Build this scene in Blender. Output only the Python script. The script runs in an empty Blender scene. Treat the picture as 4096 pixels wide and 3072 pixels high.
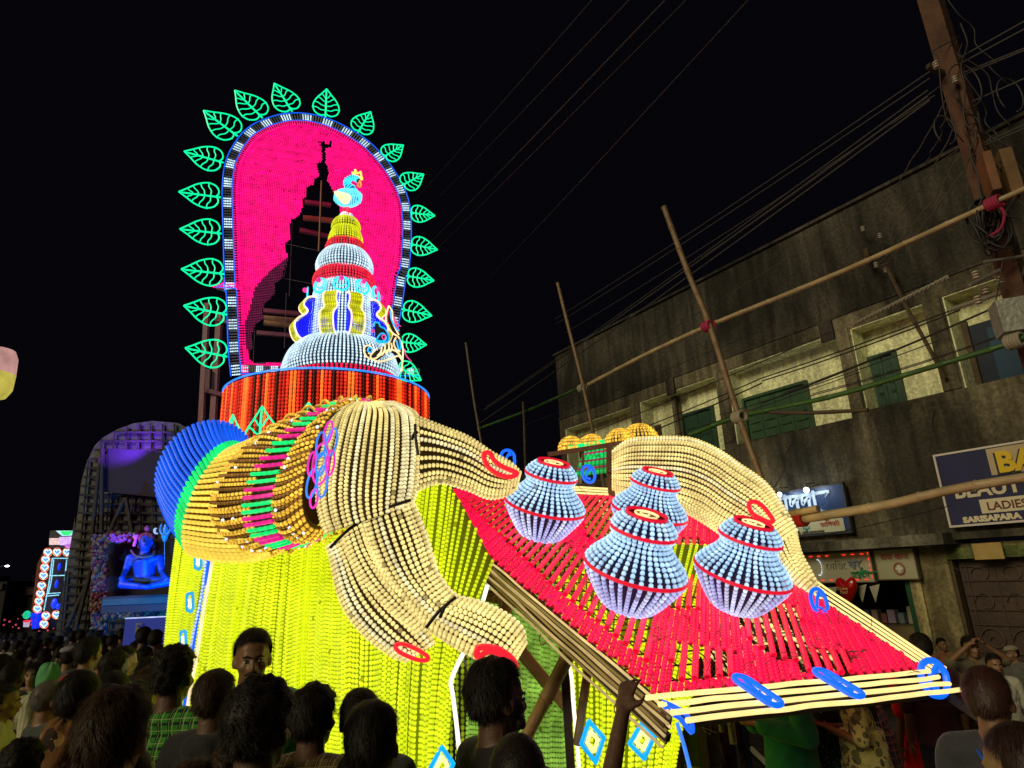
import bpy, math, random
import numpy as np
from mathutils import Vector, Matrix, noise
random.seed(7); rng = np.random.default_rng(7)
R_ = math.radians
sc = bpy.context.scene
COL = sc.collection

# ------------------------------------------------------------------ camera
CAM_H = 2.05
F_PX = 640.0
cam_d = bpy.data.cameras.new("camera"); cam = bpy.data.objects.new("camera", cam_d); COL.objects.link(cam)
cam_d.sensor_width = 36.0; cam_d.lens = 36.0 * F_PX / 1024.0; cam_d.clip_end = 600; cam_d.clip_start = 0.05
CAM_M = Matrix.Translation((0, 0, CAM_H)) @ Matrix.Rotation(R_(90 + 16.6), 4, 'X') @ Matrix.Rotation(R_(-2.7), 4, 'Z')
cam.matrix_world = CAM_M
sc.camera = cam

# ------------------------------------------------------------------ world: moonless night sky
world = bpy.data.worlds.new("World"); sc.world = world; world.use_nodes = True
_bg = world.node_tree.nodes["Background"]
_bg.inputs[0].default_value = (0.55, 0.5, 0.9, 1); _bg.inputs[1].default_value = 0.003
sc.view_settings.view_transform = 'Standard'; sc.view_settings.look = 'None'
sc.view_settings.exposure = 0.0; sc.view_settings.gamma = 1.0
sc.view_settings.use_curve_mapping = False
sc.cycles.max_bounces = 4; sc.cycles.diffuse_bounces = 2; sc.cycles.glossy_bounces = 2
sc.cycles.transparent_max_bounces = 8
sc.cycles.use_denoising = True
sc.cycles.use_adaptive_sampling = True
sc.cycles.adaptive_threshold = 0.02
sc.cycles.sample_clamp_indirect = 3.0
sc.cycles.use_light_tree = True

# ------------------------------------------------------------------ survey helpers (photo pixel -> place)
_MR = np.array(CAM_M.to_3x3())
def ray(px, py):
    d = _MR @ np.array([(px - 512) / F_PX, -(py - 384) / F_PX, -1.0])
    return d
def at(px, py, Y):
    d = ray(px, py); return np.array([0, 0, CAM_H]) + d * (Y / d[1])
def on_plane(px, py, p0, n):
    d = ray(px, py); o = np.array([0, 0, CAM_H]); t = np.dot(np.array(p0) - o, n) / np.dot(d, n)
    return o + d * t
def proj(p):
    q = _MR.T @ (np.array(p) - np.array([0, 0, CAM_H])); return 512 + F_PX * q[0] / -q[2], 384 - F_PX * q[1] / -q[2]
def nrm(v):
    v = np.asarray(v, float); return v / (np.linalg.norm(v, axis=-1, keepdims=True) + 1e-12)
A_ = np.array

# ------------------------------------------------------------------ scene tree helpers
def tag(o, label=None, cat=None, group=None, kind=None):
    if label: o['label'] = label
    if cat: o['category'] = cat
    if group: o['group'] = group
    if kind: o['kind'] = kind
    return o
def empty(name, loc, label=None, cat=None, group=None, rz=0):
    o = bpy.data.objects.new(name, None); COL.objects.link(o); o.location = tuple(loc); o.rotation_euler.z = rz
    o.empty_display_size = 0.1
    return tag(o, label, cat, group)
def link(name, me, mat=None, parent=None, world_coords=True):
    o = bpy.data.objects.new(name, me); COL.objects.link(o)
    if mat is not None and not me.materials: me.materials.append(mat)
    if parent is not None:
        o.parent = parent
        if world_coords:
            o.matrix_parent_inverse = wmat(parent).inverted()
    return o
def wmat(o):
    m = o.matrix_basis
    if o.parent is not None: m = wmat(o.parent) @ o.matrix_parent_inverse @ m
    return m

class MB:
    """collects vertices and faces, keeps a per-vertex 'glow' (how brightly the lamp shines there)"""
    def __init__(s): s.v = []; s.q = []; s.t = []; s.g = []; s.n = 0
    def add(s, V, Q=None, T=None, G=None):
        V = np.asarray(V, float)
        s.v.append(V); s.g.append(np.ones(len(V)) if G is None else np.broadcast_to(G, (len(V),)))
        if Q is not None and len(Q): s.q.append(np.asarray(Q, int) + s.n)
        if T is not None and len(T): s.t.append(np.asarray(T, int) + s.n)
        s.n += len(V); return s
    def mesh(s, name, smooth=True):
        V = np.concatenate(s.v) if s.v else np.zeros((0, 3))
        me = bpy.data.meshes.new(name)
        nq = sum(len(a) for a in s.q); nt = sum(len(a) for a in s.t)
        me.vertices.add(len(V)); me.vertices.foreach_set('co', V.astype(np.float32).ravel())
        idx = []
        if nq: idx.append(np.concatenate(s.q).ravel())
        if nt: idx.append(np.concatenate(s.t).ravel())
        idx = np.concatenate(idx) if idx else np.zeros(0, int)
        me.loops.add(len(idx)); me.loops.foreach_set('vertex_index', idx.astype(np.int32))
        me.polygons.add(nq + nt)
        st = np.concatenate([np.arange(nq) * 4, nq * 4 + np.arange(nt) * 3])
        me.polygons.foreach_set('loop_start', st.astype(np.int32))
        me.polygons.foreach_set('use_smooth', np.full(nq + nt, smooth))
        at_ = me.attributes.new('glow', 'FLOAT', 'POINT'); at_.data.foreach_set('value', np.concatenate(s.g).astype(np.float32) if s.g else [])
        me.update(calc_edges=True)
        if smooth and len(V) < 1500: me.set_sharp_from_angle(angle=R_(50))
        return me
    def build(s, name, mat, parent=None, smooth=True, kind=None, label=None, cat=None, group=None):
        me = s.mesh(name, smooth); me.materials.append(mat)
        o = link(name, me, None, parent)
        return tag(o, label, cat, group, kind)
    # ---- shapes
    def box(s, c, size, axes=None):
        c = A_(c, float); h = A_(size, float) / 2
        X = np.eye(3) if axes is None else np.asarray(axes, float)
        k = A_([[i, j, l] for i in (-1, 1) for j in (-1, 1) for l in (-1, 1)], float) * h
        return s.add(c + k @ X, [[0, 1, 3, 2], [4, 6, 7, 5], [0, 4, 5, 1], [2, 3, 7, 6], [0, 2, 6, 4], [1, 5, 7, 3]])
    def beam(s, a, b, w, h, up=(0, 0, 1)):
        a = A_(a, float); b = A_(b, float); d = nrm(b - a); u = A_(up, float)
        sd = nrm(np.cross(d, u)); u2 = np.cross(sd, d)
        return s.box((a + b) / 2, (np.linalg.norm(b - a), w, h), [d, sd, u2])
    def tube(s, P, r, sides=8, closed=False, caps=True, G=None):
        P = np.asarray(P, float); n = len(P)
        r = np.broadcast_to(np.asarray(r, float), (n,))
        if closed: T = np.roll(P, -1, 0) - np.roll(P, 1, 0)
        else: T = np.gradient(P, axis=0)
        T = nrm(T); N = np.zeros_like(P)
        ref = A_([0, 0, 1.0]) if abs(T[0][2]) < .9 else A_([1.0, 0, 0])
        v = nrm(ref - T[0] * np.dot(ref, T[0]))
        for i in range(n):
            v = v - T[i] * np.dot(v, T[i]); v = v / (np.linalg.norm(v) + 1e-9); N[i] = v
        B = np.cross(T, N); th = np.arange(sides) * 2 * np.pi / sides
        V = P[:, None] + r[:, None, None] * (np.cos(th)[None, :, None] * N[:, None] + np.sin(th)[None, :, None] * B[:, None])
        m = n if closed else n - 1
        i, j = np.meshgrid(np.arange(m), np.arange(sides), indexing='ij')
        i2 = (i + 1) % n; j2 = (j + 1) % sides
        Q = np.stack([i * sides + j, i * sides + j2, i2 * sides + j2, i2 * sides + j], -1).reshape(-1, 4)
        V = V.reshape(-1, 3); Tt = []
        if not closed and caps:
            V = np.vstack([V, P[0], P[-1]]); a = n * sides
            for k in range(sides):
                Tt.append([a, (k + 1) % sides, k]); Tt.append([a + 1, (n - 1) * sides + k, (n - 1) * sides + (k + 1) % sides])
        return s.add(V, Q, Tt, G)
    def strand(s, P, pitch, r, N=None, sides=6, g0=.30, phase=0.0, flat=.75, level=1.0, tube=False):
        """a string of LED bulbs along the polyline P; N = outward normal of the surface it is sewn to"""
        P = np.asarray(P, float)
        if len(P) < 2: return s
        L = np.concatenate([[0], np.cumsum(np.linalg.norm(np.diff(P, axis=0), axis=1))])
        if L[-1] < pitch * .6: return s
        nb = max(1, int(round(L[-1] / pitch)))
        if tube: off = A_([0.0, .5]); rr = A_([.86, 1.0]); gg = A_([.75, 1.0])
        else: off = A_([.03, .28, .72]); rr = A_([.42, 1, 1]); gg = A_([g0, 1, 1])
        k = len(off)
        tt = ((np.arange(nb)[:, None] + off[None]) / nb).ravel(); tt = np.append(tt, 1.0) * L[-1]
        rad = np.append(np.tile(rr, nb), rr[0]) * r; jit = rng.uniform(.80, 1.12, nb) * np.where(rng.random(nb) < .005, .3, 1.0) if not tube else np.ones(nb); gl = np.append((jit[:, None] * gg[None]).ravel(), gg[0])
        C = np.stack([np.interp(tt, L, P[:, a]) for a in range(3)], 1)
        T = nrm(np.gradient(C, axis=0))
        if N is None: Nn = np.tile(nrm(A_([0, 0, CAM_H]) - C.mean(0)), (len(C), 1))
        else:
            N = np.asarray(N, float)
            Nn = np.tile(N, (len(C), 1)) if N.ndim == 1 else np.stack([np.interp(tt, L, N[:, a]) for a in range(3)], 1)
        Nn = nrm(Nn - T * (Nn * T).sum(1, keepdims=True)); B = np.cross(T, Nn)
        th = np.arange(sides) * 2 * np.pi / sides
        V = C[:, None] + rad[:, None, None] * (np.cos(th)[None, :, None] * Nn[:, None] + np.sin(th)[None, :, None] * B[:, None])
        G = gl[:, None] * (flat + (1 - flat) * np.cos(th)[None]) * level
        n = len(C); i, j = np.meshgrid(np.arange(n - 1), np.arange(sides), indexing='ij'); j2 = (j + 1) % sides
        Q = np.stack([i * sides + j, i * sides + j2, (i + 1) * sides + j2, (i + 1) * sides + j], -1).reshape(-1, 4)
        return s.add(V.reshape(-1, 3), Q, None, G.ravel())
    def sphere(s, c, r, seg=10, rings=6, axes=None, G=None):
        r = np.broadcast_to(np.asarray(r, float), (3,)); X = np.eye(3) if axes is None else np.asarray(axes, float)
        ph = np.linspace(0, np.pi, rings + 1)[1:-1]; th = np.arange(seg) * 2 * np.pi / seg
        U = np.stack([np.sin(ph)[:, None] * np.cos(th), np.sin(ph)[:, None] * np.sin(th), np.cos(ph)[:, None] + 0 * th], -1).reshape(-1, 3)
        U = np.vstack([U, [0, 0, 1], [0, 0, -1]]); V = A_(c, float) + (U * r) @ X
        m = rings - 1; Q = []; T = []
        for i in range(m - 1):
            for j in range(seg): Q.append([i * seg + j, (i + 1) * seg + j, (i + 1) * seg + (j + 1) % seg, i * seg + (j + 1) % seg])
        for j in range(seg):
            T.append([m * seg, j, (j + 1) % seg]); T.append([m * seg + 1, (m - 1) * seg + (j + 1) % seg, (m - 1) * seg + j])
        return s.add(V, Q, T, G)
    def cone(s, p0, p1, r0, r1, seg=12):
        p0 = A_(p0, float); p1 = A_(p1, float); return s.tube([p0, p1], [r0, r1], seg)
    def lathe(s, c, prof, seg=24, axes=None, closed_ends=True):
        X = np.eye(3) if axes is None else np.asarray(axes, float); prof = np.asarray(prof, float); n = len(prof)
        th = np.arange(seg) * 2 * np.pi / seg
        U = np.stack([prof[:, 0][:, None] * np.cos(th), prof[:, 0][:, None] * np.sin(th), prof[:, 1][:, None] + 0 * th], -1).reshape(-1, 3)
        i, j = np.meshgrid(np.arange(n - 1), np.arange(seg), indexing='ij'); j2 = (j + 1) % seg
        Q = np.stack([i * seg + j, i * seg + j2, (i + 1) * seg + j2, (i + 1) * seg + j], -1).reshape(-1, 4)
        return s.add(A_(c, float) + U @ X, Q)
    def grid(s, Gp, G=None):
        Gp = np.asarray(Gp, float); n, m = Gp.shape[:2]
        i, j = np.meshgrid(np.arange(n - 1), np.arange(m - 1), indexing='ij')
        Q = np.stack([i * m + j, i * m + j + 1, (i + 1) * m + j + 1, (i + 1) * m + j], -1).reshape(-1, 4)
        return s.add(Gp.reshape(-1, 3), Q, None, G)
    def prism(s, P, off):
        """flat polygon P extruded by off, ear-free fan via bpy tessellation"""
        from mathutils.geometry import tessellate_polygon
        P = np.asarray(P, float); n = len(P); off = A_(off, float)
        tr = tessellate_polygon([[Vector(p) for p in P]])
        T = [list(t) for t in tr] + [[t[0] + n, t[2] + n, t[1] + n] for t in tr]
        Q = [[k, (k + 1) % n, (k + 1) % n + n, k + n] for k in range(n)]
        return s.add(np.vstack([P, P + off]), Q, T)

def crom(P, n):
    """Catmull-Rom through the points P (closed=False), n samples"""
    P = np.asarray(P, float); m = len(P)
    if m == 2: return P[0] + np.linspace(0, 1, n)[:, None] * (P[1] - P[0])
    E = np.vstack([2 * P[0] - P[1], P, 2 * P[-1] - P[-2]]); t = np.linspace(0, m - 1, n); i = np.minimum(t.astype(int), m - 2); f = (t - i)[:, None]
    a, b, c, d = E[i], E[i + 1], E[i + 2], E[i + 3]
    return .5 * ((2 * b) + (-a + c) * f + (2 * a - 5 * b + 4 * c - d) * f ** 2 + (-a + 3 * b - 3 * c + d) * f ** 3)
def crom_closed(P, n):
    P = np.asarray(P, float); m = len(P); t = np.arange(n) * m / n; i = t.astype(int); f = (t - i)[:, None]
    a, b, c, d = P[(i - 1) % m], P[i % m], P[(i + 1) % m], P[(i + 2) % m]
    return .5 * ((2 * b) + (-a + c) * f + (2 * a - 5 * b + 4 * c - d) * f ** 2 + (-a + 3 * b - 3 * c + d) * f ** 3)

# ------------------------------------------------------------------ materials
def new_mat(name):
    m = bpy.data.materials.new(name); m.use_nodes = True; return m, m.node_tree, m.node_tree.nodes['Principled BSDF']
def N(nt, t, **kw):
    n = nt.nodes.new(t)
    for k, v in kw.items(): setattr(n, k, v)
    return n
_MC = {}
LED_GAIN = 1.25
def plain(col, rough=.6, metal=0, bump=0, bscale=40, var=0, vscale=3, name=None, spec=.5, sheen=0):
    key = ('p', tuple(col), rough, metal, bump, bscale, var, vscale, spec, sheen)
    if key in _MC: return _MC[key]
    m, nt, b = new_mat(name or 'mat'); b.inputs['Roughness'].default_value = rough; b.inputs['Metallic'].default_value = metal
    b.inputs['Specular IOR Level'].default_value = spec; b.inputs['Base Color'].default_value = (*col, 1)
    if sheen: b.inputs['Sheen Weight'].default_value = sheen
    tc = N(nt, 'ShaderNodeTexCoord')
    if var:
        no = N(nt, 'ShaderNodeTexNoise'); no.inputs['Scale'].default_value = vscale; no.inputs['Detail'].default_value = 5
        nt.links.new(tc.outputs['Object'], no.inputs['Vector'])
        mp = N(nt, 'ShaderNodeMapRange'); mp.inputs['From Min'].default_value = .3; mp.inputs['From Max'].default_value = .7
        mp.inputs['To Min'].default_value = 1 - var; mp.inputs['To Max'].default_value = 1 + var
        nt.links.new(no.outputs['Fac'], mp.inputs['Value'])
        vm = N(nt, 'ShaderNodeVectorMath', operation='SCALE'); vm.inputs[0].default_value = col
        nt.links.new(mp.outputs[0], vm.inputs['Scale']); nt.links.new(vm.outputs[0], b.inputs['Base Color'])
    if bump:
        n2 = N(nt, 'ShaderNodeTexNoise'); n2.inputs['Scale'].default_value = bscale; n2.inputs['Detail'].default_value = 6
        nt.links.new(tc.outputs['Object'], n2.inputs['Vector'])
        bp = N(nt, 'ShaderNodeBump'); bp.inputs['Strength'].default_value = bump; bp.inputs['Distance'].default_value = .02
        nt.links.new(n2.outputs['Fac'], bp.inputs['Height']); nt.links.new(bp.outputs[0], b.inputs['Normal'])
    _MC[key] = m; return m
def led(col, s=1.0, base=None, sample='AUTO', var=.25, name='led_light', vscale=9.0):
    """translucent plastic bulb with an LED in it; brightness per vertex from 'glow', slight lamp-to-lamp variation"""
    key = ('e', tuple(col), s, sample, var, vscale)
    if key in _MC: return _MC[key]
    m, nt, b = new_mat(name)
    base = base or tuple(min(.4, c * .28 + .03) for c in col)
    b.inputs['Base Color'].default_value = (*base, 1); b.inputs['Roughness'].default_value = .35
    b.inputs['Emission Color'].default_value = (*col, 1)
    a = N(nt, 'ShaderNodeAttribute', attribute_name='glow')
    tc = N(nt, 'ShaderNodeTexCoord'); no = N(nt, 'ShaderNodeTexNoise'); no.inputs['Scale'].default_value = vscale; no.inputs['Detail'].default_value = 4
    nt.links.new(tc.outputs['Object'], no.inputs['Vector'])
    mp = N(nt, 'ShaderNodeMapRange'); mp.inputs['From Min'].default_value = .3; mp.inputs['From Max'].default_value = .7
    s = s * LED_GAIN; mp.inputs['To Min'].default_value = s * (1 - var); mp.inputs['To Max'].default_value = s * (1 + var)
    nt.links.new(no.outputs['Fac'], mp.inputs['Value'])
    mu = N(nt, 'ShaderNodeMath', operation='MULTIPLY'); nt.links.new(a.outputs['Fac'], mu.inputs[0]); nt.links.new(mp.outputs[0], mu.inputs[1])
    nt.links.new(mu.outputs[0], b.inputs['Emission Strength'])
    try: m.cycles.emission_sampling = sample
    except Exception: pass
    _MC[key] = m; return m

def Z(ox, oy, k=.1413): return lambda x, y: (ox + k * x, oy + k * y)
STEEL = plain((.16, .09, .055), .6, .3, .4, 30, .3, 4, 'painted_steel'); STEELD = plain((.05, .035, .025), .6, .3, name='dark_steel'); WIREM = plain((.02, .02, .02), .6, name='black_wire'); CORD = plain((.55, .45, .2), .5, name='cream_cord')
DIMPINK = led((.35, .02, .13), .5, name='dim_pink_led')

# ================================================================== night light: street lamps behind the photographer act like a weak warm sun
sun_d = bpy.data.lights.new("sun", 'SUN'); sun = bpy.data.objects.new("sun", sun_d); COL.objects.link(sun)
sun_d.energy = 1.55; sun_d.angle = R_(24); sun_d.color = (1.0, .87, .55); sun.rotation_euler = (R_(66), 0, R_(-46))
GF = nrm(A_([-.545, .839, 0])); GN = A_([GF[1], -GF[0], 0]); GD = 9.5; GK = GD / 7.5
def fw(s, z, off=0.0): return GN * (GD - off) + GF * s + A_([0, 0, z])
def fpx(px, py, off=0.0):
    p = on_plane(px, py, GN * (GD - off), GN); return p
def fsz(px, py, off=0.0): p = fpx(px, py, off); return float(np.dot(p, GF)), float(p[2])
def zk(z): return 2.05 + (z - 2.05) * GK
FAX = [-GF, -GN, A_([0, 0, 1.0])]                      # facade axes: along (street reading direction), towards street, up
def fbox(mb, s0, s1, z0, z1, o0, o1):
    return mb.box(fw((s0 + s1) / 2, (z0 + z1) / 2, (o0 + o1) / 2), (abs(s1 - s0), abs(o1 - o0), abs(z1 - z0)), FAX)
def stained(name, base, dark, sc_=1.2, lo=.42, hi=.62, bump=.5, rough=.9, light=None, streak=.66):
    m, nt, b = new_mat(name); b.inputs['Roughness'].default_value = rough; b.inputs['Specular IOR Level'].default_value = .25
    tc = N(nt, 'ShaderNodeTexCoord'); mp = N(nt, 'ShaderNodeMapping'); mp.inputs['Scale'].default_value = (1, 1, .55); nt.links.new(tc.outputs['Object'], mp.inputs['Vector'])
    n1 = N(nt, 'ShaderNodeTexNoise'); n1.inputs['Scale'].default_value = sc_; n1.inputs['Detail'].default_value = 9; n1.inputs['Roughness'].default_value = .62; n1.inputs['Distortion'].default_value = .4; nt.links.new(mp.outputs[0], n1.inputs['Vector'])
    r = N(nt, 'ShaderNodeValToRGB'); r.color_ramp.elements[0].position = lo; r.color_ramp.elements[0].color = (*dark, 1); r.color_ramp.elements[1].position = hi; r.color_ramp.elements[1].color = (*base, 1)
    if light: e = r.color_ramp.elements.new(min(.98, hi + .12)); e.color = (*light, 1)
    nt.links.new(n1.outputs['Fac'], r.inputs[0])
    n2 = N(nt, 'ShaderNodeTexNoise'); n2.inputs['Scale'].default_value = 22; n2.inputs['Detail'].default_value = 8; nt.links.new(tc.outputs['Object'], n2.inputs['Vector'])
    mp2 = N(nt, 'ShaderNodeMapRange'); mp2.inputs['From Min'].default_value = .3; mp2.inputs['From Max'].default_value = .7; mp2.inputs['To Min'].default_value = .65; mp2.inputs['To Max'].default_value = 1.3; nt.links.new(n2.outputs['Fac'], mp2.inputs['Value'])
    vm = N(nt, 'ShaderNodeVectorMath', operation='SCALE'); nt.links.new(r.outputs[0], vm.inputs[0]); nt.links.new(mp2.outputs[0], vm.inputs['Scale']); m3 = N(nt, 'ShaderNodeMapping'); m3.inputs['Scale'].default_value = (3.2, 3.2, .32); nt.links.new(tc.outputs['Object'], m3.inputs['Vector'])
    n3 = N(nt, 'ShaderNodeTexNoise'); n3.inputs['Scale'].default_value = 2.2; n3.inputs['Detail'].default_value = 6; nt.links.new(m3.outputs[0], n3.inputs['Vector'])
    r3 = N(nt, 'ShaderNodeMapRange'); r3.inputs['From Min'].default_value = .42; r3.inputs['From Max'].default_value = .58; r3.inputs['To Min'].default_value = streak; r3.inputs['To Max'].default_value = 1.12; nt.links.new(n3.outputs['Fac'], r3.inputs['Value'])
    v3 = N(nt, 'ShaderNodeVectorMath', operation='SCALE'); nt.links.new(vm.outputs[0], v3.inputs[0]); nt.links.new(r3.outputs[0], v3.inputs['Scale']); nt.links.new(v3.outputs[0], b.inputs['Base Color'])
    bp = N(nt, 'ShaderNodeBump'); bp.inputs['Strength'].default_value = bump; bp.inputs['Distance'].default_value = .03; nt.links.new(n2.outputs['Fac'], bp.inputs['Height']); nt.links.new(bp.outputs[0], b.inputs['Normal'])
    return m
ASPH = stained('asphalt', (.06, .058, .055), (.035, .034, .033), .8); PAVE = stained('pavement_concrete', (.22, .21, .19), (.12, .11, .10), 1.5)
MB().grid(A_([[(x, y, 0) for x in np.linspace(-220, 220, 5)] for y in np.linspace(-220, 220, 5)])).build('ground', ASPH, smooth=False, kind='structure')
mb = MB(); fbox(mb, -14, 40, .004, .10, -.2, 1.5); mb.build('pavement', PAVE, smooth=False, kind='structure')
mb = MB(); fbox(mb, -14, 40, .004, .125, 1.5, 1.64); mb.build('kerb', stained('kerb_stone', (.3, .29, .27), (.15, .14, .13), 2), smooth=False, kind='structure')

ORD = ['first', 'second', 'third', 'fourth', 'fifth', 'sixth', 'seventh', 'eighth', 'ninth', 'tenth', 'eleventh', 'twelfth']
# ---------------- the two storey shop building
WALL = stained('old_plaster', (.20, .175, .11), (.040, .036, .025), .75, .38, .62, light=(.30, .26, .15)); WALLT = stained('parapet_plaster', (.095, .086, .065), (.024, .022, .017), .7, .40, .64, light=(.15, .135, .10))  # the parapet's darker plaster also has the weaker light up there painted in
CREAMW_ = stained('lime_washed_wall', (.84, .86, .52), (.66, .66, .38), .9, .30, .5, .2, streak=.8); JAMB = stained('jamb_plaster', (.45, .43, .27), (.12, .11, .07), 1.5)
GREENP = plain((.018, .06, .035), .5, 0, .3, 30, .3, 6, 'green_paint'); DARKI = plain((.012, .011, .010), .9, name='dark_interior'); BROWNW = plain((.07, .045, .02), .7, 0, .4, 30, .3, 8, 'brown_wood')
bld = empty('shop_building', fw(6, 0), 'old two storey shop building with stained plaster and deep cream lined openings', 'building')
OP = [(-1.0, 2.87, 3.71, 4.75), (3.07, 3.92, 3.72, 4.75), (4.10, 5.80, 3.67, 4.76), (6.01, 7.63, 3.64, 4.75), (7.86, 9.73, 3.62, 4.73)]
OP = [(a * GK, b * GK, zk(c), zk(d)) for a, b, c, d in OP]
SR, SL_ = -3.0, 9.89 * GK; ZR = zk(6.29); ZM = zk(4.95); ZF = zk(2.26)
def holed(nm, mat, s0, s1, z0, z1, holes, o0, o1):
    ss = sorted({s0, s1, *[h[0] for h in holes], *[h[1] for h in holes]}); zs = sorted({z0, z1, *[h[2] for h in holes], *[h[3] for h in holes]}); ss = [v for v in ss if s0 <= v <= s1]; zs = [v for v in zs if z0 <= v <= z1]
    mb = MB()
    for i in range(len(ss) - 1):
        for j in range(len(zs) - 1):
            cs, cz = (ss[i] + ss[i + 1]) / 2, (zs[j] + zs[j + 1]) / 2
            if not any(h[0] < cs < h[1] and h[2] < cz < h[3] for h in holes): fbox(mb, ss[i], ss[i + 1], zs[j], zs[j + 1], o0, o1)
    return mb.build(nm, mat, bld, smooth=False)
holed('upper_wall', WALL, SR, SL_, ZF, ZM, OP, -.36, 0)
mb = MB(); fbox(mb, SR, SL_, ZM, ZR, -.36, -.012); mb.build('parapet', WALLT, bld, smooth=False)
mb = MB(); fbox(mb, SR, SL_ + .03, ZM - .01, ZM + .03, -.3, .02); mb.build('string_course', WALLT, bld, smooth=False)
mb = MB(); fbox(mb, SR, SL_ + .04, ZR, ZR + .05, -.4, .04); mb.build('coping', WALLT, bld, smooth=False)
for s0 in (5.2, 8.6):
    mb = MB(); fbox(mb, s0, s0 + .22, ZM - .34, ZM - .02, .0, .05); mb.build('spout_patch', WALLT, bld, smooth=False)
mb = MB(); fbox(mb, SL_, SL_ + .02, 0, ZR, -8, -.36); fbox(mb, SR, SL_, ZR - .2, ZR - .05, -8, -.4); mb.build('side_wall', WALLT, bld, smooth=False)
for k, (a, b, c, d) in enumerate(OP):
    mb = MB(); fbox(mb, a - .02, b + .02, c - .02, d + .02, -.40, -.365); mb.build('recess_back', CREAMW_, bld, smooth=False)
    mb = MB(); fbox(mb, b - .02, b + .002, c, d, -.36, -.02); fbox(mb, a - .002, a + .012, c, d, -.36, -.03); fbox(mb, a + .012, b - .02, d - .02, d + .002, -.36, -.02); mb.build('recess_lining', CREAMW_, bld, smooth=False)
# pilasters between the openings
for s0, s1 in [(OP[1][1] - .0, OP[2][0]), (OP[2][1], OP[3][0]), (OP[0][1], OP[1][0]), (OP[3][1], OP[4][0])]:
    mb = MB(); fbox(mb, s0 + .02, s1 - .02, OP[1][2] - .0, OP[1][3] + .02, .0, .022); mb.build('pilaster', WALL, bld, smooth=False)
def door(s0, s1, z0, z1, leaves=2, mat=GREENP, grille=False, o=-.362):
    mb = MB(); t = .05; fbox(mb, s0, s0 + t, z0, z1, o, o + .07); fbox(mb, s1 - t, s1, z0, z1, o, o + .07); fbox(mb, s0 + t, s1 - t, z1 - t, z1, o, o + .07); f = mb.build('door_frame', mat, bld, smooth=False)
    w = (s1 - s0 - 2 * t) / leaves
    for i in range(leaves):
        a = s0 + t + i * w; q = MB(); fbox(q, a + .006, a + w - .006, z0, z1 - t, o, o + .025)
        for zz in np.linspace(z0 + .08, z1 - t - .3, 4):
            if grille: fbox(q, a + .05, a + w - .05, zz, zz + .02, o + .025, o + .05)
            else: fbox(q, a + .06, a + w - .06, zz, zz + .2, o + .025, o + .035)
        q.build('door_leaf', mat, f, smooth=False)
def s_(px, py, o=-.34): return fsz(px, py, o)
d3 = [s_(865, 360), s_(896, 352), s_(905, 402)]; door(d3[1][0], d3[0][0], OP[1][2], d3[0][1] + .02)
w0, w1 = s_(742, 396), s_(807, 380); door(w1[0], w0[0], OP[2][2], w1[1], 4, plain((.03, .08, .035), .5, 0, .3, 30, .3, 6, 'light_green_paint'), True)
e0, e1 = s_(*(525 + 1320 * .1187, 275 + 1180 * .1187)), s_(*(525 + 1590 * .1187, 275 + 1130 * .1187)); door(e1[0], e0[0], OP[3][2], e0[1], 2)
mb = MB(); g0 = s_(525 + 1055 * .1187, 275 + 1280 * .1187); g1 = s_(525 + 1140 * .1187, 275 + 1260 * .1187); fbox(mb, g1[0], g0[0], OP[3][2], g0[1], -.364, -.35); mb.build('window_shutter', BROWNW, bld, smooth=False)
mb = MB(); g0 = s_(525 + 1240 * .1187, 275 + 990 * .1187); fbox(mb, g0[0] - .12, g0[0], OP[3][2], OP[3][3] - .03, -.36, -.28); mb.build('drain_pilaster', JAMB, bld, smooth=False); MB().tube([fw(g0[0] - .18, OP[3][2], -.3), fw(g0[0] - .18, OP[3][3] - .04, -.3)], .02, 8).build('drain_pipe', BROWNW, bld)
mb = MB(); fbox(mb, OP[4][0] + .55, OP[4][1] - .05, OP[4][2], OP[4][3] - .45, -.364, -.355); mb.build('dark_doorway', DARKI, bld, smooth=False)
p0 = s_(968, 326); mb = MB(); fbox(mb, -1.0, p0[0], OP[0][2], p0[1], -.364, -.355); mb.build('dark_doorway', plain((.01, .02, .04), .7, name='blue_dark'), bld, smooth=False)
mb = MB(); fbox(mb, p0[0], p0[0] + .07, OP[0][2], p0[1] + .07, -.364, -.30); mb.build('door_jamb', BROWNW, bld, smooth=False)
mb = MB(); fbox(mb, p0[0] - .9, p0[0] - .2, OP[0][2], p0[1] - .1, -.354, -.34); mb.build('blue_shutter', plain((.01, .05, .10), .6, name='blue_paint'), bld, smooth=False)
# awning slab and ground floor
mb = MB(); fbox(mb, 3.26 * GK, SL_, zk(2.15), zk(2.26), -.3, .42); mb.build('awning_slab', stained('slab_concrete', (.20, .19, .14), (.07, .065, .05), 1.4), bld, smooth=False)
mb = MB(); fbox(mb, SR, 3.26 * GK, zk(2.19), zk(2.26), -.3, .16); mb.build('awning_slab', stained('slab_dark', (.10, .09, .06), (.03, .028, .02), 1.4), bld, smooth=False)
GH = [(-1.5, 3.42 * GK, -.1, zk(2.00)), (3.83 * GK, 5.6 * GK, -.1, zk(2.10)), (6.0 * GK, 7.6 * GK, -.1, zk(2.05)), (8.0 * GK, 9.4 * GK, -.1, zk(2.05))]
holed('ground_wall', stained('shop_plaster', (.30, .25, .12), (.10, .085, .045), 1.3), SR, SL_, .004, zk(2.15) - .001, GH, -.35, -.02)
mb = MB(); fbox(mb, SR, SL_, 0, .12, -.36, -.015); mb.build('plinth', WALLT, bld, smooth=False)
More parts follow.
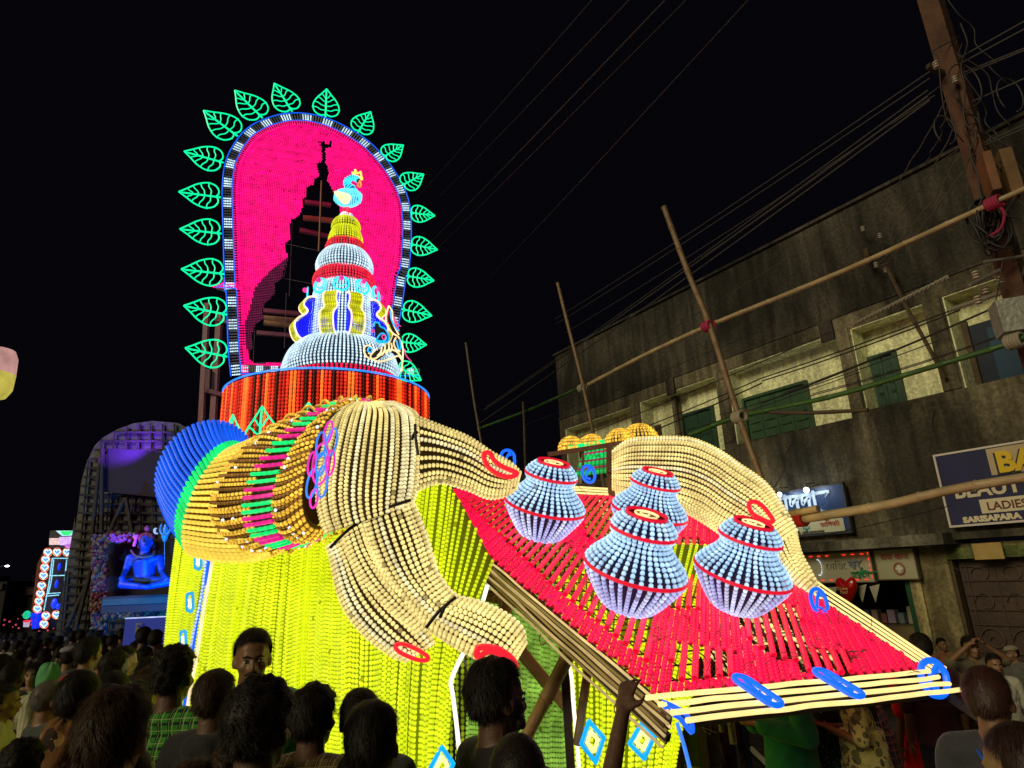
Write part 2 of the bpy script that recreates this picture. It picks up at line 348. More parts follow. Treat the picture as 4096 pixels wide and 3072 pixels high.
for s0, s1, w in [(3.2, 3.3, .02), (4.9, 5.6, .015), (7.3, 8.4, .018)]:
    MB().tube(crom(A_([fw(s0 * GK + (s1 - s0) * t + .05 * math.sin(9 * t), zk(3.55 - 1.0 * t * w * 50 / 1.0 % 1.2), .012) for t in np.linspace(0, 1, 7)]), 30), .008, 5).build('wall_cable', plain((.02, .018, .015), .7, name='wall_cable_black'), bld)
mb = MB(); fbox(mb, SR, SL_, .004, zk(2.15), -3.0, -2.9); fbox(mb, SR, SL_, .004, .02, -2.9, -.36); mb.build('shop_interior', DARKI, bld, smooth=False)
mb = MB(); fbox(mb, 3.72 * GK, 3.83 * GK, .12, zk(2.12), -.02, .03); mb.build('pillar_face', stained('pillar_limewash', (.50, .43, .20), (.20, .17, .09), 1.6, .35, .6), bld, smooth=False)
mb = MB(); fbox(mb, 3.83 * GK, 3.90 * GK, .12, zk(1.80), -.10, -.01); mb.build('green_post', plain((.01, .07, .03), .5, name='dark_green_paint'), bld, smooth=False)
# collapsible gate with wrought patterns
gate = empty('folding_gate', fw(2.5 * GK, .1, -.1), 'dark brown folding gate with curly wrought grille beside the pillar', 'gate')
mb = MB(); fbox(mb, -1.5, 3.38 * GK, .12, zk(2.0), -.20, -.17); mb.build('gate_sheet', plain((.045, .024, .016), .6, 0, .3, 20, .3, 4, 'gate_paint'), gate, smooth=False)
GI = plain((.11, .075, .055), .5, .3, name='grille_iron'); mb = MB()
for s in np.arange(1.0, 3.36 * GK, .32): mb.tube([fw(s, .12, -.15), fw(s, zk(1.97), -.15)], .007, 5)
for z in [zk(v) for v in (1.92, 1.78, 1.64, 1.50, 1.36, 1.10, .8, .4)]: mb.tube([fw(-1.4, z, -.145), fw(3.36 * GK, z, -.145)], .007, 5)
mb.build('grille_bars', GI, gate, kind='stuff')
mb = MB()
for k in range(9):
    s = 3.2 * GK - k * .36; mb.tube([fw(s + .1 * math.cos(t), zk(1.85) + .08 * math.sin(t), -.14) for t in np.linspace(0, 6.28, 21)[:-1]], .006, 5, True)
    mb.tube([fw(s + .13 * math.cos(t) * (1 - t / 9), zk(1.57) + .14 * math.sin(t) * (1 - t / 9), -.14) for t in np.linspace(0, 6.5, 24)], .006, 5)
    mb.tube([fw(s + .16 * math.cos(t) * (1 - t / 10), zk(1.22) + .16 * math.sin(t) * (1 - t / 10), -.14) for t in np.linspace(0, 7.5, 28)], .007, 5)
mb.build('grille_scrolls', GI, gate, kind='stuff')
mb = MB(); fbox(mb, 3.39 * GK, 3.47 * GK, .12, zk(2.02), -.16, -.04); mb.build('gate_stile', BROWNW, gate, smooth=False)
# shop goods
for k in range(12):
    s = 4.1 * GK + k * .13; mb = MB(); h = rng.uniform(.10, .26); z = zk(1.30); fbox(mb, s, s + rng.uniform(.07, .11), z, z + h, -.9, -.78)
    tag(mb.build('medicine_box', plain(tuple(rng.uniform(.08, .4, 3)), .6, name='carton'), smooth=False), ORD[k] + ' small carton from the green post on the dark shop counter', 'box', 'cartons on the shop counter')
mb = MB(); fbox(mb, 3.95 * GK, 5.6 * GK, .12, zk(1.29), -1.0, -.5); tag(mb.build('shop_counter', plain((.22, .17, .08), .6, name='counter_board'), smooth=False), 'plain shop counter behind the green post', 'counter')
mb = MB(); c0 = fpx(3200 / 4 + 1165 * .1013, 600 - 60, .0) if False else None
a, b = fsz(912, 602, -.4), fsz(924, 618, -.4); fbox(mb, b[0], a[0], b[1] - .02, a[1], -.45, -.42); tag(mb.build('notice_card', plain((.55, .55, .45), .6, name='white_card'), smooth=False), 'blank white card standing on the shop counter by the green post', 'card')

# ---------------- lettering
def text(nm, body_, s, z, size, mat, off, parent, bold=.0, xs=1.0, ext=.004, shear=0, rot=0.0, tilt=0.0):
    c = bpy.data.curves.new(nm, 'FONT'); c.body = body_; c.size = size; c.extrude = ext; c.offset = bold; c.shear = shear; c.resolution_u = 3
    o = bpy.data.objects.new('tmp_text', c); COL.objects.link(o); dg = bpy.context.evaluated_depsgraph_get(); me = bpy.data.meshes.new_from_object(o.evaluated_get(dg)); bpy.data.objects.remove(o)
    me.name = nm; me.materials.clear(); me.materials.append(mat)
    M = Matrix((Vector(-GF), Vector((0, 0, 1)), Vector(-GN))).transposed().to_4x4(); p = fw(s, z, off)
    me.transform(Matrix.Translation(Vector(p)) @ M @ Matrix.Rotation(rot, 4, 'Z') @ Matrix.Diagonal((xs, 1, 1, 1)))
    return link(nm, me, None, parent)
WP = plain((.75, .78, .85), .5, name='white_paint'); WPY = plain((.62, .55, .38), .6, name='cream_paint'); NAVY = plain((.008, .011, .07), .6, 0, 0, 1, .2, 5, 'navy_panel'); REDP = plain((.35, .06, .04), .6, name='red_paint'); BLK = plain((.02, .02, .02), .6, name='black_paint')
def sign(nm, lab, s0, s1, z0, z1, o, fr, frm, panel, t=.03, cat='sign', d=.05):
    e = empty(nm, fw((s0 + s1) / 2, z0, o), lab, cat); mb = MB(); fbox(mb, s0 + t, s1 - t, z0 + t, z1 - t, o, o + d); mb.build('panel', panel, e, smooth=False)
    for a in ((s0, s1, z0, z0 + t), (s0, s1, z1 - t, z1), (s0, s0 + t, z0 + t, z1 - t), (s1 - t, s1, z0 + t, z1 - t)):
        mb = MB(); fbox(mb, a[0], a[1], a[2], a[3], o - .01, o + d + .012); mb.build('frame', frm, e, smooth=False)
    return e
bs = sign('beauty_parlour_sign', 'navy beauty parlour signboard with cream letters and a big yellow B, high on the wall', 1.0 * GK, 3.26 * GK, zk(2.31), zk(3.06), .12, .03, plain((.6, .55, .5), .5, name='white_frame'), NAVY, .025)
B0 = fsz(950, 470, .2)
def bz(x, y, o=.18): return fsz(762.5 + x * .1182, 437.5 + y * .1182, o)
q0, q1 = bz(1630, 515), bz(1615, 400); text('beauty_text', 'BEAUTY P', q0[0], q0[1], (q1[1] - q0[1]) * 1.38, WPY, .176, bs, .008, 1.02)
q0, q1 = bz(1905, 615), bz(1900, 545); mbx = MB(); a = bz(1845, 595); fbox(mbx, 1.1 * GK, a[0], q0[1] - .035, q1[1] + .035, .171, .176); mbx.build('cartouche', WPY, bs, smooth=False)
text('ladies_text', 'LADIES', q0[0], q0[1], (q1[1] - q0[1]) * 1.38, plain((.12, .02, .02), .6, name='maroon_paint'), .18, bs, .002, 1.0)
q0, q1 = bz(1702, 722), bz(1700, 675); text('sarisapara_text', 'SARISAPARA', q0[0], q0[1], (q1[1] - q0[1]) * 1.4, plain((.66, .58, .4), .6, name='cream_letter'), .176, bs, .006, 1.18)
q0, q1 = bz(1995, 300), bz(1975, 120); mbx = MB(); a0, a1 = bz(1940, 320), bz(1930, 100); fbox(mbx, 1.1 * GK, a0[0], a0[1], a1[1] + .01, .171, .175); mbx.build('lettering_ground', plain((.45, .36, .22), .6, name='tan_paint'), bs, smooth=False)
text('big_b_text', 'BA', q0[0] - .01, q0[1] + .01, (q1[1] - q0[1]) * 1.32, plain((.70, .48, .01), .5, name='yellow_paint'), .19, bs, .014, 1.0)
text('big_b_shadow_text', 'BA', q0[0] + .012, q0[1] - .005, (q1[1] - q0[1]) * 1.32, BLK, .179, bs, .02, 1.0)
# Bengali pharmacy sign, leaning out a little, lit by two small lamps
ps = sign('pharmacy_sign', 'blue pharmacy signboard with white Bengali lettering lit by two small lamps', 4.30 * GK, 5.42 * GK, zk(2.34), zk(2.92), .10, .03, plain((.04, .04, .05), .5, name='dark_frame'), plain((.02, .05, .16), .4, 0, 0, 1, .15, 4, 'blue_panel'), .03)
PT = plain((.55, .68, .85), .5, name='pale_blue_paint')
def pz(x, y, o=.17): return fsz(762.5 + x * .1182, 437.5 + y * .1182, o)
a = pz(60, 628); b_ = pz(60, 510); text('bengali_name_text', 'ায়াদদার', pz(70, 628)[0] + .05, a[1] - .02, .36, PT, .165, ps, .013, .95)
text('bengali_house_text', 'হাউস', pz(440, 690)[0], pz(440, 690)[1], .15, plain((.35, .5, .75), .5, name='mid_blue_paint'), .165, ps, .006)
c0, c1 = pz(255, 855), pz(768, 672); mbx = MB(); fbox(mbx, 4.38 * GK, 5.35 * GK, zk(2.37), pz(500, 700)[1] + .005, .151, .156); mbx.build('cream_strip', plain((.50, .50, .34), .6, name='cream_strip_paint'), ps, smooth=False)
text('bengali_red_text', 'ডািগষট', pz(490, 765)[0], pz(490, 765)[1] + .01, .10, REDP, .16, ps, .002); text('bengali_red_text', 'কিম', pz(215, 790)[0], pz(215, 790)[1] + .01, .09, REDP, .16, ps, .002)
text('bengali_address_text', '·িজ·িট· েরাড·চনদননগর·', pz(250, 830)[0], pz(250, 830)[1] + .006, .058, BLK, .16, ps, .001)
gx = pz(368, 765); mbx = MB(); fbox(mbx, gx[0] - .022, gx[0] + .022, gx[1] - .055, gx[1] + .055, .157, .162); fbox(mbx, gx[0] - .055, gx[0] + .055, gx[1] - .02, gx[1] + .02, .157, .163); mbx.build('green_cross', plain((.0, .22, .15), .5, name='cross_green'), ps, smooth=False); text('bengali_and_text', 'এণড', gx[0] + .035, gx[1] - .012, .04, WP, .166, ps)
LAMPB = led((.85, .95, 1.0), 14.0, name='sign_lamp', var=0)
for x, y, r in [(145, 482, .032), (370, 445, .04)]:
    p = fpx(762.5 + x * .1182, 437.5 + y * .1182, .34); l = empty('sign_lamp', p, 'small glowing bulb over the pharmacy sign, ' + ('the larger one near the middle' if x > 200 else 'the smaller one at its end'), 'lamp'); MB().sphere(p, r, 12, 8).build('bulb', LAMPB, l); MB().tube([p + A_([0, 0, r]), p + A_([0, 0, .1]), fw(float(np.dot(p, GF)), p[2] + .12, .1)], .01, 6).build('bracket', BLK, l)
    ld = bpy.data.lights.new('sign_lamp_light', 'POINT'); ld.energy = 3.2; ld.shadow_soft_size = .03; ld.color = (.7, .85, 1.0); lo = bpy.data.objects.new('sign_lamp_light', ld); COL.objects.link(lo); lo.location = tuple(p - GN * (r + .05)); lo.parent = l; lo.matrix_parent_inverse = wmat(l).inverted()
ls = sign('led_sign', 'cream light board with red dashes round its edge and green Bengali letters', 4.16 * GK, 5.06 * GK, zk(1.79), zk(2.13), .06, .02, plain((.25, .22, .15), .5, name='board_frame'), plain((.42, .42, .30), .6, name='board_cream'), .015)
REDD = led((1, .03, .01), 1.6, var=0, name='red_dash'); mb = MB()
for k in range(8):
    s = 4.24 * GK + k * .135
    for z in (zk(1.82), zk(2.10)):
        if k != 3:
            for j in range(4): mb.sphere(fw(s + j * .014, z, .125), .006, 6, 4)
for k in range(5): z = zk(1.84) + k * .08; [mb.sphere(fw(4.185 * GK, z + j * .014, .125), .006, 6, 4) for j in range(3)]
mb.build('red_dots', REDD, ls, kind='stuff')
mb = MB(); cz_ = bz(475, 1100, .12); 
for t in np.linspace(-1.9, 1.6, 16): mb.sphere(fw(cz_[0] - .075 * math.cos(t) * .7, cz_[1] + .115 * math.sin(t), .125), .0055, 6, 4)
mb.build('white_dots', led((.8, .9, 1), 1.4, name='white_dot'), ls, kind='stuff')
text('led_letter_text', 'কে', bz(735, 1110, .12)[0], bz(735, 1110, .12)[1], .17, led((.6, .75, .95), .9, name='white_led_letter'), .135, ls, .003); text('led_faded_text', 'েমিডে', bz(545, 1120, .12)[0], bz(545, 1120, .12)[1], .14, plain((.16, .14, .16), .6, name='unlit_letter'), .127, ls, -.003)
text('led_green_text', 'হাউস', bz(765, 1195, .12)[0], bz(765, 1195, .12)[1] + .01, .13, led((.0, .9, .25), 1.2, name='green_letter'), .135, ls, .006, 1.3)
dv = sign('dispensary_sign', 'small cream dispensary board with red Hindi words and a cross in a circle', 3.68 * GK, 4.12 * GK, zk(1.81), zk(2.14), .07, .02, plain((.14, .10, .06), .5, name='brown_frame'), plain((.36, .35, .23), .6, name='aged_cream'), .015)
text('hindi_text', 'दावा खाना', bz(1008, 1035, .12)[0], bz(1008, 1035, .12)[1], .105, REDP, .13, dv, .002, .95)
cc = bz(1160, 1110, .12); mb = MB(); mb.tube([fw(cc[0] + .068 * math.cos(t), cc[1] + .075 * math.sin(t), .13) for t in np.linspace(0, 6.283, 30)[:-1]], .012, 6, True).build('red_circle', plain((.30, .10, .08), .6, name='faded_red'), dv); mb = MB(); fbox(mb, cc[0] - .016, cc[0] + .016, cc[1] - .05, cc[1] + .05, .125, .132); fbox(mb, cc[0] - .05, cc[0] + .05, cc[1] - .016, cc[1] + .016, .125, .134); mb.build('white_cross', plain((.6, .6, .5), .6, name='white_cross_paint'), dv, smooth=False)
a, b_ = bz(1800, 1035, .14), bz(2015, 885, .14); mb = MB(); fbox(mb, b_[0], a[0], a[1], b_[1], .13, .142); tag(mb.build('cardboard_notice', plain((.36, .25, .08), .8, 0, .3, 15, .2, 6, 'cardboard'), smooth=False), 'square of brown cardboard hanging under the beauty sign', 'notice')
mb = MB(); fbox(mb, SR, 3.42 * GK, zk(2.0), zk(2.11), -.02, .02); mb.build('green_lintel', stained('green_limewash', (.13, .16, .05), (.05, .055, .025), 1.2), bld, smooth=False)

# ---------------- heart balloon, bunting
bc_ = fpx(847.6, 591, .5); be = empty('heart_balloon', bc_, 'shiny red heart shaped balloon with gold lettering hanging below the light board', 'balloon'); V = []; ph = np.linspace(0, np.pi, 19)[1:-1]; th = np.arange(28) * 2 * np.pi / 28
mb = MB(); mb.sphere((0, 0, 0), 1, 36, 24); Vv = mb.v[0].copy(); out = []
for x, y, z in Vv:
    ax = abs(x); zz = z * 1.12 + ax * .62 - .28 * (1 - min(1, ax * 2.2)) * max(0, z) - .0; w = x * (1.0 - .22 * max(0, -z)); out.append(-GF * w * .155 + A_([0, 0, 1]) * zz * .145 + -GN * y * .075 * (1 - .2 * max(0, -z)))
mb.v[0] = A_(out) + bc_; mb.build('balloon_skin', plain((.50, .008, .01), .15, name='red_foil', spec=.8), be)
MB().tube([bc_ + A_([0, 0, -.16]), bc_ + A_([.01, .01, -.3]), bc_ + A_([0, .02, -.5])], .004, 5).build('string', REDP, be)
bsz = (float(np.dot(bc_, GF)), bc_[2]); GOLDP = plain((.75, .55, .25), .4, name='gold_print')
text('love_text', 'I Love', bsz[0] + .085, bsz[1] + .02, .06, GOLDP, .60, be, .001, 1, .002, .2); text('love_text', 'You!', bsz[0] + .06, bsz[1] - .03, .06, GOLDP, .60, be, .001, 1, .002, .2)
bu = empty('bunting', fpx(850, 590, .35), 'string of cream paper pennants under the light board', 'bunting'); CP = plain((.42, .42, .32), .8, 0, .2, 12, .2, 9, 'paper')
for x in (500, 590, 840, 950):
    a = bz(x - 45, 1270 if x < 700 else 1262, .35); b_ = bz(x + 42, 1262 if x < 700 else 1240, .35); c = bz(x + 12, 1395, .35); MB().prism([fw(*a, .35), fw(*b_, .35), fw(*c, .36)], -GN * .004).build('pennant', CP, bu, smooth=False)
MB().tube([fw(*bz(440, 1262, .35), .35), fw(*bz(600, 1278, .35), .35), fw(*bz(1000, 1235, .35), .35)], .003, 4).build('bunting_string', WIREM, bu)

# ---------------- bamboo scaffold along the street
def bam(mb, P, r, node=.42):
    P = A_(P, float); L = np.concatenate([[0], np.cumsum(np.linalg.norm(np.diff(P, axis=0), axis=1))]); n = max(2, int(L[-1] / node)); ts = []; rs = []
    for i in range(n):
        for d, k in ((0, 1.0), (.03, 1.22), (.07, 1.0), (.5, .95), (.94, 1.0)): ts.append((i + d) / n); rs.append(k)
    ts.append(1); rs.append(1); ts = A_(ts) * L[-1]; rs = A_(rs) * np.linspace(1, .8, len(rs)) * r
    return mb.tube(np.stack([np.interp(ts, L, P[:, a]) for a in range(3)], 1), rs, 10)
BY = plain((.34, .27, .14), .5, 0, .3, 18, .22, 6, 'yellow_bamboo'); BB = plain((.20, .135, .07), .55, 0, .3, 18, .25, 6, 'brown_bamboo'); BG = plain((.035, .10, .018), .45, 0, .3, 18, .3, 5, 'green_bamboo'); BD = plain((.10, .08, .05), .6, 0, .3, 18, .25, 6, 'grey_bamboo')
OS = 2.6
def pole(pts, r, mat, lab, off=OS, toground=False, grp='bamboo poles in front of the building'):
    P = [fpx(x, y, off) for x, y in pts]
    if toground: d = nrm(P[-1] - P[-2]); P.append(P[-1] + d * (P[-1][2] / max(.2, -d[2]))) 
    P = A_(P); P = crom(P, 20) if len(P) > 2 else P
    return tag(bam(MB(), P, r).build('bamboo_pole', mat), lab, 'bamboo pole', grp)
pole([(466, 343), (474, 400), (481, 441)], .030, BD, 'thin dark upright bamboo pole nearest the orange drum', toground=True)
pole([(557.6, 283), (568, 325), (583, 385), (599, 462)], .034, BB, 'brown upright bamboo pole tied where green and yellow rails meet', toground=True)
pole([(664, 207), (689, 275), (709.6, 325), (738.7, 416), (767, 494)], .045, BB, 'tallest brown upright bamboo pole with pink cloth at its crossing', toground=True)
pole([(523, 402), (524, 420), (524.5, 437)], .026, BD, 'short grey upright bamboo pole above the blue link', toground=True)
pole([(584, 387), (643, 356), (708, 326), (787.6, 294), (863, 262.5), (991, 204), (1045, 180)], .036, BY, 'long pale yellow bamboo rail rising to the utility pole', OS - .12)
pole([(478, 429), (525, 411.5), (556, 398), (584, 386)], .032, BG, 'dark green bamboo rail running left from the brown pole', OS - .12)
pole([(690, 435), (738, 417), (830, 397), (915, 372), (1008, 344), (1040, 330)], .034, BG, 'green bamboo rail with pale nodes crossing the balcony openings', OS - .12)
pole([(784, 522), (881, 506), (950, 490), (1040, 475)], .046, BY, 'yellow bamboo rail tied with red cloth across the pharmacy sign', 3.6)
pole([(775, 517), (818, 508.5)], .042, BY, 'short yellow bamboo stub lashed beside the red cloth', 3.64)
pole([(745, 411), (800, 413), (868, 410)], .03, BROWNW, 'brown wooden strut behind the green bamboo rail', 1.9)
def wrap(x, y, off, r, mat, lab, tail=None):
    c = fpx(x, y, off); mb = MB()
    for k in range(5): mb.tube([c + r * (math.cos(t) * A_([0, 0, 1]) + math.sin(t) * nrm(GN * .9 - GF * .2)) - GF * (k - 2) * r * .42 for t in np.linspace(0, 6.28, 15)[:-1]], r * .3, 6, True)
    if tail: mb.tube(crom(A_([c] + [fpx(a, b, off) for a, b in tail]), 12), [r * .22] * 12, 5)
    tag(mb.build('cloth_tie', mat), lab, 'cloth tie')
PKC = cloth_pink = plain((.3, .012, .06), .8, name='pink_cloth'); WHC = plain((.26, .24, .18), .8, name='pale_cloth')
wrap(708, 326, OS, .062, PKC, 'crimson cloth tie where tall pole meets yellow rail'); wrap(582, 388, OS, .055, WHC, 'grey white cloth tie at the brown pole'); wrap(739, 417, OS, .065, WHC, 'cream cloth tie on the green rail at the tall pole')
wrap(799, 519, 3.6, .062, plain((.4, .01, .01), .8, name='red_cloth'), 'red cloth tie on the lower rail over the pharmacy sign'); wrap(994, 203, OS - .1, .055, PKC, 'bright pink cloth tie hanging from the utility pole', [(1004, 212), (1001, 228), (990, 236)])
wrap(1015, 341, OS - .1, .06, WHC, 'white cloth tie at the end of the green rail')

# ---------------- utility pole with boxes
pp_ = fpx(975, 150, 1.9); PX, PY = pp_[0], pp_[1]
up = empty('utility_pole', (PX, PY, 0), 'rusty square steel utility pole with boxes and tangled cables', 'utility pole'); RUST = plain((.085, .036, .018), .8, 0, .6, 20, .4, 4, 'rusty_steel')
pl = MB(); pl.box((PX, PY, 6.5), (.20, .20, 13), [GF, GN, A_([0, 0, 1])]); pl.build('mast', RUST, up, smooth=False)
def onp(px, py, d=0.0): p = at(px, py, PY + d); return p
def pbox(nm, x0, y0, x1, y1, d, mat, lab=None, dep=.25):
    a, b = onp(x0, y0, d), onp(x1, y1, d); MB().box((a + b) / 2, (abs(a[0] - b[0]) * .95, dep, abs(a[2] - b[2])), [A_([.93, -.37, 0]), A_([.37, .93, 0]), A_([0, 0, 1])]).build(nm, mat, up, smooth=False, label=lab)
pbox('fuse_box', 979, 158, 998, 195, -.25, plain((.20, .085, .035), .6, 0, .3, 12, .3, 4, 'orange_box'), 'orange brown box'); pbox('meter_box', 996, 155, 1020, 196, -.12, plain((.16, .085, .035), .6, 0, .3, 12, .3, 4, 'brown_box'), 'brown box'); pbox('junction_box', 993, 303, 1030, 333, -.3, plain((.30, .31, .27), .5, .3, .5, 30, .2, 14, 'galvanised'), 'grey galvanised box')
CRM = plain((.42, .38, .30), .4, name='porcelain')
for x, y in [(936, 65), (955, 80), (863, 229), (880, 236), (876, 265), (886, 270), (990, 252), (976, 275), (1000, 280), (985, 290), (978, 300)]:
    c = onp(x, y, -.16) if x > 930 else fpx(x, y, .25); q = MB()
    for k in range(3): q.sphere(c + A_([0, 0, .03 * (k - 1)]), (.035, .035, .014), 10, 5)
    q.build('insulator', CRM, up, kind='stuff')
q = MB(); q.beam(onp(928, 66, -.1), onp(962, 84, .1), .05, .06); q.beam(onp(955, 78, -.1), onp(998, 262, -.1), .012, .012) ; q.build('cross_arm', STEELD, up, smooth=False)
for a, b in [((984, 262), (1024, 256)), ((1000, 270), (970, 285))]: MB().tube([onp(*a, -.2), onp(*b, -.25)], .018, 6).build('clamp_arm', plain((.3, .28, .25), .4, .5, name='zinc'), up)
q = MB(); cb_ = onp(980, 205, -.25)
for k in range(14):
    R = rng.uniform(.12, .3); c = cb_ + A_([rng.uniform(-.08, .06), -.02 * k / 3, -R * .9]); q.tube([c + A_([R * .45 * math.cos(t), .06 * math.sin(t * 2 + k), R * math.sin(t)]) for t in np.linspace(0, 6.28, 26)[:-1]], .010, 5, True)
q.build('cable_coil', WIREM, up, kind='stuff')
q = MB()
for k in range(16):
    z0 = rng.uniform(3.5, 8.5); P = [A_([PX, PY, z0]) + A_([rng.uniform(-.2, .2), -.16, 0])]
    for j in range(6): P.append(P[-1] + A_([rng.normal() * .13, rng.normal() * .03, -rng.uniform(.05, .3)]))
    q.tube(crom(A_(P), 30), rng.uniform(.005, .010), 5)
for k in range(4):
    c = onp([965, 945, 1003, 1010][k], [85, 130, 235, 95][k], -.2); R = [.28, .18, .2, .22][k]; q.tube([c + A_([R * .6 * math.cos(t), 0, R * math.sin(t)]) for t in np.linspace(-1.5, 4, 24)], .009, 5)
q.build('tangled_cables', plain((.035, .03, .028), .6, name='cable_black'), up, kind='stuff')
# angle bracket on the facade
MB().tube([fpx(762.5 + 1040 * .1182, 262.5 + 20 * .1182, .3), fpx(762.5 + 1230 * .1182, 262.5 + 400 * .1182, .25), fpx(762.5 + 1550 * .1182, 262.5 + 980 * .1182, .1)], .028, 6).build('facade_strut', BROWNW, bld); MB().tube([fpx(866, 250, .1), fpx(868, 262, .3)], .045, 8).build('service_pipe', BROWNW, bld)

# ---------------- cables
CAB = plain((.045, .042, .04), .5, name='cable_grey'); CABD = plain((.015, .015, .015), .6, name='cable_dark')
ORD = ['first', 'second', 'third', 'fourth', 'fifth', 'sixth', 'seventh', 'eighth', 'ninth', 'tenth', 'eleventh', 'twelfth']; _cn = {}
def cable(a, b, oa, ob, r, mat, sag, lab, grp, n=18, kink=0):
    _cn[grp] = _cn.get(grp, -1) + 1; lab = lab.replace('#', ORD[_cn[grp]])
    p, q = fpx(*a, oa), fpx(*b, ob); t = np.linspace(0, 1, n)[:, None]; P = p + (q - p) * t; P[:, 2] -= (4 * sag * t * (1 - t))[:, 0]
    if kink: P += rng.normal(size=P.shape) * kink; P = crom(P, n * 3)
    tag(MB().tube(P, r, 5).build('overhead_cable', mat), lab, 'cable', grp)
GS = 'cables crossing the open sky above the float'
for a, b, r in [((592, 0), (415, 200), .006), ((629, 0), (440, 196), .006), ((665, 0), (430, 243), .0075), ((686, 0), (395, 290), .004), ((748, 0), (490, 277), .004)]: cable(a, b, 5.6, 3.2, r, CAB, .02, '# thin grey cable, counting from the arch, crossing the empty night sky', GS)
GP = 'cables running from the utility pole down the street'
for a, b, r in [((932, 70), (555, 319), .009), ((930, 78), (556, 324), .009), ((928, 90), (486, 407), .010), ((928, 96), (484, 410), .014), ((930, 100), (480, 423), .012), ((935, 95), (565, 333), .008), ((940, 86), (700, 258), .008), ((958, 150), (560, 395), .007)]: cable(a, b, 1.9, 1.6, r, CAB, .05, '# cable down, of those fanning from the top bracket of the rusty pole', GP)
for a, b in [((952, 62), (1030, 18)), ((952, 68), (1030, 26)), ((955, 76), (1030, 46)), ((956, 78), (1030, 48)), ((968, 150), (1030, 122)), ((968, 152), (1030, 126)), ((962, 106), (1030, 76))]: cable(a, b, 1.9, 1.9, .010, CAB, .0, '# cable down, of those leaving the rusty pole at the picture edge', 'cables on the far side of the rusty pole')
GB = 'dark cables strung across the balcony openings'
for a, b, r in [((762, 378), (1024, 282), .010), ((565, 443), (835, 330), .008), ((762, 403), (1000, 305), .013), ((590, 448), (762, 378), .010), ((600, 452), (762, 383), .012), ((762, 381), (960, 310), .010), ((810, 396), (1008, 334), .007), ((812, 394), (1010, 332), .006), ((720, 415), (940, 340), .007), ((640, 445), (860, 372), .006), ((784, 393), (1010, 300), .006), ((525, 425), (762, 330), .006)]: cable(a, b, .9, .9, r, CABD, .03, '# dark cable of the bundle running slantwise across the upper storey openings', GB)
GT = 'twisted service wires from the rusty pole to the wall'
for a, b in [((947, 96), (868, 228)), ((955, 130), (884, 232)), ((962, 152), (880, 262)), ((963, 172), (882, 266)), ((950, 100), (925, 165))]: cable(a, b, 1.7, .3, .0075, plain((.14, .12, .09), .6, name='twisted_wire'), .08, '# twisted pale service wire between the rusty pole and wall insulators', GT, 14, .012)
for a, b, lab in [((853, 325), (948, 277), 'thick twisted rope over the third balcony opening'), ((950, 310), (1024, 285), 'pale twisted rope in front of the last balcony opening')]:
    p, q = fpx(*a, 1.5), fpx(*b, 1.5); mb = MB(); t = np.linspace(0, 1, 80)
    for ph_ in (0, 3.14): mb.tube(p + (q - p) * t[:, None] + .016 * (np.cos(t * 70 + ph_)[:, None] * A_([0, 0, 1]) + np.sin(t * 70 + ph_)[:, None] * GN), .014, 6)
    tag(mb.build('twisted_rope', WHC), lab, 'rope')
cable((953, 505), (775, 545), .6, 3.0, .005, CABD, .02, 'thin black wire hanging from the beauty sign down to the left', 'loose wires by the signs'); cable((940, 560), (1030, 600), .5, .5, .004, CAB, .03, 'thin pale wire drooping across the folding gate', 'loose wires at the gate')
# neighbour building further left
mb = MB(); fbox(mb, SL_ + .4, SL_ + 9, 0, zk(4.2), -1.2, -.5); nb = mb.build('neighbour_building', stained('dark_brick', (.06, .03, .022), (.02, .012, .01), 1.5), smooth=False); tag(nb, 'low dark brick building beyond the shop building', 'building')
for k in range(3):
    mb = MB(); fbox(mb, SL_ + 1.2 + 2.4 * k, SL_ + 2.3 + 2.4 * k, 2.6, 3.9, -.5, -.47); mb.build('window_shutter', plain((.03, .03, .025), .7, name='dark_shutter'), nb, smooth=False)
# ================================================================== the illuminated float
z1 = Z(150, 62.5); z2 = Z(150, 250); z3 = Z(150, 475); z4 = Z(400, 400); z5 = Z(650, 425, .1469)
z7 = Z(0, 575, .1164); z8 = Z(225, 575, .1164); z9 = Z(450, 575, .1164); z6b = Z(550, 425, .113); zf = Z(0, 0, .4629)

PINK = led((1.0, .002, .20), 1.22, name='pink_led'); MINT = led((.0, .90, .34), 1.05, var=.1, name='mint_neon'); RED = led((1.0, .003, .06), 1.3, var=.12, name='red_led')
LBLUE = led((.42, .68, 1.0), 1.12, name='ice_blue_led'); WHITE = led((.62, .85, 1.0), 1.15, name='white_led'); BLUE = led((.004, .11, .9), .95, var=.1, name='blue_led')
LIME = led((.74, .88, .008), 1.0, var=.16, name='lime_led', vscale=1.6); CREAM = led((1.0, .79, .28), .98, var=.3, name='cream_led', vscale=4); CREAMW = led((1.0, .86, .45), 1.05, var=.3, name='warm_white_led')
ORANGE = led((1.0, .065, .008), 1.05, name='orange_led'); DORANGE = led((.85, .015, .004), .6, name='deep_orange_led'); UNLIT_BROWN = plain((.10, .035, .012), .35, name='unlit_bulb_brown')
GOLD = led((1.0, .56, .05), 1.05, var=.4, name='gold_led', vscale=14); SILV = led((.75, .85, 1.0), 1.2, var=.3, name='silver_led'); MAG = led((.9, .01, .28), .95, name='magenta_led'); GREEN = led((.0, .85, .18), 1.0, name='green_led')
YEL = led((1.0, .70, .08), 1.1, var=.12, name='yellow_led'); DBLUE = led((.0, .0, .9), 1.0, name='deep_blue_led'); CYAN = led((.02, .75, 1.0), 1.0, name='cyan_neon'); LIMED = led((.72, .78, .01), 1.0, name='olive_lime_led')
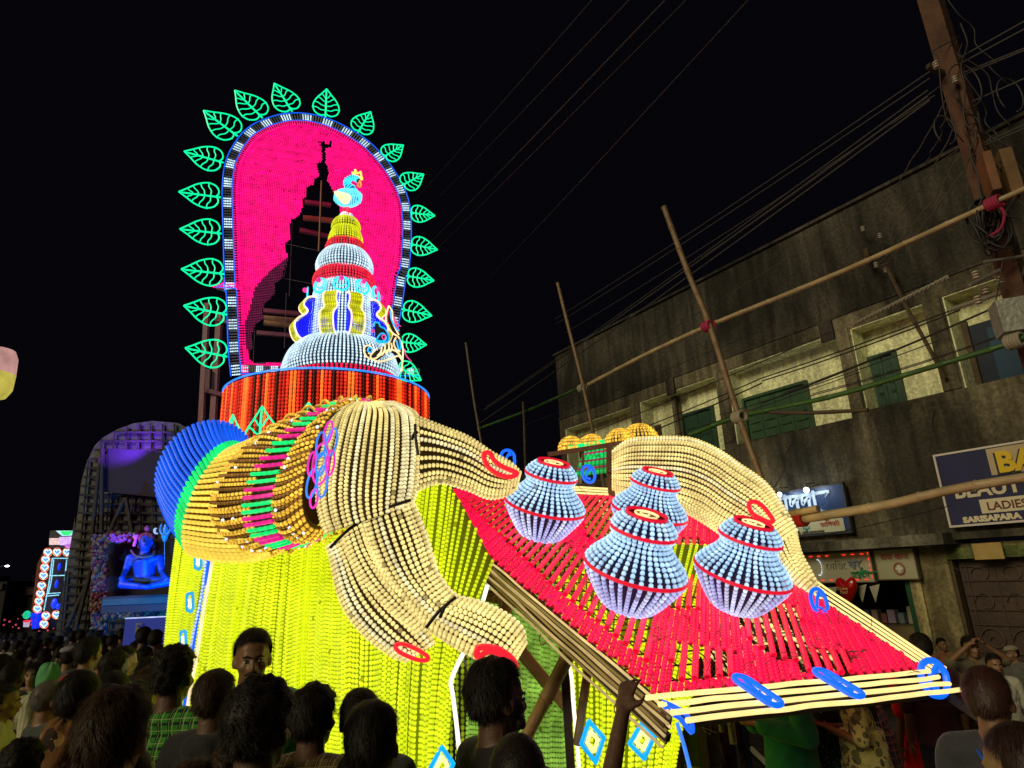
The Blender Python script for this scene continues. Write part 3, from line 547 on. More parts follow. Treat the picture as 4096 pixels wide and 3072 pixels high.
LAV = led((.48, .54, 1.0), .98, name='lavender_led'); CRIM = led((.75, .004, .03), .75, var=.1, name='crimson_neon'); AZURE = led((.0, .42, .95), 1.0, name='azure_neon')
UNLIT_GREY = plain((.3, .3, .36), .35, name='unlit_bulb_grey'); NET_BROWN = plain((.045, .03, .012), .8, name='dark_net'); NET_DARK = plain((.02, .02, .03), .8, name='black_net')
def px3(pts, Y): return A_([at(x, y, Y if not callable(Y) else Y(x, y)) for x, y in pts])

# ---------------- backdrop arch with the temple shaped opening
AY = 9.0; AU = A_([.947, .32, 0]); AN = A_([.32, -.947, 0]); AP0 = at(300, 370, AY)
def arp(x, y): return on_plane(x, y, AP0, AN)
def ar2(x, y):                                           # arch-plane metres
    p = arp(x, y) - AP0; return np.dot(p, AU), p[2]
def arw(s, z, off=0.0): return AP0 + AU * s + A_([0, 0, z]) + AN * off
outer_px = [(231, 377), z2(555, 700), z2(540, 300), z1(530, 1600), z1(515, 1100), z1(512, 900), z1(530, 730), z1(580, 610), z1(660, 500), z1(760, 430), z1(900, 380), z1(1020, 365), z1(1130, 372), z1(1260, 405), z1(1400, 470), z1(1540, 560), z1(1660, 680), z1(1740, 790), z1(1800, 900), z1(1835, 1010), z1(1848, 1150), z1(1845, 1300), z1(1830, 1480), z2(1810, 200), z2(1785, 380), z2(1755, 560), z2(1720, 850)]
outer = crom(A_([ar2(*p) for p in outer_px]), 260)
Lo = np.concatenate([[0], np.cumsum(np.linalg.norm(np.diff(outer, axis=0), axis=1))])
def resamp(P, n):
    L = np.concatenate([[0], np.cumsum(np.linalg.norm(np.diff(P, axis=0), axis=1))]); t = np.linspace(0, L[-1], n)
    return np.stack([np.interp(t, L, P[:, a]) for a in range(P.shape[1])], 1)
outer = resamp(outer, 260)
tn = nrm(np.gradient(outer, axis=0)); inw = np.stack([tn[:, 1], -tn[:, 0]], 1)          # inward normal (path runs clockwise)
BW = .142
inner = outer + inw * BW
arch = empty('light_arch', (AP0[0], AP0[1], 0), 'tall pink arch of light with black temple shaped opening and mint leaf border', 'light panel')
def a3(P, off=0.0): return A_([arw(p[0], p[1], off) for p in P])
MB().tube(a3(outer, .03), .0085, 6).build('edge_tube', BLUE, arch)
MB().tube(a3(outer + inw * BW, .03), .0075, 6).build('edge_tube', BLUE, arch)
# border: blocks of lit and unlit bulb strings, across the band
NBK = 61; blk_lit = None
for k in range(NBK):
    i0 = int(k / NBK * 259); lit = k % 2 == 0; mb = MB()
    for j in range(4):
        f = (k + (j + .5) / 4) / NBK * 259; i = int(f); w = f - i
        if i >= 258: continue
        a = outer[i] * (1 - w) + outer[i + 1] * w; n = inw[i]
        mb.strand(a3([a + n * .014, a + n * (BW - .012)], .02), .025, .0125, AN, 5, level=rng.uniform(.8, 1.1))
    mb.build('bulb_block', WHITE if lit else UNLIT_GREY, arch, kind='stuff')
# bottom border
b0, b1 = A_(ar2(241, 369)), A_(ar2(420, 372))
for k in range(26):
    mb = MB()
    for j in range(4):
        a = b0 + (b1 - b0) * (k + (j + .5) / 4) / 26
        mb.strand(a3([a + [0, .05], a - [0, .05]], .02), .025, .0105, AN, 5)
    mb.build('bulb_block', WHITE if k % 2 == 0 else UNLIT_GREY, arch, kind='stuff')
MB().tube(a3([b0 - [0, .075], b1 - [0, .075]], .03), .008, 6).build('edge_tube', BLUE, arch)
# pink rows
hole_px = [z1(*p) for p in [(1216, 545), (1212, 600), (1215, 700), (1175, 720), (1185, 770), (1198, 800), (1165, 825), (1155, 862), (1110, 878), (1098, 920), (1108, 950), (1080, 962), (1072, 1030), (1048, 1090), (1000, 1112), (985, 1160), (985, 1250), (950, 1285), (960, 1340), (975, 1372), (965, 1440), (950, 1510), (880, 1560)]] + \
    [z2(*p) for p in [(882, 310), (812, 370), (790, 430), (802, 480), (745, 520), (715, 600), (725, 680), (700, 720), (700, 770), (735, 800), (1000, 800), (1250, 700), (1300, 400)]] + [z1(*p) for p in [(1450, 1500), (1500, 1300), (1400, 1150), (1340, 1060), (1330, 1010), (1300, 930), (1272, 870), (1240, 830), (1262, 790), (1250, 730), (1232, 700), (1230, 620)]]
hole = A_([ar2(*p) for p in hole_px])
dimr = A_([ar2(*p) for p in [z1(975, 1372), z1(880, 1450), z1(800, 1520), z1(740, 1600), z2(720, 350), z2(700, 430), z2(655, 560), z2(652, 650), z2(700, 720), z2(900, 720), z2(900, 300)]])
tri = A_([ar2(*z1(*p)) for p in [(1185, 540), (1190, 580), (1215, 600), (1212, 700), (1240, 700), (1236, 610), (1275, 600), (1280, 535), (1262, 580), (1236, 575), (1222, 540), (1210, 575), (1195, 575)]])
def cuts(poly, z):
    xs = []; n = len(poly)
    for i in range(n):
        (x0, y0), (x1, y1) = poly[i], poly[(i + 1) % n]
        if (y0 > z) != (y1 > z): xs.append(x0 + (z - y0) / (y1 - y0) * (x1 - x0))
    return sorted(xs)
def inside(poly, x, z): return sum(1 for c in cuts(poly, z) if c < x) % 2 == 1
rows = MB(); dim = MB(); edge = MB()
inn2 = outer + inw * (BW + .05)
zmin = b0[1] + .07; zmax = inn2[:, 1].max(); pitch = .0265; nrow = int((zmax - zmin) / pitch)
for r in range(nrow):
    z = zmin + (r + .5) * pitch; oc = cuts(inn2, z)
    if len(oc) < 2:
        oc = cuts(np.vstack([inn2, [inn2[-1][0], -2], [inn2[0][0], -2]]), z)
    if len(oc) < 2: continue
    xs = np.arange(oc[0], oc[-1], .027)
    state = [0 if inside(hole, x, z) else (3 if inside(tri, x, z) else (2 if inside(dimr, x, z) else 1)) for x in xs]
    s0 = 0
    for i in range(1, len(xs) + 1):
        if i == len(xs) or state[i] != state[s0]:
            if state[s0] in (1, 2) and i - s0 > 1:
                P = a3([(xs[s0], z), (xs[i - 1] + .02, z)], .0)
                (rows if state[s0] == 1 else dim).strand(P, .027, .0135 if state[s0] == 1 else .008, AN, 4, g0=.45, level=rng.uniform(.82, 1.08))
            s0 = i
rows.build('pink_bulb_rows', PINK, arch, kind='stuff'); dim.build('unlit_pink_bulb_rows', DIMPINK, arch, kind='stuff')
for i in range(0, 259):
    f = outer[i]; edge.strand(a3([f + inw[i] * (BW + .008), f + inw[i] * (BW + .1)], .025), .03, .0125, AN, 4, level=rng.uniform(.8, 1.1))
edge.build('slanted_bulb_fringe', PINK, arch, kind='stuff')
# wire lattice holding the rows, hole rim and stays
wl = MB()
for x0, y0, x1, y1 in [(708, 470, 716, 390), (0, 0, 0, 0)]: pass
hr = a3(np.vstack([hole[:36]]), -.01); wl.tube(hr, .003, 4)
for a, b in [(z1(1008, 1120), z1(985, 1650)), (z1(950, 1275), z1(1200, 1330)), (z1(950, 1525), z2(1150, 235)), (z2(800, 480), z2(965, 507)), (z2(740, 560), z2(728, 800)), (z2(965, 300), z2(950, 690)), (z2(700, 800), z2(950, 790))]:
    wl.tube(a3([ar2(*a), ar2(*b)], -.02), .004, 4)
for k in range(24):
    t = k / 24; p = hole[22 + int(t * 9)]; wl.tube(a3([p, p + A_([-.10, .02])], -.01), .0025, 3)
wl.build('stay_wires', plain((.45, .35, .45), .4, .5, name='wire_silver'), arch, kind='stuff')
MB().tube(a3([ar2(*z1(1215, 830)), ar2(*z1(1205, 1100)), ar2(*z1(1195, 1330))], -.03), .016, 5).build('inner_mast', plain((.35, .12, .06), .6), arch)
# leaves
def leaf_curves(base, tip, wk=.40):
    base = A_(base); tip = A_(tip); d = tip - base; L = np.linalg.norm(d); d = d / L; n = A_([-d[1], d[0]])
    def M(s, t): return base + d * s * L + n * t * L
    half = [(.11, 0), (.055, .09), (.06, .20), (.16, .33), (.36, .375), (.60, .29), (.83, .12), (1.0, 0)]
    C = []
    for sg in (1, -1):
        C.append(crom([M(s, sg * t) for s, t in half], 30))
    C.append(A_([M(0, 0), M(.98, 0)])); C.append(A_([M(0, .018), M(.9, .012)]))
    for sg in (1, -1):
        for s0, s1, t1 in [(.24, .30, .40), (.38, .50, .345), (.52, .68, .24), (.66, .80, .135)]:
            C.append(crom([M(s0, 0), M((s0 + s1) / 2 - .035, sg * t1 * .38), M((s0 + s1) / 2 + .035, sg * t1 * .66), M(s1, sg * t1)], 8))
    return C
leaves = [(z1(245, 645), z1(522, 722)), (z1(207, 930), z1(502, 967)), (z1(215, 1192), z1(508, 1222)), (z1(225, 1475), z1(528, 1507)), (z1(382, 358), z1(622, 535)), (z1(602, 215), z1(798, 407)), (z1(880, 165), z1(1008, 362)), (z1(1250, 205), z1(1243, 402)),
          (z1(1560, 365), z1(1472, 512)), (z1(1790, 600), z1(1652, 684)), (z1(1933, 805), z1(1782, 884)), (z1(2012, 1097), z1(1838, 1077)), (z1(2030, 1337), z1(1838, 1298)), (z1(2005, 1555), z1(1812, 1522)),
          (z2(243, 405), z2(547, 467)), (z2(253, 703), z2(550, 762)), (z2(1990, 475), z2(1778, 430)), (z2(1952, 680), z2(1770, 660)), (z2(1915, 930), z2(1745, 830))]
for k, (tp, bs) in enumerate(leaves):
    mb = MB(); C = leaf_curves(ar2(*bs), ar2(*tp)); Lm = np.linalg.norm(A_(ar2(*bs)) - A_(ar2(*tp)))
    for j, c in enumerate(C): mb.tube(a3(c, .06), (.0115 if j in (0, 1) else .010 if j in (2, 3) else .0085), 5)
    mb.build('leaf', MINT, arch)
# masts behind the arch
fr = MB()
for a, b, w in [((203, 290), (205, 425), .07), ((216, 300), (214, 425), .08), ((228, 378), (226, 440), .08)]:
    fr.beam(a3([ar2(*a)], -.5)[0], a3([ar2(*b)], -.5)[0] - A_([0, 0, 2.9]), w, w, (1, 0, 0))
for a, b in [((203, 382), (240, 392)), ((204, 360), (203, 384)), ((262, 299), (400, 312)), ((255, 322), (400, 334)), z2(0, 0) and ((212, 308), (230, 312)), (z1(1095, 880), z1(1290, 905)), (z1(1060, 1085), z1(1300, 1140))]:
    fr.beam(a3([ar2(*a)], -.45)[0], a3([ar2(*b)], -.45)[0], .06, .06)
fr.build('scaffold_frame', plain((.28, .12, .16), .6, 0, .3, 20, name='scaffold_steel'), arch, kind='stuff')
for y0, y1 in [(303, 312), (308, 318)]:
    MB().tube(crom(a3([ar2(262, y0), ar2(300, (y0 + y1) / 2 - 1), ar2(360, y1)], -.6), 12), .05, 8).build('bamboo_crossbar', plain((.35, .25, .12), .6, bump=.4, var=.3), arch)
MB().tube(a3([ar2(*z1(1085, 985)), ar2(*z1(1320, 1010))], -.5), .05, 8).build('bamboo_crossbar', plain((.35, .25, .12), .6, bump=.4, var=.3), arch)

# ---------------- striped drum and temple tower
TY = 7.4; DC = at(330, 367, TY - 1.16); DC = A_([DC[0] * TY / (TY - 1.16) if False else at(330, 400, TY)[0], TY, 0.0]); DR = 1.17
zr = at(330, 367, TY - DR)[2]
tower = empty('temple_tower_of_lights', (DC[0], TY, 0), 'ice blue beaded temple tower with peacock finial on striped red orange drum', 'light sculpture')
def cyl(az, r, z, c=None): c = DC if c is None else c; return A_([c[0] + r * math.sin(az), c[1] - r * math.cos(az), z])
zb = zr - 1.05
grp = {0: MB(), 1: MB(), 2: MB(), 3: MB()}
NS = 190
for k in range(NS):
    az = -math.pi + 2 * math.pi * (k + .5) / NS
    ph = (k * 1.0) % 15
    m = 0 if ph in (3, 4, 11) else 1 if ph in (2, 5, 12, 13, 8) else 2 if ph in (0, 6, 10, 1) else 3
    if az < -.55: m = [0, 2, 1, 2][k % 4] if (k // 5) % 3 else m
    n = cyl(az, 1, 0) - cyl(az, 0, 0)
    P = [cyl(az, DR, zr - .02), cyl(az, DR * (1 if True else 1), zb)]
    if m == 3: grp[3].strand(P, .05, .016, n, 5)
    elif m == 0: grp[0].strand(P, .05, .0155, n, 5, tube=True, flat=.9)
    else: grp[m].strand(P, .04, .0155, n, 5, g0=.5)
grp[0].build('orange_bulb_strings', led((1.0, .16, .015), 1.15, var=.35, name='bright_orange_led', vscale=5), tower, kind='stuff'); grp[1].build('red_bulb_strings', led((1.0, .03, .008), .95, var=.4, name='red_orange_led', vscale=5), tower, kind='stuff')
grp[2].build('dark_red_bulb_strings', DORANGE, tower, kind='stuff'); grp[3].build('unlit_bulb_strings', UNLIT_BROWN, tower, kind='stuff')
MB().lathe((DC[0], TY, 0), [(DR - .03, zr), (DR - .03, zb)], 64).lathe((DC[0], TY, 0), [(.05, zr - .02), (DR - .02, zr - .02)], 64).build('drum_shell', plain((.06, .008, .005), .8), tower)
MB().tube([cyl(a, DR + .01, zr) for a in np.linspace(0, 2 * np.pi, 90)[:-1]], .011, 6, True).build('rim_tube', led((.02, .25, 1.0), 1.1, name='rim_blue'), tower)
# support column down to the ground
MB().lathe((DC[0], TY, 0), [(.5, 0), (.5, zb)], 20).build('core_column', plain((.05, .04, .03), .8), tower)
for tpx, bpx, az in [((251, 409), (255, 442), -.62), ((291, 405), (283, 440), -.28), ((236, 432), (240, 450), -.85), ((345, 402), (340, 440), .12)]:
    mb = MB(); zt = at(tpx[0], tpx[1], TY - DR)[2]
    C = leaf_curves((0, 0), (0, .62))
    for c in C[:]: mb.tube([cyl(az + q[0] / DR, DR + .05, zt - .62 + q[1]) for q in c], .009, 5)
    mb.build('leaf', MINT, tower)
# tower sections: (radius px, photo y of the front edge)
TC = A_([at(341, 380, TY)[0], TY, 0])
def tw(w, y): r = w / 668 * TY; return r, at(341, y, TY - r)[2]
def section(name, prof, n, mat, r=.0125, pitch=.036, sides=5, core=True, **kw):
    pr = A_([tw(*p) for p in prof]); pr = crom(pr, max(8, 5 * len(pr))); mb = MB()
    for k in range(n):
        az = -math.pi + 2 * math.pi * (k + .5) / n; P = A_([cyl(az, p[0], p[1], TC) for p in pr])
        nn = cyl(az, 1, 0, TC) - cyl(az, 0, 0, TC)
        mb.strand(P, pitch, r, nn + A_([0, 0, .15]), sides, level=rng.uniform(.75, 1.1), **kw)
    mb.build(name, mat, tower, kind='stuff')
    if core: MB().lathe((TC[0], TC[1], 0), [(max(.02, p[0] - .045), p[1]) for p in pr], 36).build('inner_net', plain((.03, .05, .09), .8), tower)
section('base_flare_bulbs', [(60, 362), (62, 354), (61, 349), (59, 343), (55, 337), (48, 332.5), (41, 331), (35, 332.5)], 92, WHITE, .0125, .038)
section('base_red_band', [(57, 369), (59, 366), (60, 362)], 80, RED, .015, .03)
section('body_bulbs', [(35, 335), (36.5, 325), (36, 310), (34.5, 295), (32.5, 283), (29, 277), (27, 276)], 66, WHITE, .0125, .036)
section('red_ring', [(30, 277), (33.5, 273), (34, 268), (31, 264), (28, 263.5)], 64, led((1, .015, .06), .95), .014, .032)
section('dome_bulbs', [(27, 264.5), (30.5, 260), (31.5, 254), (29, 248), (24, 244.5), (19, 243.5)], 56, WHITE, .0125, .036)
section('upper_red_ring', [(19, 244.5), (21.5, 242), (21.5, 238), (18.5, 235.5)], 44, led((1, .015, .06), .95), .013, .03)
section('lime_cap_bulbs', [(17.5, 237), (19, 233), (17.5, 228), (14.5, 224)], 40, LIMED, .0125, .032)
section('lime_knob_bulbs', [(13.5, 224.5), (16, 221), (14.5, 217), (10, 215)], 34, LIMED, .0125, .032)
section('white_tip_bulbs', [(8, 216), (7, 213), (4, 212)], 20, WHITE, .012, .03); section('red_tip_bulbs', [(4, 212), (4.5, 209), (2.5, 206)], 14, RED, .011, .03)
# vase shaped fins
finp = [(37, 338), (50, 334), (55, 322), (53, 313), (46, 306), (44.5, 301), (48, 296), (48, 290), (43, 284), (35, 282)]
fr_ = crom(A_([tw(*p) for p in finp]), 36)
# same front-edge heights would tilt with radius; use true heights instead
zt0 = tw(36, 338)[1]; zt1 = tw(33, 293)[1]
hz = [0, .07, .30, .46, .58, .67, .76, .87, .97, 1.0]; hr_ = [.41, .56, .62, .585, .50, .475, .52, .515, .46, .37]
fin2 = crom(A_([(r, zt0 + (zt1 - zt0) * h) for r, h in zip(hr_, hz)]), 40)
for az in (-.92, -.04, .56, 1.42, 2.5, -2.1):
    c = A_([math.sin(az), -math.cos(az), 0]); sd = A_([math.cos(az), math.sin(az), 0]); W = .08
    o = MB()
    for sg in (-1, 1): o.tube([TC + c * r + A_([0, 0, z]) + sd * sg * W for r, z in fin2], .0115, 5)
    f = o.build('fin_outline', led((1, .78, .5), 1.1), tower)
    e = MB(); tt = np.linspace(0, 39, 62)
    for t in tt:
        i = min(38, int(t)); p = fin2[i] + (fin2[i + 1] - fin2[i]) * (t - i); d = nrm(fin2[i + 1] - fin2[i]); nn = c * d[1] - A_([0, 0, 1]) * d[0]
        e.strand([TC + c * p[0] + A_([0, 0, p[1]]) - sd * (W - .012), TC + c * p[0] + A_([0, 0, p[1]]) + sd * (W - .012)], .03, .0115, nn, 5, level=rng.uniform(.45, 1.1))
    e.build('fin_edge_bulbs', led((.72, .72, .01), .95, var=.35), f, kind='stuff')
    b = MB()
    for sg in (-1, 1):
        for k in range(1, 28):
            h = zt0 + (zt1 - zt0) * k / 28; rr = np.interp(h, fin2[:, 1], fin2[:, 0]) - .03
            b.strand([TC + c * .30 + A_([0, 0, h]) + sd * sg * (W - .02), TC + c * rr + A_([0, 0, h]) + sd * sg * (W - .02)], .028, .0118, sd * sg, 4, g0=.8)
    b.build('fin_face_bulbs', DBLUE, f, kind='stuff')
# crescent ornaments on the shoulder of the tower
for az in (-1.2, -.42, .2, .78, 1.35, 1.9):
    r0, zc = tw(35, 283); zc = tw(34, 285)[1]; c = A_([math.sin(az), -math.cos(az), 0]); sd = A_([math.cos(az), math.sin(az), 0]); o = TC + c * (r0 + .05) + A_([0, 0, zc])
    mb = MB()
    for R, dy in ((.085, 0), (.058, .022), (.095, -.006)):
        mb.tube([o + sd * R * math.cos(t) + A_([0, 0, dy + R * math.sin(t)]) for t in np.linspace(0, 2 * np.pi, 26)[:-1]], .008, 5, True)
    q = mb.build('crescent', CYAN, tower); MB().sphere(o + A_([0, 0, .055]) + c * .03, .032, 8, 6).build('pink_ball', led((.95, .03, .35), .9), q)
# side peacock and scroll in front of the tower, right
def sc2(pts, Y=6.45, n=24): return crom(px3([z2(*p) for p in pts], Y), n)
mb = MB()
for pts in [[(1690, 395), (1670, 470), (1680, 540), (1720, 590), (1760, 620), (1790, 700), (1780, 860)], [(1780, 760), (1740, 715), (1690, 705), (1640, 735), (1590, 770), (1545, 765), (1515, 725), (1520, 685), (1550, 675), (1575, 700), (1570, 730), (1545, 730)],
            [(1600, 700), (1560, 755), (1620, 790), (1700, 770), (1760, 750), (1790, 790)], [(1610, 750), (1635, 720), (1640, 690)], [(1640, 745), (1660, 710), (1665, 675)], [(1670, 735), (1690, 700), (1690, 655)], [(1700, 720), (1712, 690), (1706, 660)], [(1690, 395), (1715, 440), (1722, 520), (1760, 600)], [(1740, 620), (1725, 660), (1740, 700), (1770, 720)]]:
    mb.tube(sc2(pts), .0095, 5)
bkp = MB().prism(px3([z2(*p) for p in [(1520, 690), (1550, 675), (1590, 722), (1640, 690), (1700, 655), (1722, 600), (1684, 500), (1690, 400), (1728, 470), (1782, 620), (1786, 850), (1774, 770), (1690, 712), (1600, 785), (1540, 765)]], 6.5), (0, .02, 0)).prism(px3([z2(*p) for p in [(1585, 520), (1630, 515), (1692, 600), (1680, 655), (1600, 648)]], 6.5), (0, .02, 0))
sroll = mb.build('scroll_ornament', led((1, .72, .35), 1.05), tower)
mb = MB()
for pts in [[(1585, 540), (1590, 515), (1620, 515), (1630, 540), (1665, 560), (1690, 610), (1680, 650), (1620, 655), (1600, 640)], [(1600, 640), (1625, 600), (1650, 590), (1672, 620), (1655, 645), (1600, 640)], [(1540, 715), (1550, 690), (1570, 700), (1565, 725), (1540, 715)], [(1745, 640), (1760, 700), (1775, 690), (1768, 630)], [(1700, 430), (1712, 500), (1745, 560), (1765, 570)]]: mb.tube(sc2(pts, 6.4), .009, 5)
mb.build('blue_peacock_outline', AZURE, sroll); bkp.build('scroll_backing', plain((.008, .008, .012), .8, name='black_backing'), sroll, smooth=False, kind='stuff')
mb = MB()
for pts in [[(1640, 610), (1655, 600), (1668, 615), (1655, 635), (1640, 610)], [(1735, 480), (1745, 520), (1775, 540)], [(1720, 440), (1730, 510), (1760, 560)], [(1800, 700), (1812, 745), (1850, 790)]]: mb.tube(sc2(pts, 6.38, 12), .007, 5)
mb.sphere(at(*z2(1578, 572), 6.38), .02, 8, 5); mb.build('pink_outline', led((.8, .05, .3), .8), sroll, kind='stuff')
# peacock finial
pc = MB(); PYd = TY - .05
def pk(x, y, d=0.0): return at(*z1(x, y), PYd + d)
neck = crom(A_([pk(1440, 960), pk(1430, 900), pk(1400, 870), pk(1395, 840), pk(1420, 818), pk(1455, 818), pk(1478, 838)]), 60)
rad = np.concatenate([np.linspace(.095, .062, 20), np.linspace(.062, .048, 20), np.linspace(.048, .05, 20)])
for i in range(0, 60, 4):
    T = nrm(neck[min(i + 1, 59)] - neck[max(i - 1, 0)]); s_ = nrm(np.cross(T, [0, 1, 0])); u_ = np.cross(s_, T)
    pc.tube([neck[i] + rad[i] * .72 * (math.cos(t) * s_ + math.sin(t) * u_) for t in np.linspace(0, 2 * np.pi, 13)[:-1]], .0095, 5, True, G=np.full(60, 1.0))
pea = pc.build('peacock', led((.05, .70, .95), 1.0), tower)
MB().tube(neck, rad * .62, 8).build('neck_core', plain((.01, .08, .12), .6), pea)
bd = MB(); bc = pk(1400, 960)
for k in range(13):
    x = -0.16 + .32 * k / 12; rr = .125 * math.sqrt(max(.02, 1 - (x / .185) ** 2))
    o = bc + A_([x, 0, -.25 * x if x < 0 else -.1 * x]); bd.tube([o + rr * A_([.25 * math.cos(t), .7 * math.sin(t), math.cos(t)]) for t in np.linspace(0, 2 * np.pi, 17)[:-1]], .0115, 5, True)
bd.build('body_rings', led((.15, .75, 1.0), 1.0), pea); MB().sphere(bc, (.14, .07, .10), 12, 8).build('body_core', plain((.02, .03, .05), .6), pea)
wg = MB()
for s_, in ((1.0,), (.62,), (.28,)):
    pts = [(1310, 915), (1350, 922), (1400, 935), (1415, 960), (1395, 995), (1360, 985), (1330, 950)]; cx, cy = 1372, 955
    wg.tube(crom_closed(A_([pk(cx + (x - cx) * s_, cy + (y - cy) * s_, -.16) for x, y in pts]), 28), .013, 5, True)
wg.build('wing', led((1, .82, .35), 1.1), pea)
cr = MB()
for pts in [[(1440, 815), (1432, 775), (1455, 790), (1450, 757), (1470, 785), (1490, 772), (1495, 800), (1502, 830), (1470, 810), (1440, 815)], [(1445, 795), (1500, 815)]]: cr.tube(crom(A_([pk(*p) for p in pts]), 30), .012, 5)
cr.build('crest', led((1, .75, .08), 1.1), pea)
MB().tube(crom(A_([pk(1480, 835), pk(1493, 858), pk(1488, 880), pk(1470, 872), pk(1478, 850)]), 14), .012, 5).build('beak', led((1, .25, .03), 1.0), pea)
MB().tube([pk(1400, 1030), pk(1400, 1080)], .03, 6).build('perch', RED, pea)

# ---------------- loft: a limb or cuff given by cross sections (x1,y1,x2,y2,Y,depth,front dx,dy)
def loft_fn(S, n=24):
    C = []; Av = []; Bv = []
    for s in S:
        x1, y1, x2, y2, Y, rd = s[:6]; bx, by = (s[6], s[7]) if len(s) > 6 else (0, 0)
        p1, p2 = at(x1, y1, Y), at(x2, y2, Y); c = (p1 + p2) / 2; cx, cy = proj(c)
        b = nrm(c - A_([0, 0, CAM_H])) * rd - (at(cx + bx, cy + by, Y) - c)
        C.append(c); Av.append((p1 - p2) / 2); Bv.append(b)
    C, Av, Bv = crom(C, n), crom(Av, n), crom(Bv, n)
    return C, Av, Bv
def loft_strands(S, N_, pitch, r, n=24, th=None, keep=None, mb=None, ext=1.0, **kw):
    C, Av, Bv = loft_fn(S, n); mb = mb or MB()
    for k in range(N_):
        t = 2 * np.pi * (k + .5) / N_ if th is None else th[k]
        if keep and not keep(k, t): continue
        P = C + math.cos(t) * Av * ext + math.sin(t) * Bv * ext
        mb.strand(P, pitch, r, nrm(P - C), level=rng.uniform(.8, 1.08), **kw)
    return mb
def loft_core(S, k=.88, n=24, seg=28, caps=True):
    C, Av, Bv = loft_fn(S, n); t = np.arange(seg + 1) * 2 * np.pi / seg; mb = MB()
    mb.grid(C[:, None] + k * (np.cos(t)[None, :, None] * Av[:, None] + np.sin(t)[None, :, None] * Bv[:, None]))
    if caps:
        for e in (0, -1):
            ring = C[e] + k * (np.cos(t[:-1])[:, None] * Av[e] + np.sin(t[:-1])[:, None] * Bv[e]); mb.add(np.vstack([ring, C[e]]), None, [[i, (i + 1) % seg, seg] for i in range(seg)])
    return mb

# ---------------- near hand
HY = 4.15
hb = at(330, 560, 4.6)
hand = empty('giant_hand', (hb[0], hb[1], 0), 'giant cream bulb hand with gold bangle and blue cuff, in front of the lime skirt', 'light sculpture', 'giant hands holding the tray')
NETC = plain((.06, .035, .012), .8, name='hand_net')
# cuff: blue, green, yellow
cuff_b = [(238, 428, 180, 523, 5.0, .42, -41, -24), (238, 436, 184, 536, 4.95, .42, -34, -14), (239, 443, 190, 547, 4.9, .42, -27, -8)]
cuff_g = [(239, 443, 190, 547, 4.9, .42, -27, -8), (240, 448, 195, 555, 4.85, .42, -24, -4)]
cuff_y = [(240, 448, 195, 555, 4.85, .42, -24, -4), (262, 438, 226, 560, 4.75, .42, -24, -2), (288, 425, 262, 558, 4.7, .42, -32, 2), (315, 415, 290, 545, 4.65, .42, -45, 4)]
loft_strands(cuff_b, 64, .03, .0155, 8, tube=True, sides=6, flat=.7).build('blue_cuff_tubes', BLUE, hand, kind='stuff')
loft_strands(cuff_g, 64, .03, .0165, 4, tube=True, sides=6, flat=.7).build('green_cuff_tubes', GREEN, hand, kind='stuff')
loft_strands(cuff_y, 64, .045, .0150, 20, tube=True, sides=6, flat=.6, ext=1.01).build('yellow_cuff_tubes', YEL, hand, kind='stuff')
loft_core(cuff_y, .95, caps=False).build('cuff_lining', plain((.22, .10, .015), .8), hand); loft_core(cuff_b, .96, caps=False).build('cuff_lining', plain((.005, .02, .12), .8), hand)
# bangle
bng = [(346, 402, 298, 546, 4.62, .40, -100, 14), (347, 402.5, 302, 543, 4.5, .42, -80, 14), (348, 403, 309, 539, 4.4, .43, -60, 14), (349, 403.5, 317, 534, 4.33, .43, -42, 12), (350, 404, 324, 528, 4.28, .41, -29, 6)]
def sub(S, a, b, n=5):
    S = A_(S, dtype=float); Q = crom(S, 41); i0, i1 = int(a * 40), int(b * 40); return [tuple(Q[i]) for i in np.linspace(i0, i1, n).astype(int)]
gold = MB(); silver = MB(); bronze = MB()
C, Av, Bv = loft_fn(bng, 30)
for k in range(108):
    t = 2 * np.pi * (k + .5) / 108; P = C + math.cos(t) * Av + math.sin(t) * Bv; nn = nrm(P - C)
    for (a, b) in ((0, 12), (18, 29)):
        bow = np.sin(np.linspace(0, np.pi, b - a + 1))[:, None]; kk = 1.0 + (.10 if k % 3 == 1 else .045) * bow
        Q = (C + (math.cos(t) * Av + math.sin(t) * Bv) * 1.0)[a:b + 1]; Q = C[a:b + 1] + (Q - C[a:b + 1]) * kk
        rr = rng.random(); (bronze if k % 3 == 2 else gold).strand(Q, .029, .0108, nn[a:b + 1], 6, g0=.08, flat=.55, level=rng.uniform(.7, 1.15))
for _ in range(70):
    t = rng.uniform(0, 2 * np.pi); j = int(rng.choice([2, 5, 8, 20, 23, 26])); P = C[j] + (math.cos(t) * Av[j] + math.sin(t) * Bv[j]) * 1.045; silver.sphere(P, .011, 6, 4)
gold.build('gold_bead_strings', GOLD, hand, kind='stuff'); silver.build('silver_beads', SILV, hand, kind='stuff'); bronze.build('bronze_bead_strings', led((.5, .20, .03), .4, var=.5, name='bronze_led', vscale=14), hand, kind='stuff')
pk_, gr_ = MB(), MB()
for k in range(64):
    t = 2 * np.pi * (k + .5) / 64; P = (C + (math.cos(t) * Av + math.sin(t) * Bv) * 1.05)[11:20]
    (pk_ if (k // 2) % 2 else gr_).strand(P, .05, .014, nrm(P - C[11:20]), 6, tube=True, level=1)
pk_.build('magenta_bangle_tubes', MAG, hand, kind='stuff'); gr_.build('green_bangle_tubes', GREEN, hand, kind='stuff')
loft_core(bng, .95, caps=False).build('bangle_lining', plain((.10, .06, .015), .7), hand)
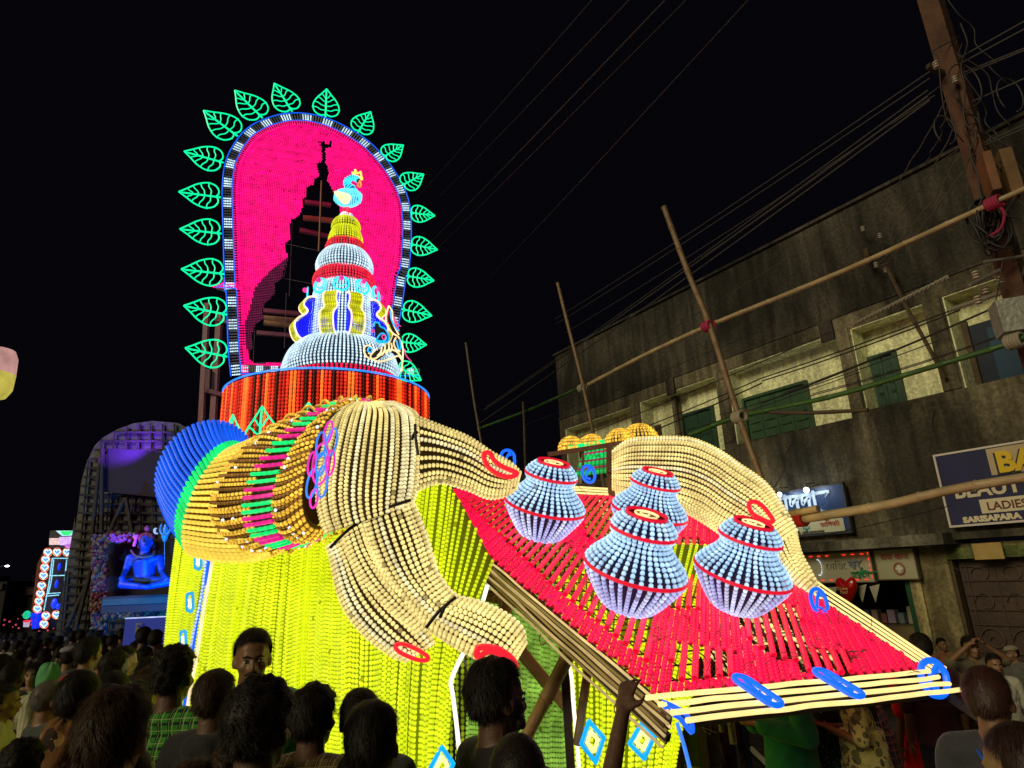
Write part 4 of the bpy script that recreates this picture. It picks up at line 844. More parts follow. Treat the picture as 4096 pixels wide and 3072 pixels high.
# flower ornament on the wrist
def zr_(x, y): return 295 + x / 13.28, 400 + y / 13.28
def loop(cx, cy, rx, ry, rot, Y, n=26):
    P = []
    for t in np.linspace(0, 2 * np.pi, n + 1)[:-1]:
        u, v = rx * math.cos(t), ry * math.sin(t); c, s = math.cos(rot), math.sin(rot); P.append(at(*zr_(cx + u * c - v * s, cy + u * s + v * c), Y))
    return P
fl = empty('flower_ornament', at(322, 470, 3.78)); fl.parent = hand; fl.matrix_parent_inverse = wmat(hand).inverted()
for nm, mt, lst in [('blue_petal', led((.03, .22, .85), .95), [(345, 590, 50, 165, .12), (488, 560, 52, 185, .22), (222, 1110, 50, 195, .2), (362, 1085, 55, 205, .08), (342, 850, 50, 150, .16)]), ('pink_petal', led((.75, .02, .45), .95), [(440, 430, 42, 150, .22), (225, 850, 42, 160, .15), (468, 835, 45, 165, .12), (252, 1310, 40, 125, .15), (342, 850, 88, 275, .13)])]:
    for q in lst: MB().tube(loop(q[0], q[1], q[2] * 1.2, q[3], q[4], 3.76), .0068, 6, True).build(nm, mt, hand)
bpy.data.objects.remove(fl)
# palm, thumb and fingers
def limb(nm, S, N_, pitch=.0262, r=.0125, k=.9, n=28, mat=CREAM, net=NETC, **kw):
    C, Av, Bv = loft_fn(S, n); groups = [MB(), MB()]
    for j in range(N_):
        t = 2 * np.pi * (j + .5) / N_; P = C + math.cos(t) * Av + math.sin(t) * Bv
        hi = 1.0 + (.035 if j % 2 else 0.0)
        P = C + (P - C) * hi
        g = groups[0] if rng.random() > .18 else groups[1]
        g.strand(P, pitch, r, nrm(P - C), level=rng.uniform(.82, 1.06), g0=.22, flat=.62, **kw)
    o = groups[0].build(nm, mat, hand if net is NETC else far, kind='stuff')
    groups[1].build('warm_white_bulbs', CREAMW, o, kind='stuff'); loft_core(S, k).build('wire_core', net, o)
    return o
palm = [(352, 402.5, 392, 402, 4.35, .10), (338, 411, 412, 411, 4.3, .22), (330, 430, 417, 424, 4.22, .3), (322, 462, 418, 455, 4.15, .34), (319, 495, 415, 487, 4.08, .33), (323, 520, 412, 500, 4.02, .28), (328, 533, 411, 506, 3.98, .25)]
limb('palm', palm, 46, r=.0132)
fA = [(361, 520, 411, 500, 3.98, .17), (367, 545, 424, 532, 3.95, .17), (380, 572, 433, 562, 3.92, .16), (398, 597, 440, 578, 3.9, .15), (426, 626, 455, 596, 3.86, .145), (450, 643, 480, 603, 3.83, .14), (474, 656, 504, 614, 3.8, .14), (497, 668, 521, 628, 3.78, .12), (512, 670, 525, 646, 3.78, .08)]
limb('middle_finger', fA, 27, r=.0138, pitch=.029)
fB = [(342, 534, 368, 519, 4.02, .12), (349, 557, 380, 548, 4.0, .13), (364, 584, 398, 575, 3.97, .13), (390, 612, 418, 600, 3.93, .12), (418, 633, 436, 620, 3.92, .10)]
limb('ring_finger', fB, 18, r=.0135, pitch=.028)
fC = [(327, 545, 348, 532, 4.1, .12), (332, 562, 362, 556, 4.08, .13), (338, 590, 378, 580, 4.05, .14), (349, 615, 396, 600, 4.02, .14), (370, 639, 414, 617, 4.0, .13), (393, 655, 428, 634, 3.98, .11), (408, 661, 434, 645, 3.97, .07)]
limb('little_finger', fC, 20, r=.0135, pitch=.028)
th_ = [(412, 416, 411, 492, 4.22, .2), (440, 427, 439, 482, 4.25, .19), (468, 438, 468, 489, 4.3, .17), (491, 453, 487, 497, 4.34, .14), (511, 464, 503, 496, 4.38, .11), (521, 474, 517, 488, 4.4, .06)]
limb('thumb', th_, 24, r=.0138)
# wires between knuckle segments
kn = MB()
for a, b, Y in [((411, 500), (362, 521), 3.76), ((366, 518), (330, 548), 3.84), ((456, 597), (426, 628), 3.70), ((452, 600), (440, 618), 3.69), ((415, 424), (418, 455), 3.95), ((418, 432), (412, 440), 3.95)]: kn.tube(crom(px3([a, ((a[0] + b[0]) / 2 - 1, (a[1] + b[1]) / 2 - 2), b], Y), 8), .010, 5)
kn.build('knuckle_ties', WIREM, hand, kind='stuff')
NAIL = led((1.0, .01, .03), .85, var=.05, name='nail_neon')
for pts, Y, r in [([(396, 645), (403, 644), (416, 649), (427, 656), (427, 660), (418, 660), (405, 655), (397, 650)], 3.84, .012), ([z9(*p) for p in [(235, 640), (255, 622), (330, 618), (420, 638), (500, 690), (550, 740), (565, 790), (545, 780), (500, 725), (420, 680), (330, 655), (255, 700), (225, 690)]], 3.62, .016), ([z4(*p) for p in [(592, 385), (610, 372), (640, 380), (665, 425), (720, 470), (825, 515), (810, 535), (765, 545), (690, 525), (630, 480), (600, 430)]], 4.12, .016)]:
    MB().tube(crom_closed(px3(pts, Y), 40), r, 6, True).build('nail', NAIL, hand)

# ---------------- far hand
fbp = at(720, 500, 6.2)
far = empty('giant_hand', (fbp[0], fbp[1], 0), 'giant cream bulb hand curled over the far rim of the red tray beyond the pots', 'light sculpture', 'giant hands holding the tray')
fh = [(612, 452, 612, 488, 7.3, .16), (630, 440.5, 628, 494, 7.2, .26), (660, 438.5, 655, 497, 7.0, .3), (690, 439.5, 678, 501, 6.8, .3), (716, 450, 700, 509, 6.6, .28), (740, 466, 717, 521, 6.4, .24), (765, 484, 737, 532, 6.2, .2), (784, 510, 754, 541, 6.0, .17), (796, 532, 770, 551, 5.9, .15)]
NETF = plain((.061, .035, .012), .8, name='far_hand_net')
limb('palm', fh, 42, net=NETF, r=.018, pitch=.036)
ff = [(795, 531, 768, 553, 5.9, .14), (800, 552, 784, 573, 5.75, .13), (811, 573, 800, 588, 5.65, .11), (819, 589, 812, 597, 5.6, .06)]
limb('index_finger', ff, 22, net=NETF, r=.0165, pitch=.034)
fd = [(700, 500, 655, 497, 6.7, .16), (735, 525, 700, 520, 6.3, .16), (760, 545, 735, 545, 6.0, .14), (785, 572, 765, 570, 5.75, .1)]
limb('thumb', fd, 22, net=NETF, r=.0155, pitch=.04)
MB().tube(crom_closed(px3([z5(*p) for p in [(672, 545), (690, 525), (725, 525), (770, 555), (815, 610), (838, 650), (815, 662), (765, 642), (705, 610), (680, 575)]], 5.55), 36), .02, 6, True).build('nail', NAIL, far)
# its bangle: gold humps, green tube, dim strands
gb = MB()
for cx, cy, R in [(571, 437, 13), (592, 436, 14), (621, 433, 17), (640, 431, 20)]:
    c = at(cx, cy + 12, 7.6); Rm = R / 668 * 7.6
    for k in range(15):
        az = -1.5 + 3.0 * k / 14
        gb.strand([c + Rm * A_([math.cos(e) * math.sin(az), -math.cos(e) * math.cos(az) * .9 + .35 * 0, math.sin(e)]) for e in np.linspace(-.2, 1.5, 9)], .045, .015, None, 6, g0=.05, flat=.5, level=rng.uniform(.6, 1.3))
gb.build('gold_bangle_beads', GOLD, far, kind='stuff')
MB().tube(px3([z6b(140, 205), z6b(480, 148)], 7.5), .028, 8).build('green_bangle_tube', GREEN, far); MB().tube(px3([z6b(145, 218), z6b(485, 160)], 7.5), .022, 8).build('green_bangle_tube', GREEN, far)
dg = MB(); dp = MB()
for k in range(13):
    y0 = 235 + k * 17; (dp if k % 4 == 1 else dg).strand(px3([z6b(290 - 6 * k, y0 + 8), z6b(510, y0 - 25)], 7.7), .05, .016, None, 5, level=rng.uniform(.15, .6))
    dg.strand(px3([z6b(545, y0 - 60), z6b(600, y0 - 66)], 7.6), .05, .012, None, 5, level=rng.uniform(.1, .4))
dg.build('green_bulb_strings', GREEN, far, kind='stuff'); dp.build('magenta_bulb_strings', MAG, far, kind='stuff')
fs = MB(); fs.beam(at(*z6b(-20, 262), 7.3), at(*z6b(760, 140), 7.3), .03, .05); fs.beam(at(*z6b(528, 165), 7.3), at(*z6b(528, 420), 7.3), .07, .07, (1, 0, 0)); fs.beam(at(*z6b(290, 230), 7.32), at(*z6b(292, 400), 7.32), .03, .03, (1, 0, 0)); fs.beam(at(*z6b(528, 410), 7.35), at(*z6b(528, 410), 7.35) * A_([1, 1, 0]), .07, .07, (1, 0, 0))
fs.build('steel_frame', STEEL, far)
# ================================================================== tray with four pots
tA, tB, tR_, tL = at(657, 693, 3.6), at(921, 668, 4.6), at(668, 500, 6.9), at(410, 488, 6.1)
tn_ = nrm(np.cross(tB - tA, tL - tA)); tn_ = tn_ if tn_[2] > 0 else -tn_
tR_ = on_plane(668, 500, tA, tn_)
def tp(u, v, h=0.0): return (tA * (1 - u) + tB * u) * (1 - v) + (tL * (1 - u) + tR_ * u) * v + tn_ * h
def t_inv(p):
    u = v = .5
    for _ in range(12):
        e = tp(u, v) - p; du = (tB - tA) * (1 - v) + (tR_ - tL) * v; dv = (tL - tA) * (1 - u) + (tR_ - tB) * u
        J = np.stack([du, dv], 1); s, *_r = np.linalg.lstsq(J, -e, rcond=None); u += s[0]; v += s[1]
    return u, v
tray = empty('offering_tray', (tA[0] + 1, tA[1] + 1.2, 0), 'sloping red woven tray of LED tubes edged with cream tubes and blue links', 'light sculpture')
# strip direction inside the tray plane
dS = nrm(A_([.297, .91, .29])); dS = nrm(dS - tn_ * np.dot(dS, tn_)); qS = nrm(np.cross(dS, tn_)); qS = qS if qS[0] > 0 else -qS
cen = tp(.5, .5)
beads = MB(); pitch_q = .033
def in_tray(p):
    u, v = t_inv(p); ok = -.022 < u < 1.0 and -.012 < v < 1.0
    # rounded far left corner
    if u < .10 and v > .75: ok = ok and (u / .10 + (1 - v) / .25) > .6
    return ok, u, v
def tuv(pts): return A_([t_inv(on_plane(x, y, tp(.5, .5), tn_)) for x, y in pts])
OPEN = [tuv(q) for q in ([(462, 500), (520, 500), (580, 560), (652, 610), (652, 688), (630, 674), (575, 622), (548, 585)], [(590, 478), (655, 484), (645, 545), (585, 540)], [(669, 540), (702, 540), (702, 612), (669, 612)], [(736, 590), (800, 612), (812, 664), (778, 664), (745, 640)], [(670, 646), (735, 656), (735, 680), (672, 686)], [(800, 652), (852, 655), (852, 676), (800, 676)])]
def zone(u, v):
    if u < .06 or u > .98 or v > .97: return 0
    return 1 if any(inside(q, u, v) for q in OPEN) else 0
ntube = 0; qn = int(2.6 / pitch_q)
TUBER = led((1.0, .004, .05), .95, var=.1, name='red_tube_led', sample='AUTO')
for qi in range(-qn, qn):
    q = qi * pitch_q; run = []; step = .03
    ps = np.arange(-2.4, 2.4, step); st = []
    for p in ps:
        P = cen + dS * p + qS * q; ok, u, v = in_tray(P); st.append(-1 if not ok else zone(u, v))
    i = 0
    while i < len(ps):
        if st[i] < 0: i += 1; continue
        j = i
        while j + 1 < len(ps) and st[j + 1] == st[i]: j += 1
        a = cen + dS * (ps[i] + (.023 if qi % 2 and st[i] == 0 else 0)) + qS * q; b = cen + dS * (ps[j] + step * .9) + qS * q
        if st[i] == 0:
            beads.strand([a + tn_ * .01 * (qi % 2), b + tn_ * .01 * (qi % 2)], .046, .0172, tn_, 6, g0=.2, flat=.5, level=rng.uniform(.8, 1.05))
        elif qi % 2 == 0 and j - i >= 1:
            if ntube < 260:
                MB().strand([a + tn_ * .02, b + tn_ * .02], .06, .0205, tn_ * .9 - qS * .3, 8, tube=True, flat=.7).build('red_tube', TUBER, tray); ntube += 1
            sh = MB()
        i = j + 1
beads.build('red_bead_mat', RED, tray, kind='stuff')
# lattice of wires under the mat
lat = MB()
for k in range(26):
    v = k / 25; lat.tube([tp(0, v, -.03), tp(1, v, -.03)], .005, 4)
for k in range(18):
    u = k / 17; lat.tube([tp(u, 0, -.035), tp(u, 1, -.035)], .005, 4)
for k in range(420):
    u, v = rng.random(2); p = tp(u, v, -.05); d = rng.normal(size=(4, 3)) * .05; lat.tube(crom(np.cumsum(np.vstack([p, d]), 0), 9), .0022, 3, caps=False)
lat.build('wire_lattice', plain((.10, .08, .04), .6, name='lattice_wire'), tray, kind='stuff')
# cream border tubes
def edge_tube(p0, p1, q0, q1, n, wob=.0018):
    P = [tp(p0 + (p1 - p0) * t, q0 + (q1 - q0) * t, .01) + rng.normal(size=3) * wob for t in np.linspace(0, 1, n)]
    return crom(P, n * 4)
CT = led((1.0, .73, .27), 1.05, var=.12, name='border_led')
for k in range(4):
    o = .012 + k * .019
    MB().tube(edge_tube(-.05 + .012 * k, 1.0 + .005 * k, -o, -o - .004, 14), .0135, 7).build('cream_border_tube', CT, tray)
    MB().tube(edge_tube(1.016 + k * .027, 1.016 + k * .044, -.01, 1.02, 14), .0095, 7).build('cream_border_tube', CT, tray)
    if k < 3: MB().tube(edge_tube(.02, 1.05, 1.03 + k * .035, 1.02 + k * .03, 10), .0125, 7).build('cream_border_tube', CT, tray)
UNC = plain((.42, .34, .16), .5, name='cream_cord')
for k in range(9):
    h = -.012 - .02 * k; u = -.02 - .006 * (k % 3)
    P = [tp(u + (-.03 if v > .8 else 0) * (v - .8) * 5, v, h * (1 - .3 * v)) + rng.normal(size=3) * .003 for v in np.linspace(-.05, 1.0, 16)]
    MB().tube(crom(P, 64), .0085, 6).build('cream_edge_cord', UNC if k % 3 == 1 else led((1.0, .73, .3), .32 if k % 3 == 2 else .6), tray)
for k in range(34):
    v = rng.uniform(0, .98); p = tp(-.035, v, -.16 - .04 * rng.random()); R = rng.uniform(.015, .04); ph = rng.uniform(0, 6)
    MB().tube([p + R * A_([math.cos(t + ph) * .6, math.cos(t + ph) * -.5, math.sin(t + ph)]) for t in np.linspace(0, 5, 12)], .004, 4, caps=False).build('wire_loop', plain((.35, .2, .1), .5, name='loop_wire'), tray) if k < 12 else None
MB().beam(tp(-.012, -.02, -.035), tp(-.012, 1.0, -.035), .03, .055, tn_).build('edge_board', plain((.06, .045, .025), .7, name='edge_wood'), tray, smooth=False)
# blue link ornaments: two nested capsules
def capsule(c, ax, ay, L, W, n=28, k=1.0, cut=0):
    P = []
    for t in np.linspace(0, 2 * np.pi, n + 1)[:-1]:
        x, y = math.cos(t), math.sin(t); s = (L - W) / 2
        P.append(c + ax * (W / 2 * k * x) + ay * (W / 2 * k * y + (s if y > 0 else -s) * k))
    return P
ed = nrm(tB - tA); ev = nrm(tL - tA)
UPV = A_([0, .2, .98])
def blink(c, L, W, ax, ay, r=.0155):
    o = MB().tube(capsule(c, ax, ay, L, W), r, 7, True); o.tube([c + ax * W * .22 + ay * L * .2, c + ax * W * .12 + ay * L * .34, c - ax * W * .12 + ay * L * .05, c - ax * W * .22 - ay * L * .22, c + ax * W * .1 - ay * L * .3], r * .85, 7)
    o.build('blue_link', led((.0, .13, 1.0), 1.0, var=.08, name='link_blue'), tray)
for (x, y), Y, L, W, ax, ay in [((757, 690), 3.93, .27, .10, ed, ev), ((838, 682.5), 4.23, .27, .11, ed, ev), (z5(1150, 1200), 5.2, .185, .165, nrm(ed), UPV), ((588.5, 474), 6.6, .18, .15, nrm(ed), UPV), ((508, 459), 6.3, .19, .145, nrm(ed), UPV)]:
    blink(on_plane(x, y, tp(.5, .5, .05), tn_) if ay is not UPV else at(x, y, Y), L, W, ax, ay)
cb = at(934, 678, 4.55); blink(cb, .21, .19, nrm(A_([1, .2, -.3])), nrm(A_([.25, .2, 1.])), .021)
cl = at(676, 712, 3.55)
MB().tube(crom(px3([(662, 702), (672, 706), (684, 713), (691, 722), (692, 732), (686, 726), (680, 718), (670, 712), (662, 702)], 3.5), 40), .013, 7).build('blue_link', BLUE, tray)
MB().tube(px3([(547, 595), (556, 600), (565, 612), (560, 604), (550, 600)], 4.6), .012, 6).build('blue_link', DBLUE, tray); MB().tube(px3([(430, 530), (437, 545), (433, 538)], 5.4), .012, 6).build('blue_link', BLUE, tray)
MB().tube(crom(px3([z4(125, 600), z4(150, 640), z4(185, 700)], 5.7), 8), .02, 6).build('blue_link', BLUE, tray)
# steel frame and bamboo props under the tray
fb = MB(); fb.beam(at(668, 722, 3.5), at(428, 526, 6.15), .05, .085, tn_); f1 = fb.build('steel_beam', STEEL, tray)
MB().beam(at(684, 718, 3.55), at(955, 689, 4.75), .05, .07, tn_).build('steel_beam', STEELD, tray)
MB().beam(tp(-.02, -.05, -.13), tp(-.02, 1.0, -.13), .03, .04, tn_).build('steel_beam', STEELD, tray)
MB().beam(tp(1.07, -.10, -.12), tp(1.07, 1.0, -.10), .04, .05, tn_).build('steel_beam', STEELD, tray)
MB().beam(tp(.45, .0, -.12), tp(.5, .95, -.14), .03, .04, tn_).build('steel_beam', STEELD, tray)
BAM = plain((.22, .13, .055), .5, 0, .4, 25, .25, 5, 'dark_bamboo')
def bamboo(mb, P, r, node=.38):
    P = A_(P, float); L = np.concatenate([[0], np.cumsum(np.linalg.norm(np.diff(P, axis=0), axis=1))]); n = max(2, int(L[-1] / node)); ts = []; rs = []
    for i in range(n):
        for d, k in ((0, 1.0), (.02, 1.22), (.05, 1.0), (.5, .97), (.95, 1.0)): ts.append((i + d) / n); rs.append(k)
    ts.append(1); rs.append(1); ts = A_(ts) * L[-1]; rs = A_(rs) * np.linspace(1, .85, len(rs)) * r
    return mb.tube(np.stack([np.interp(ts, L, P[:, a]) for a in range(3)], 1), rs, 10)
for a, b, Y0, Y1, r in [((521, 652), (576, 718), 4.6, 4.5, .045), ((570, 652), (522, 745), 4.2, 4.3, .045), ((590, 655), (577, 745), 4.3, 4.3, .03), ((505, 600), (506, 640), 5.2, 5.2, .05), ((484, 595), (560, 612), 5.0, 5.0, .045)]:
    p0, p1 = at(*a, Y0), at(*b, Y1); bamboo(MB(), [p0, p1], r).build('bamboo_prop', BAM, tray)
for u, v in [(.02, .25), (.5, .3), (1.02, .2), (.95, .9)]:
    p = tp(u, v, -.2); MB().beam(p, (p[0], p[1], 0), .05, .05, (1, 0, 0)).build('prop_post', STEELD, tray)

# ---------------- pots
pnx = nrm(tn_); px_ = nrm(np.cross([0, 1, 0], pnx)); py_ = np.cross(pnx, px_); PAX = A_([px_, py_, pnx])
prof_l = [(.40, -.80), (.58, -.66), (.80, -.36), (.94, -.14), (1.0, 0.0)]; prof_u = [(1.0, 0.03), (.93, .16), (.80, .30), (.66, .44), (.57, .58), (.57, .68), (.64, .78)]; prof_n = [(.64, .80), (.60, .90), (.52, 1.0), (.42, 1.09)]
CREAMT = led((1.0, .75, .32), 1.1, name='spiral_led')
labs = ['ice blue bead pot beside the near thumb, at the far left corner of the tray', 'ice blue bead pot half hidden behind the front pot, below the far hand', 'largest ice blue bead pot, standing in front in the middle of the red tray', 'ice blue bead pot at the right rim of the tray under the red nail']
for i, (cx, cy, wpx) in enumerate([(545, 506, 41), (649, 512, 38), (635, 569, 50.5), (742, 573, 46)]):
    # centre stands .78 R above the tray plane
    R = .33
    for _ in range(8):
        c = on_plane(cx, cy, tA + tn_ * (.80 * R + .03), tn_); R = wpx * c[1] / 668
    c = on_plane(cx, cy, tp(*t_inv(c)) + tn_ * (.80 * R + .03), tn_)
    pot = empty('bead_pot', c - tn_ * .78 * R, labs[i], 'light sculpture', 'bead pots on the tray')
    def pp(az, r, h): return c + (math.cos(az) * r * px_ + math.sin(az) * r * py_ + h * pnx) * R
    def sect(nm, prof, n, mat, tw_=0.0, pitch=.10, rb=.045):
        P = crom(prof, 16); mb = MB(); mb2 = MB()
        for k in range(n):
            az = 2 * np.pi * (k + .5) / n; pts = [pp(az + tw_ * j / 15, *P[j]) for j in range(16)]
            (mb2 if rng.random() < .3 else mb).strand(pts, pitch * R, rb * R, nrm(A_([p - (c + pnx * np.dot(p - c, pnx)) for p in pts])), 7, g0=.2, flat=.6, level=rng.uniform(.8, 1.1))
        o = mb.build(nm, mat, pot, kind='stuff'); mb2.build('bright_bulbs', led((.50, .74, 1.0), 1.15) if mat is not LAV else led((.60, .70, 1.0), 1.05), o, kind='stuff')
    sect('lower_bulb_strings', prof_l, 34, LAV); sect('upper_bulb_strings', prof_u, 34, LBLUE); sect('neck_bulb_strings', prof_n, 24, LBLUE)
    MB().lathe(c, [(r * R * .86, h * R) for r, h in prof_l[0:] + prof_u[1:] + prof_n[1:]], 30, PAX).build('inner_net', plain((.05, .03, .09), .7, name='pot_net'), pot)
    for rr, h in ((1.03, .015), (.66, .79), (.40, 1.11)):
        q = MB()
        for dz in (0, .035): q.tube([pp(a, rr, h + dz) for a in np.linspace(0, 2 * np.pi, 41)[:-1]], .021 * R, 6, True)
        q.build('crimson_ring', CRIM, pot)
    MB().lathe(c, [(.001, 1.10 * R), (.38 * R, 1.10 * R), (.38 * R, 1.06 * R)], 30, PAX).build('top_disc', plain((.06, .008, .01), .5, name='maroon_disc'), pot)
    q = MB(); q.tube([pp(a, .23 + .0 * a, 1.13) for a in np.linspace(0, 5.6, 26)], .019 * R, 6); q.tube([pp(a, .20 - .025 * a, 1.13) for a in np.linspace(0, 6.5, 26)], .017 * R, 6)
    q.build('cream_spiral', CREAMT, pot)

# ================================================================== lime skirt
def patch(curves, n, pitch, r, mb, nrmf=None, wob=0.0, **kw):
    """curves: rows (top to bottom) of points along the width; strands run down through them"""
    Rw = [crom(px3([(p[0], p[1]) for p in c], 1) * 0 + A_([at(p[0], p[1], p[2]) if p[1] is not None else p for p in c]), n) for c in curves]
    for k in range(n):
        P = crom([Rw_[k] for Rw_ in Rw], 14)
        nn = nrm(A_([0, 0, CAM_H]) - P[7])
        mb.strand(P + (rng.normal(size=3) * wob if wob else 0), pitch, r, nn, level=rng.uniform(.82, 1.08), **kw)
def backing(curves, n, off, mat, nm, parent):
    Rw = [crom(A_([at(p[0], p[1], p[2]) for p in c]), n) for c in curves]
    G = A_([crom([Rw_[k] for Rw_ in Rw], 10) for k in range(n)]); G[..., 1] += off
    MB().grid(G).build(nm, mat, parent)
sk = at(320, 600, 5.0); skirt = empty('skirt_of_lights', (sk[0], sk[1], 0), 'huge lime yellow skirt of hanging bulb strings with blue stripe and diamonds', 'light sculpture')
def gy(x, Y): # photo y of the ground at depth Y
    return proj(A_([at(x, 600, Y)[0], Y, 0.02]))[1]
def drop(row): return [(x, y, Y) for x, y, Y in row]
LB = plain((.30, .34, .012), .8, name='lime_net')
def panel(nm, top, mid, pitch, sp, r, sides=6, **kw):
    bot = [(mx + (mx - tx) * .35, gy(mx, Y), Y) for (tx, ty, tY), (mx, my, Y) in zip(top, mid)]
    w = sum(np.linalg.norm(at(*mid[i + 1]) - at(*mid[i])) for i in range(len(mid) - 1)); n = int(w / sp); mb = MB()
    patch([top, mid, bot], n, pitch, r, mb, sides=sides, g0=.25, flat=.8, wob=.006, **kw)
    mb.build(nm, LIME, skirt, kind='stuff'); backing([top, mid, bot], 24, .06, LB, 'net_backing', skirt)
panel('left_bulb_panel', [(179, 515, 6.6), (196, 530, 6.3), (207, 542, 6.1)], [(165, 650, 6.5), (178, 650, 6.2), (191, 650, 6.0)], .024, .020, .0118, 5)
panel('front_bulb_panel', [(214, 535, 6.0), (240, 530, 5.55), (258, 525, 5.5), (300, 515, 5.15), (315, 510, 5.2), (347, 505, 4.9)], [(190, 690, 5.85), (222, 690, 5.4), (236, 690, 5.42), (290, 690, 5.0), (304, 690, 5.05), (345, 690, 4.75)], .027, .0160, .0122, 5)
panel('right_bulb_panel', [(348, 500, 4.85), (380, 480, 4.9), (420, 478, 4.75), (447, 482, 4.8), (492, 560, 4.7)], [(343, 680, 4.6), (372, 680, 4.45), (400, 680, 4.45), (425, 680, 4.35), (452, 680, 4.4)], .031, .0225, .0130, 6)
# interior seen through the gap (unlit backs of the strings, with a dim green glow painted on)
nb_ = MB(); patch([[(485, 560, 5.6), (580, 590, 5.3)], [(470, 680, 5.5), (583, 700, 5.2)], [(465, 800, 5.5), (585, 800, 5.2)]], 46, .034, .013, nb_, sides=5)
nb_.build('inner_bulb_strings', led((.22, .42, .05), .75, var=.6, name='dim_green_glow', vscale=6), skirt, kind='stuff')
panel('knee_bulb_panel', [(560, 575, 5.3), (600, 560, 5.2), (660, 545, 5.3), (720, 545, 5.6)], [(568, 690, 4.75), (600, 700, 4.5), (635, 705, 4.4), (672, 715, 4.45)], .032, .031, .0132, 6)
panel('knee_side_panel', [(720, 545, 5.6), (745, 560, 6.2)], [(672, 715, 4.45), (683, 715, 5.0)], .025, .025, .012, 5)
# lime strings under the tray, glimpsed between the red tubes
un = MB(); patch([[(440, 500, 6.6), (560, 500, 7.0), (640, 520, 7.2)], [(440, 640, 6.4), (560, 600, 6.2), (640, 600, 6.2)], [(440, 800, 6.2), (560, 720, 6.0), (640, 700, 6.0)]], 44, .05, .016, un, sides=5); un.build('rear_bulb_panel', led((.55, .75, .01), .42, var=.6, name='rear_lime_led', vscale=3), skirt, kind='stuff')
un = MB(); patch([[(600, 500, 7.4), (700, 520, 7.4), (790, 570, 7.0)], [(620, 600, 6.6), (700, 600, 6.6), (850, 640, 6.4)], [(640, 680, 6.4), (740, 680, 6.3), (880, 680, 6.3)]], 36, .06, .018, un, sides=5); un.build('rear_cream_bulbs', CREAM, skirt, kind='stuff')
# white piping, blue stripe, diamonds
PIPE = led((1.0, .85, .68), 1.15, var=.08, name='piping_led')
def pipe(pts, Y, r, nm='white_piping', mat=PIPE): return MB().tube(crom(px3(pts, Y), 30), r, 6).build(nm, mat, skirt)
pipe([z3(452, 520), z3(425, 700), z3(380, 950), z3(335, 1250), z3(285, 1520), z3(240, 1800)], 5.75, .014, mat=led((1.0, .72, .45), 1.0))
for nm, xs, r in [('blue_stripe_tube', 0, .013), ('blue_stripe_tube', 1, .013), ('blue_stripe_tube', 2, .013), ('blue_stripe_tube', 3, .013)]:
    pipe([z3(415 + 11 * xs, 510), z3(375 + 12 * xs, 850), z3(318 + 15 * xs, 1150), z3(268 + 14 * xs, 1450), z3(225 + 14 * xs, 1750)], 5.95 - .02 * xs, r, nm, BLUE)
wb = MB().strand(crom(px3([z3(405, 510), z3(362, 850), z3(300, 1150), z3(250, 1450)], 5.93), 30), .03, .012, None, 6); wb.build('stripe_edge_beads', led((.5, .65, 1), 1.0), skirt, kind='stuff')
pipe([z9(318, 85), z9(270, 260), z9(180, 560), z9(100, 690), z9(8, 900), z9(20, 1020), z9(55, 1300), z9(85, 1600)], 4.28, .011); pipe([z9(330, 85), z9(280, 260), z9(190, 565), z9(110, 700), z9(18, 905), z9(30, 1020), z9(65, 1300), z9(95, 1600)], 4.28, .008)
pipe([z9(960, 600), z9(1010, 740), z9(1045, 880), z9(1060, 1100), z9(1095, 1480), z9(1110, 1700)], 4.4, .012); pipe([z9(1950, 1270), z9(1975, 1350), z9(2020, 1500), z9(2070, 1700)], 4.25, .012, 'blue_piping', led((.05, .25, 1), .9))
for pts, Y in [([z9(1195, 1258), z9(1320, 1400), z9(1252, 1608), z9(1130, 1450)], 4.2), ([z9(1650, 1270), z9(1755, 1385), z9(1668, 1575), z9(1545, 1450)], 4.12), ([z8(1862, 1480), z8(1960, 1620), z8(1880, 1800), z8(1760, 1670)], 4.15)]:
    P = px3(pts, Y); c = P.mean(0)
    d = MB().tube(crom_closed(np.repeat(P, 3, 0) * .9 + np.roll(np.repeat(P, 3, 0), 1, 0) * .1, 48), .0135, 6, True).build('blue_diamond', led((.0, .38, .95), 1.0), skirt)
    Q = c + (P - c) * .48; MB().tube(crom_closed(np.repeat(Q, 3, 0), 36), .0115, 6, True).build('inner_diamond', led((1, .85, .3), 1.1), d)
for (x, y), s_ in [(z3(342, 605), 1.0), (z3(285, 905), 1.0), (z3(237, 1165), .85), ((183, 652), .7)]:
    w, h = 2.3 * s_, 9 * s_; P = px3([(x - w - 1.0, y - h + .5), (x + w, y - h - 1), (x + w + .6, y + h * .6), (x + w - 1.2, y + h), (x - w - 1, y + h - 2)], 5.85); c = P.mean(0)
    d = MB().tube(np.repeat(P, 2, 0), .014, 6, True).build('blue_diamond', led((.02, .35, .7), .9), skirt); Q = c + (P - c) * .45; MB().tube(Q, .012, 6, True).build('inner_diamond', led((1, .9, .6), 1.1), d)
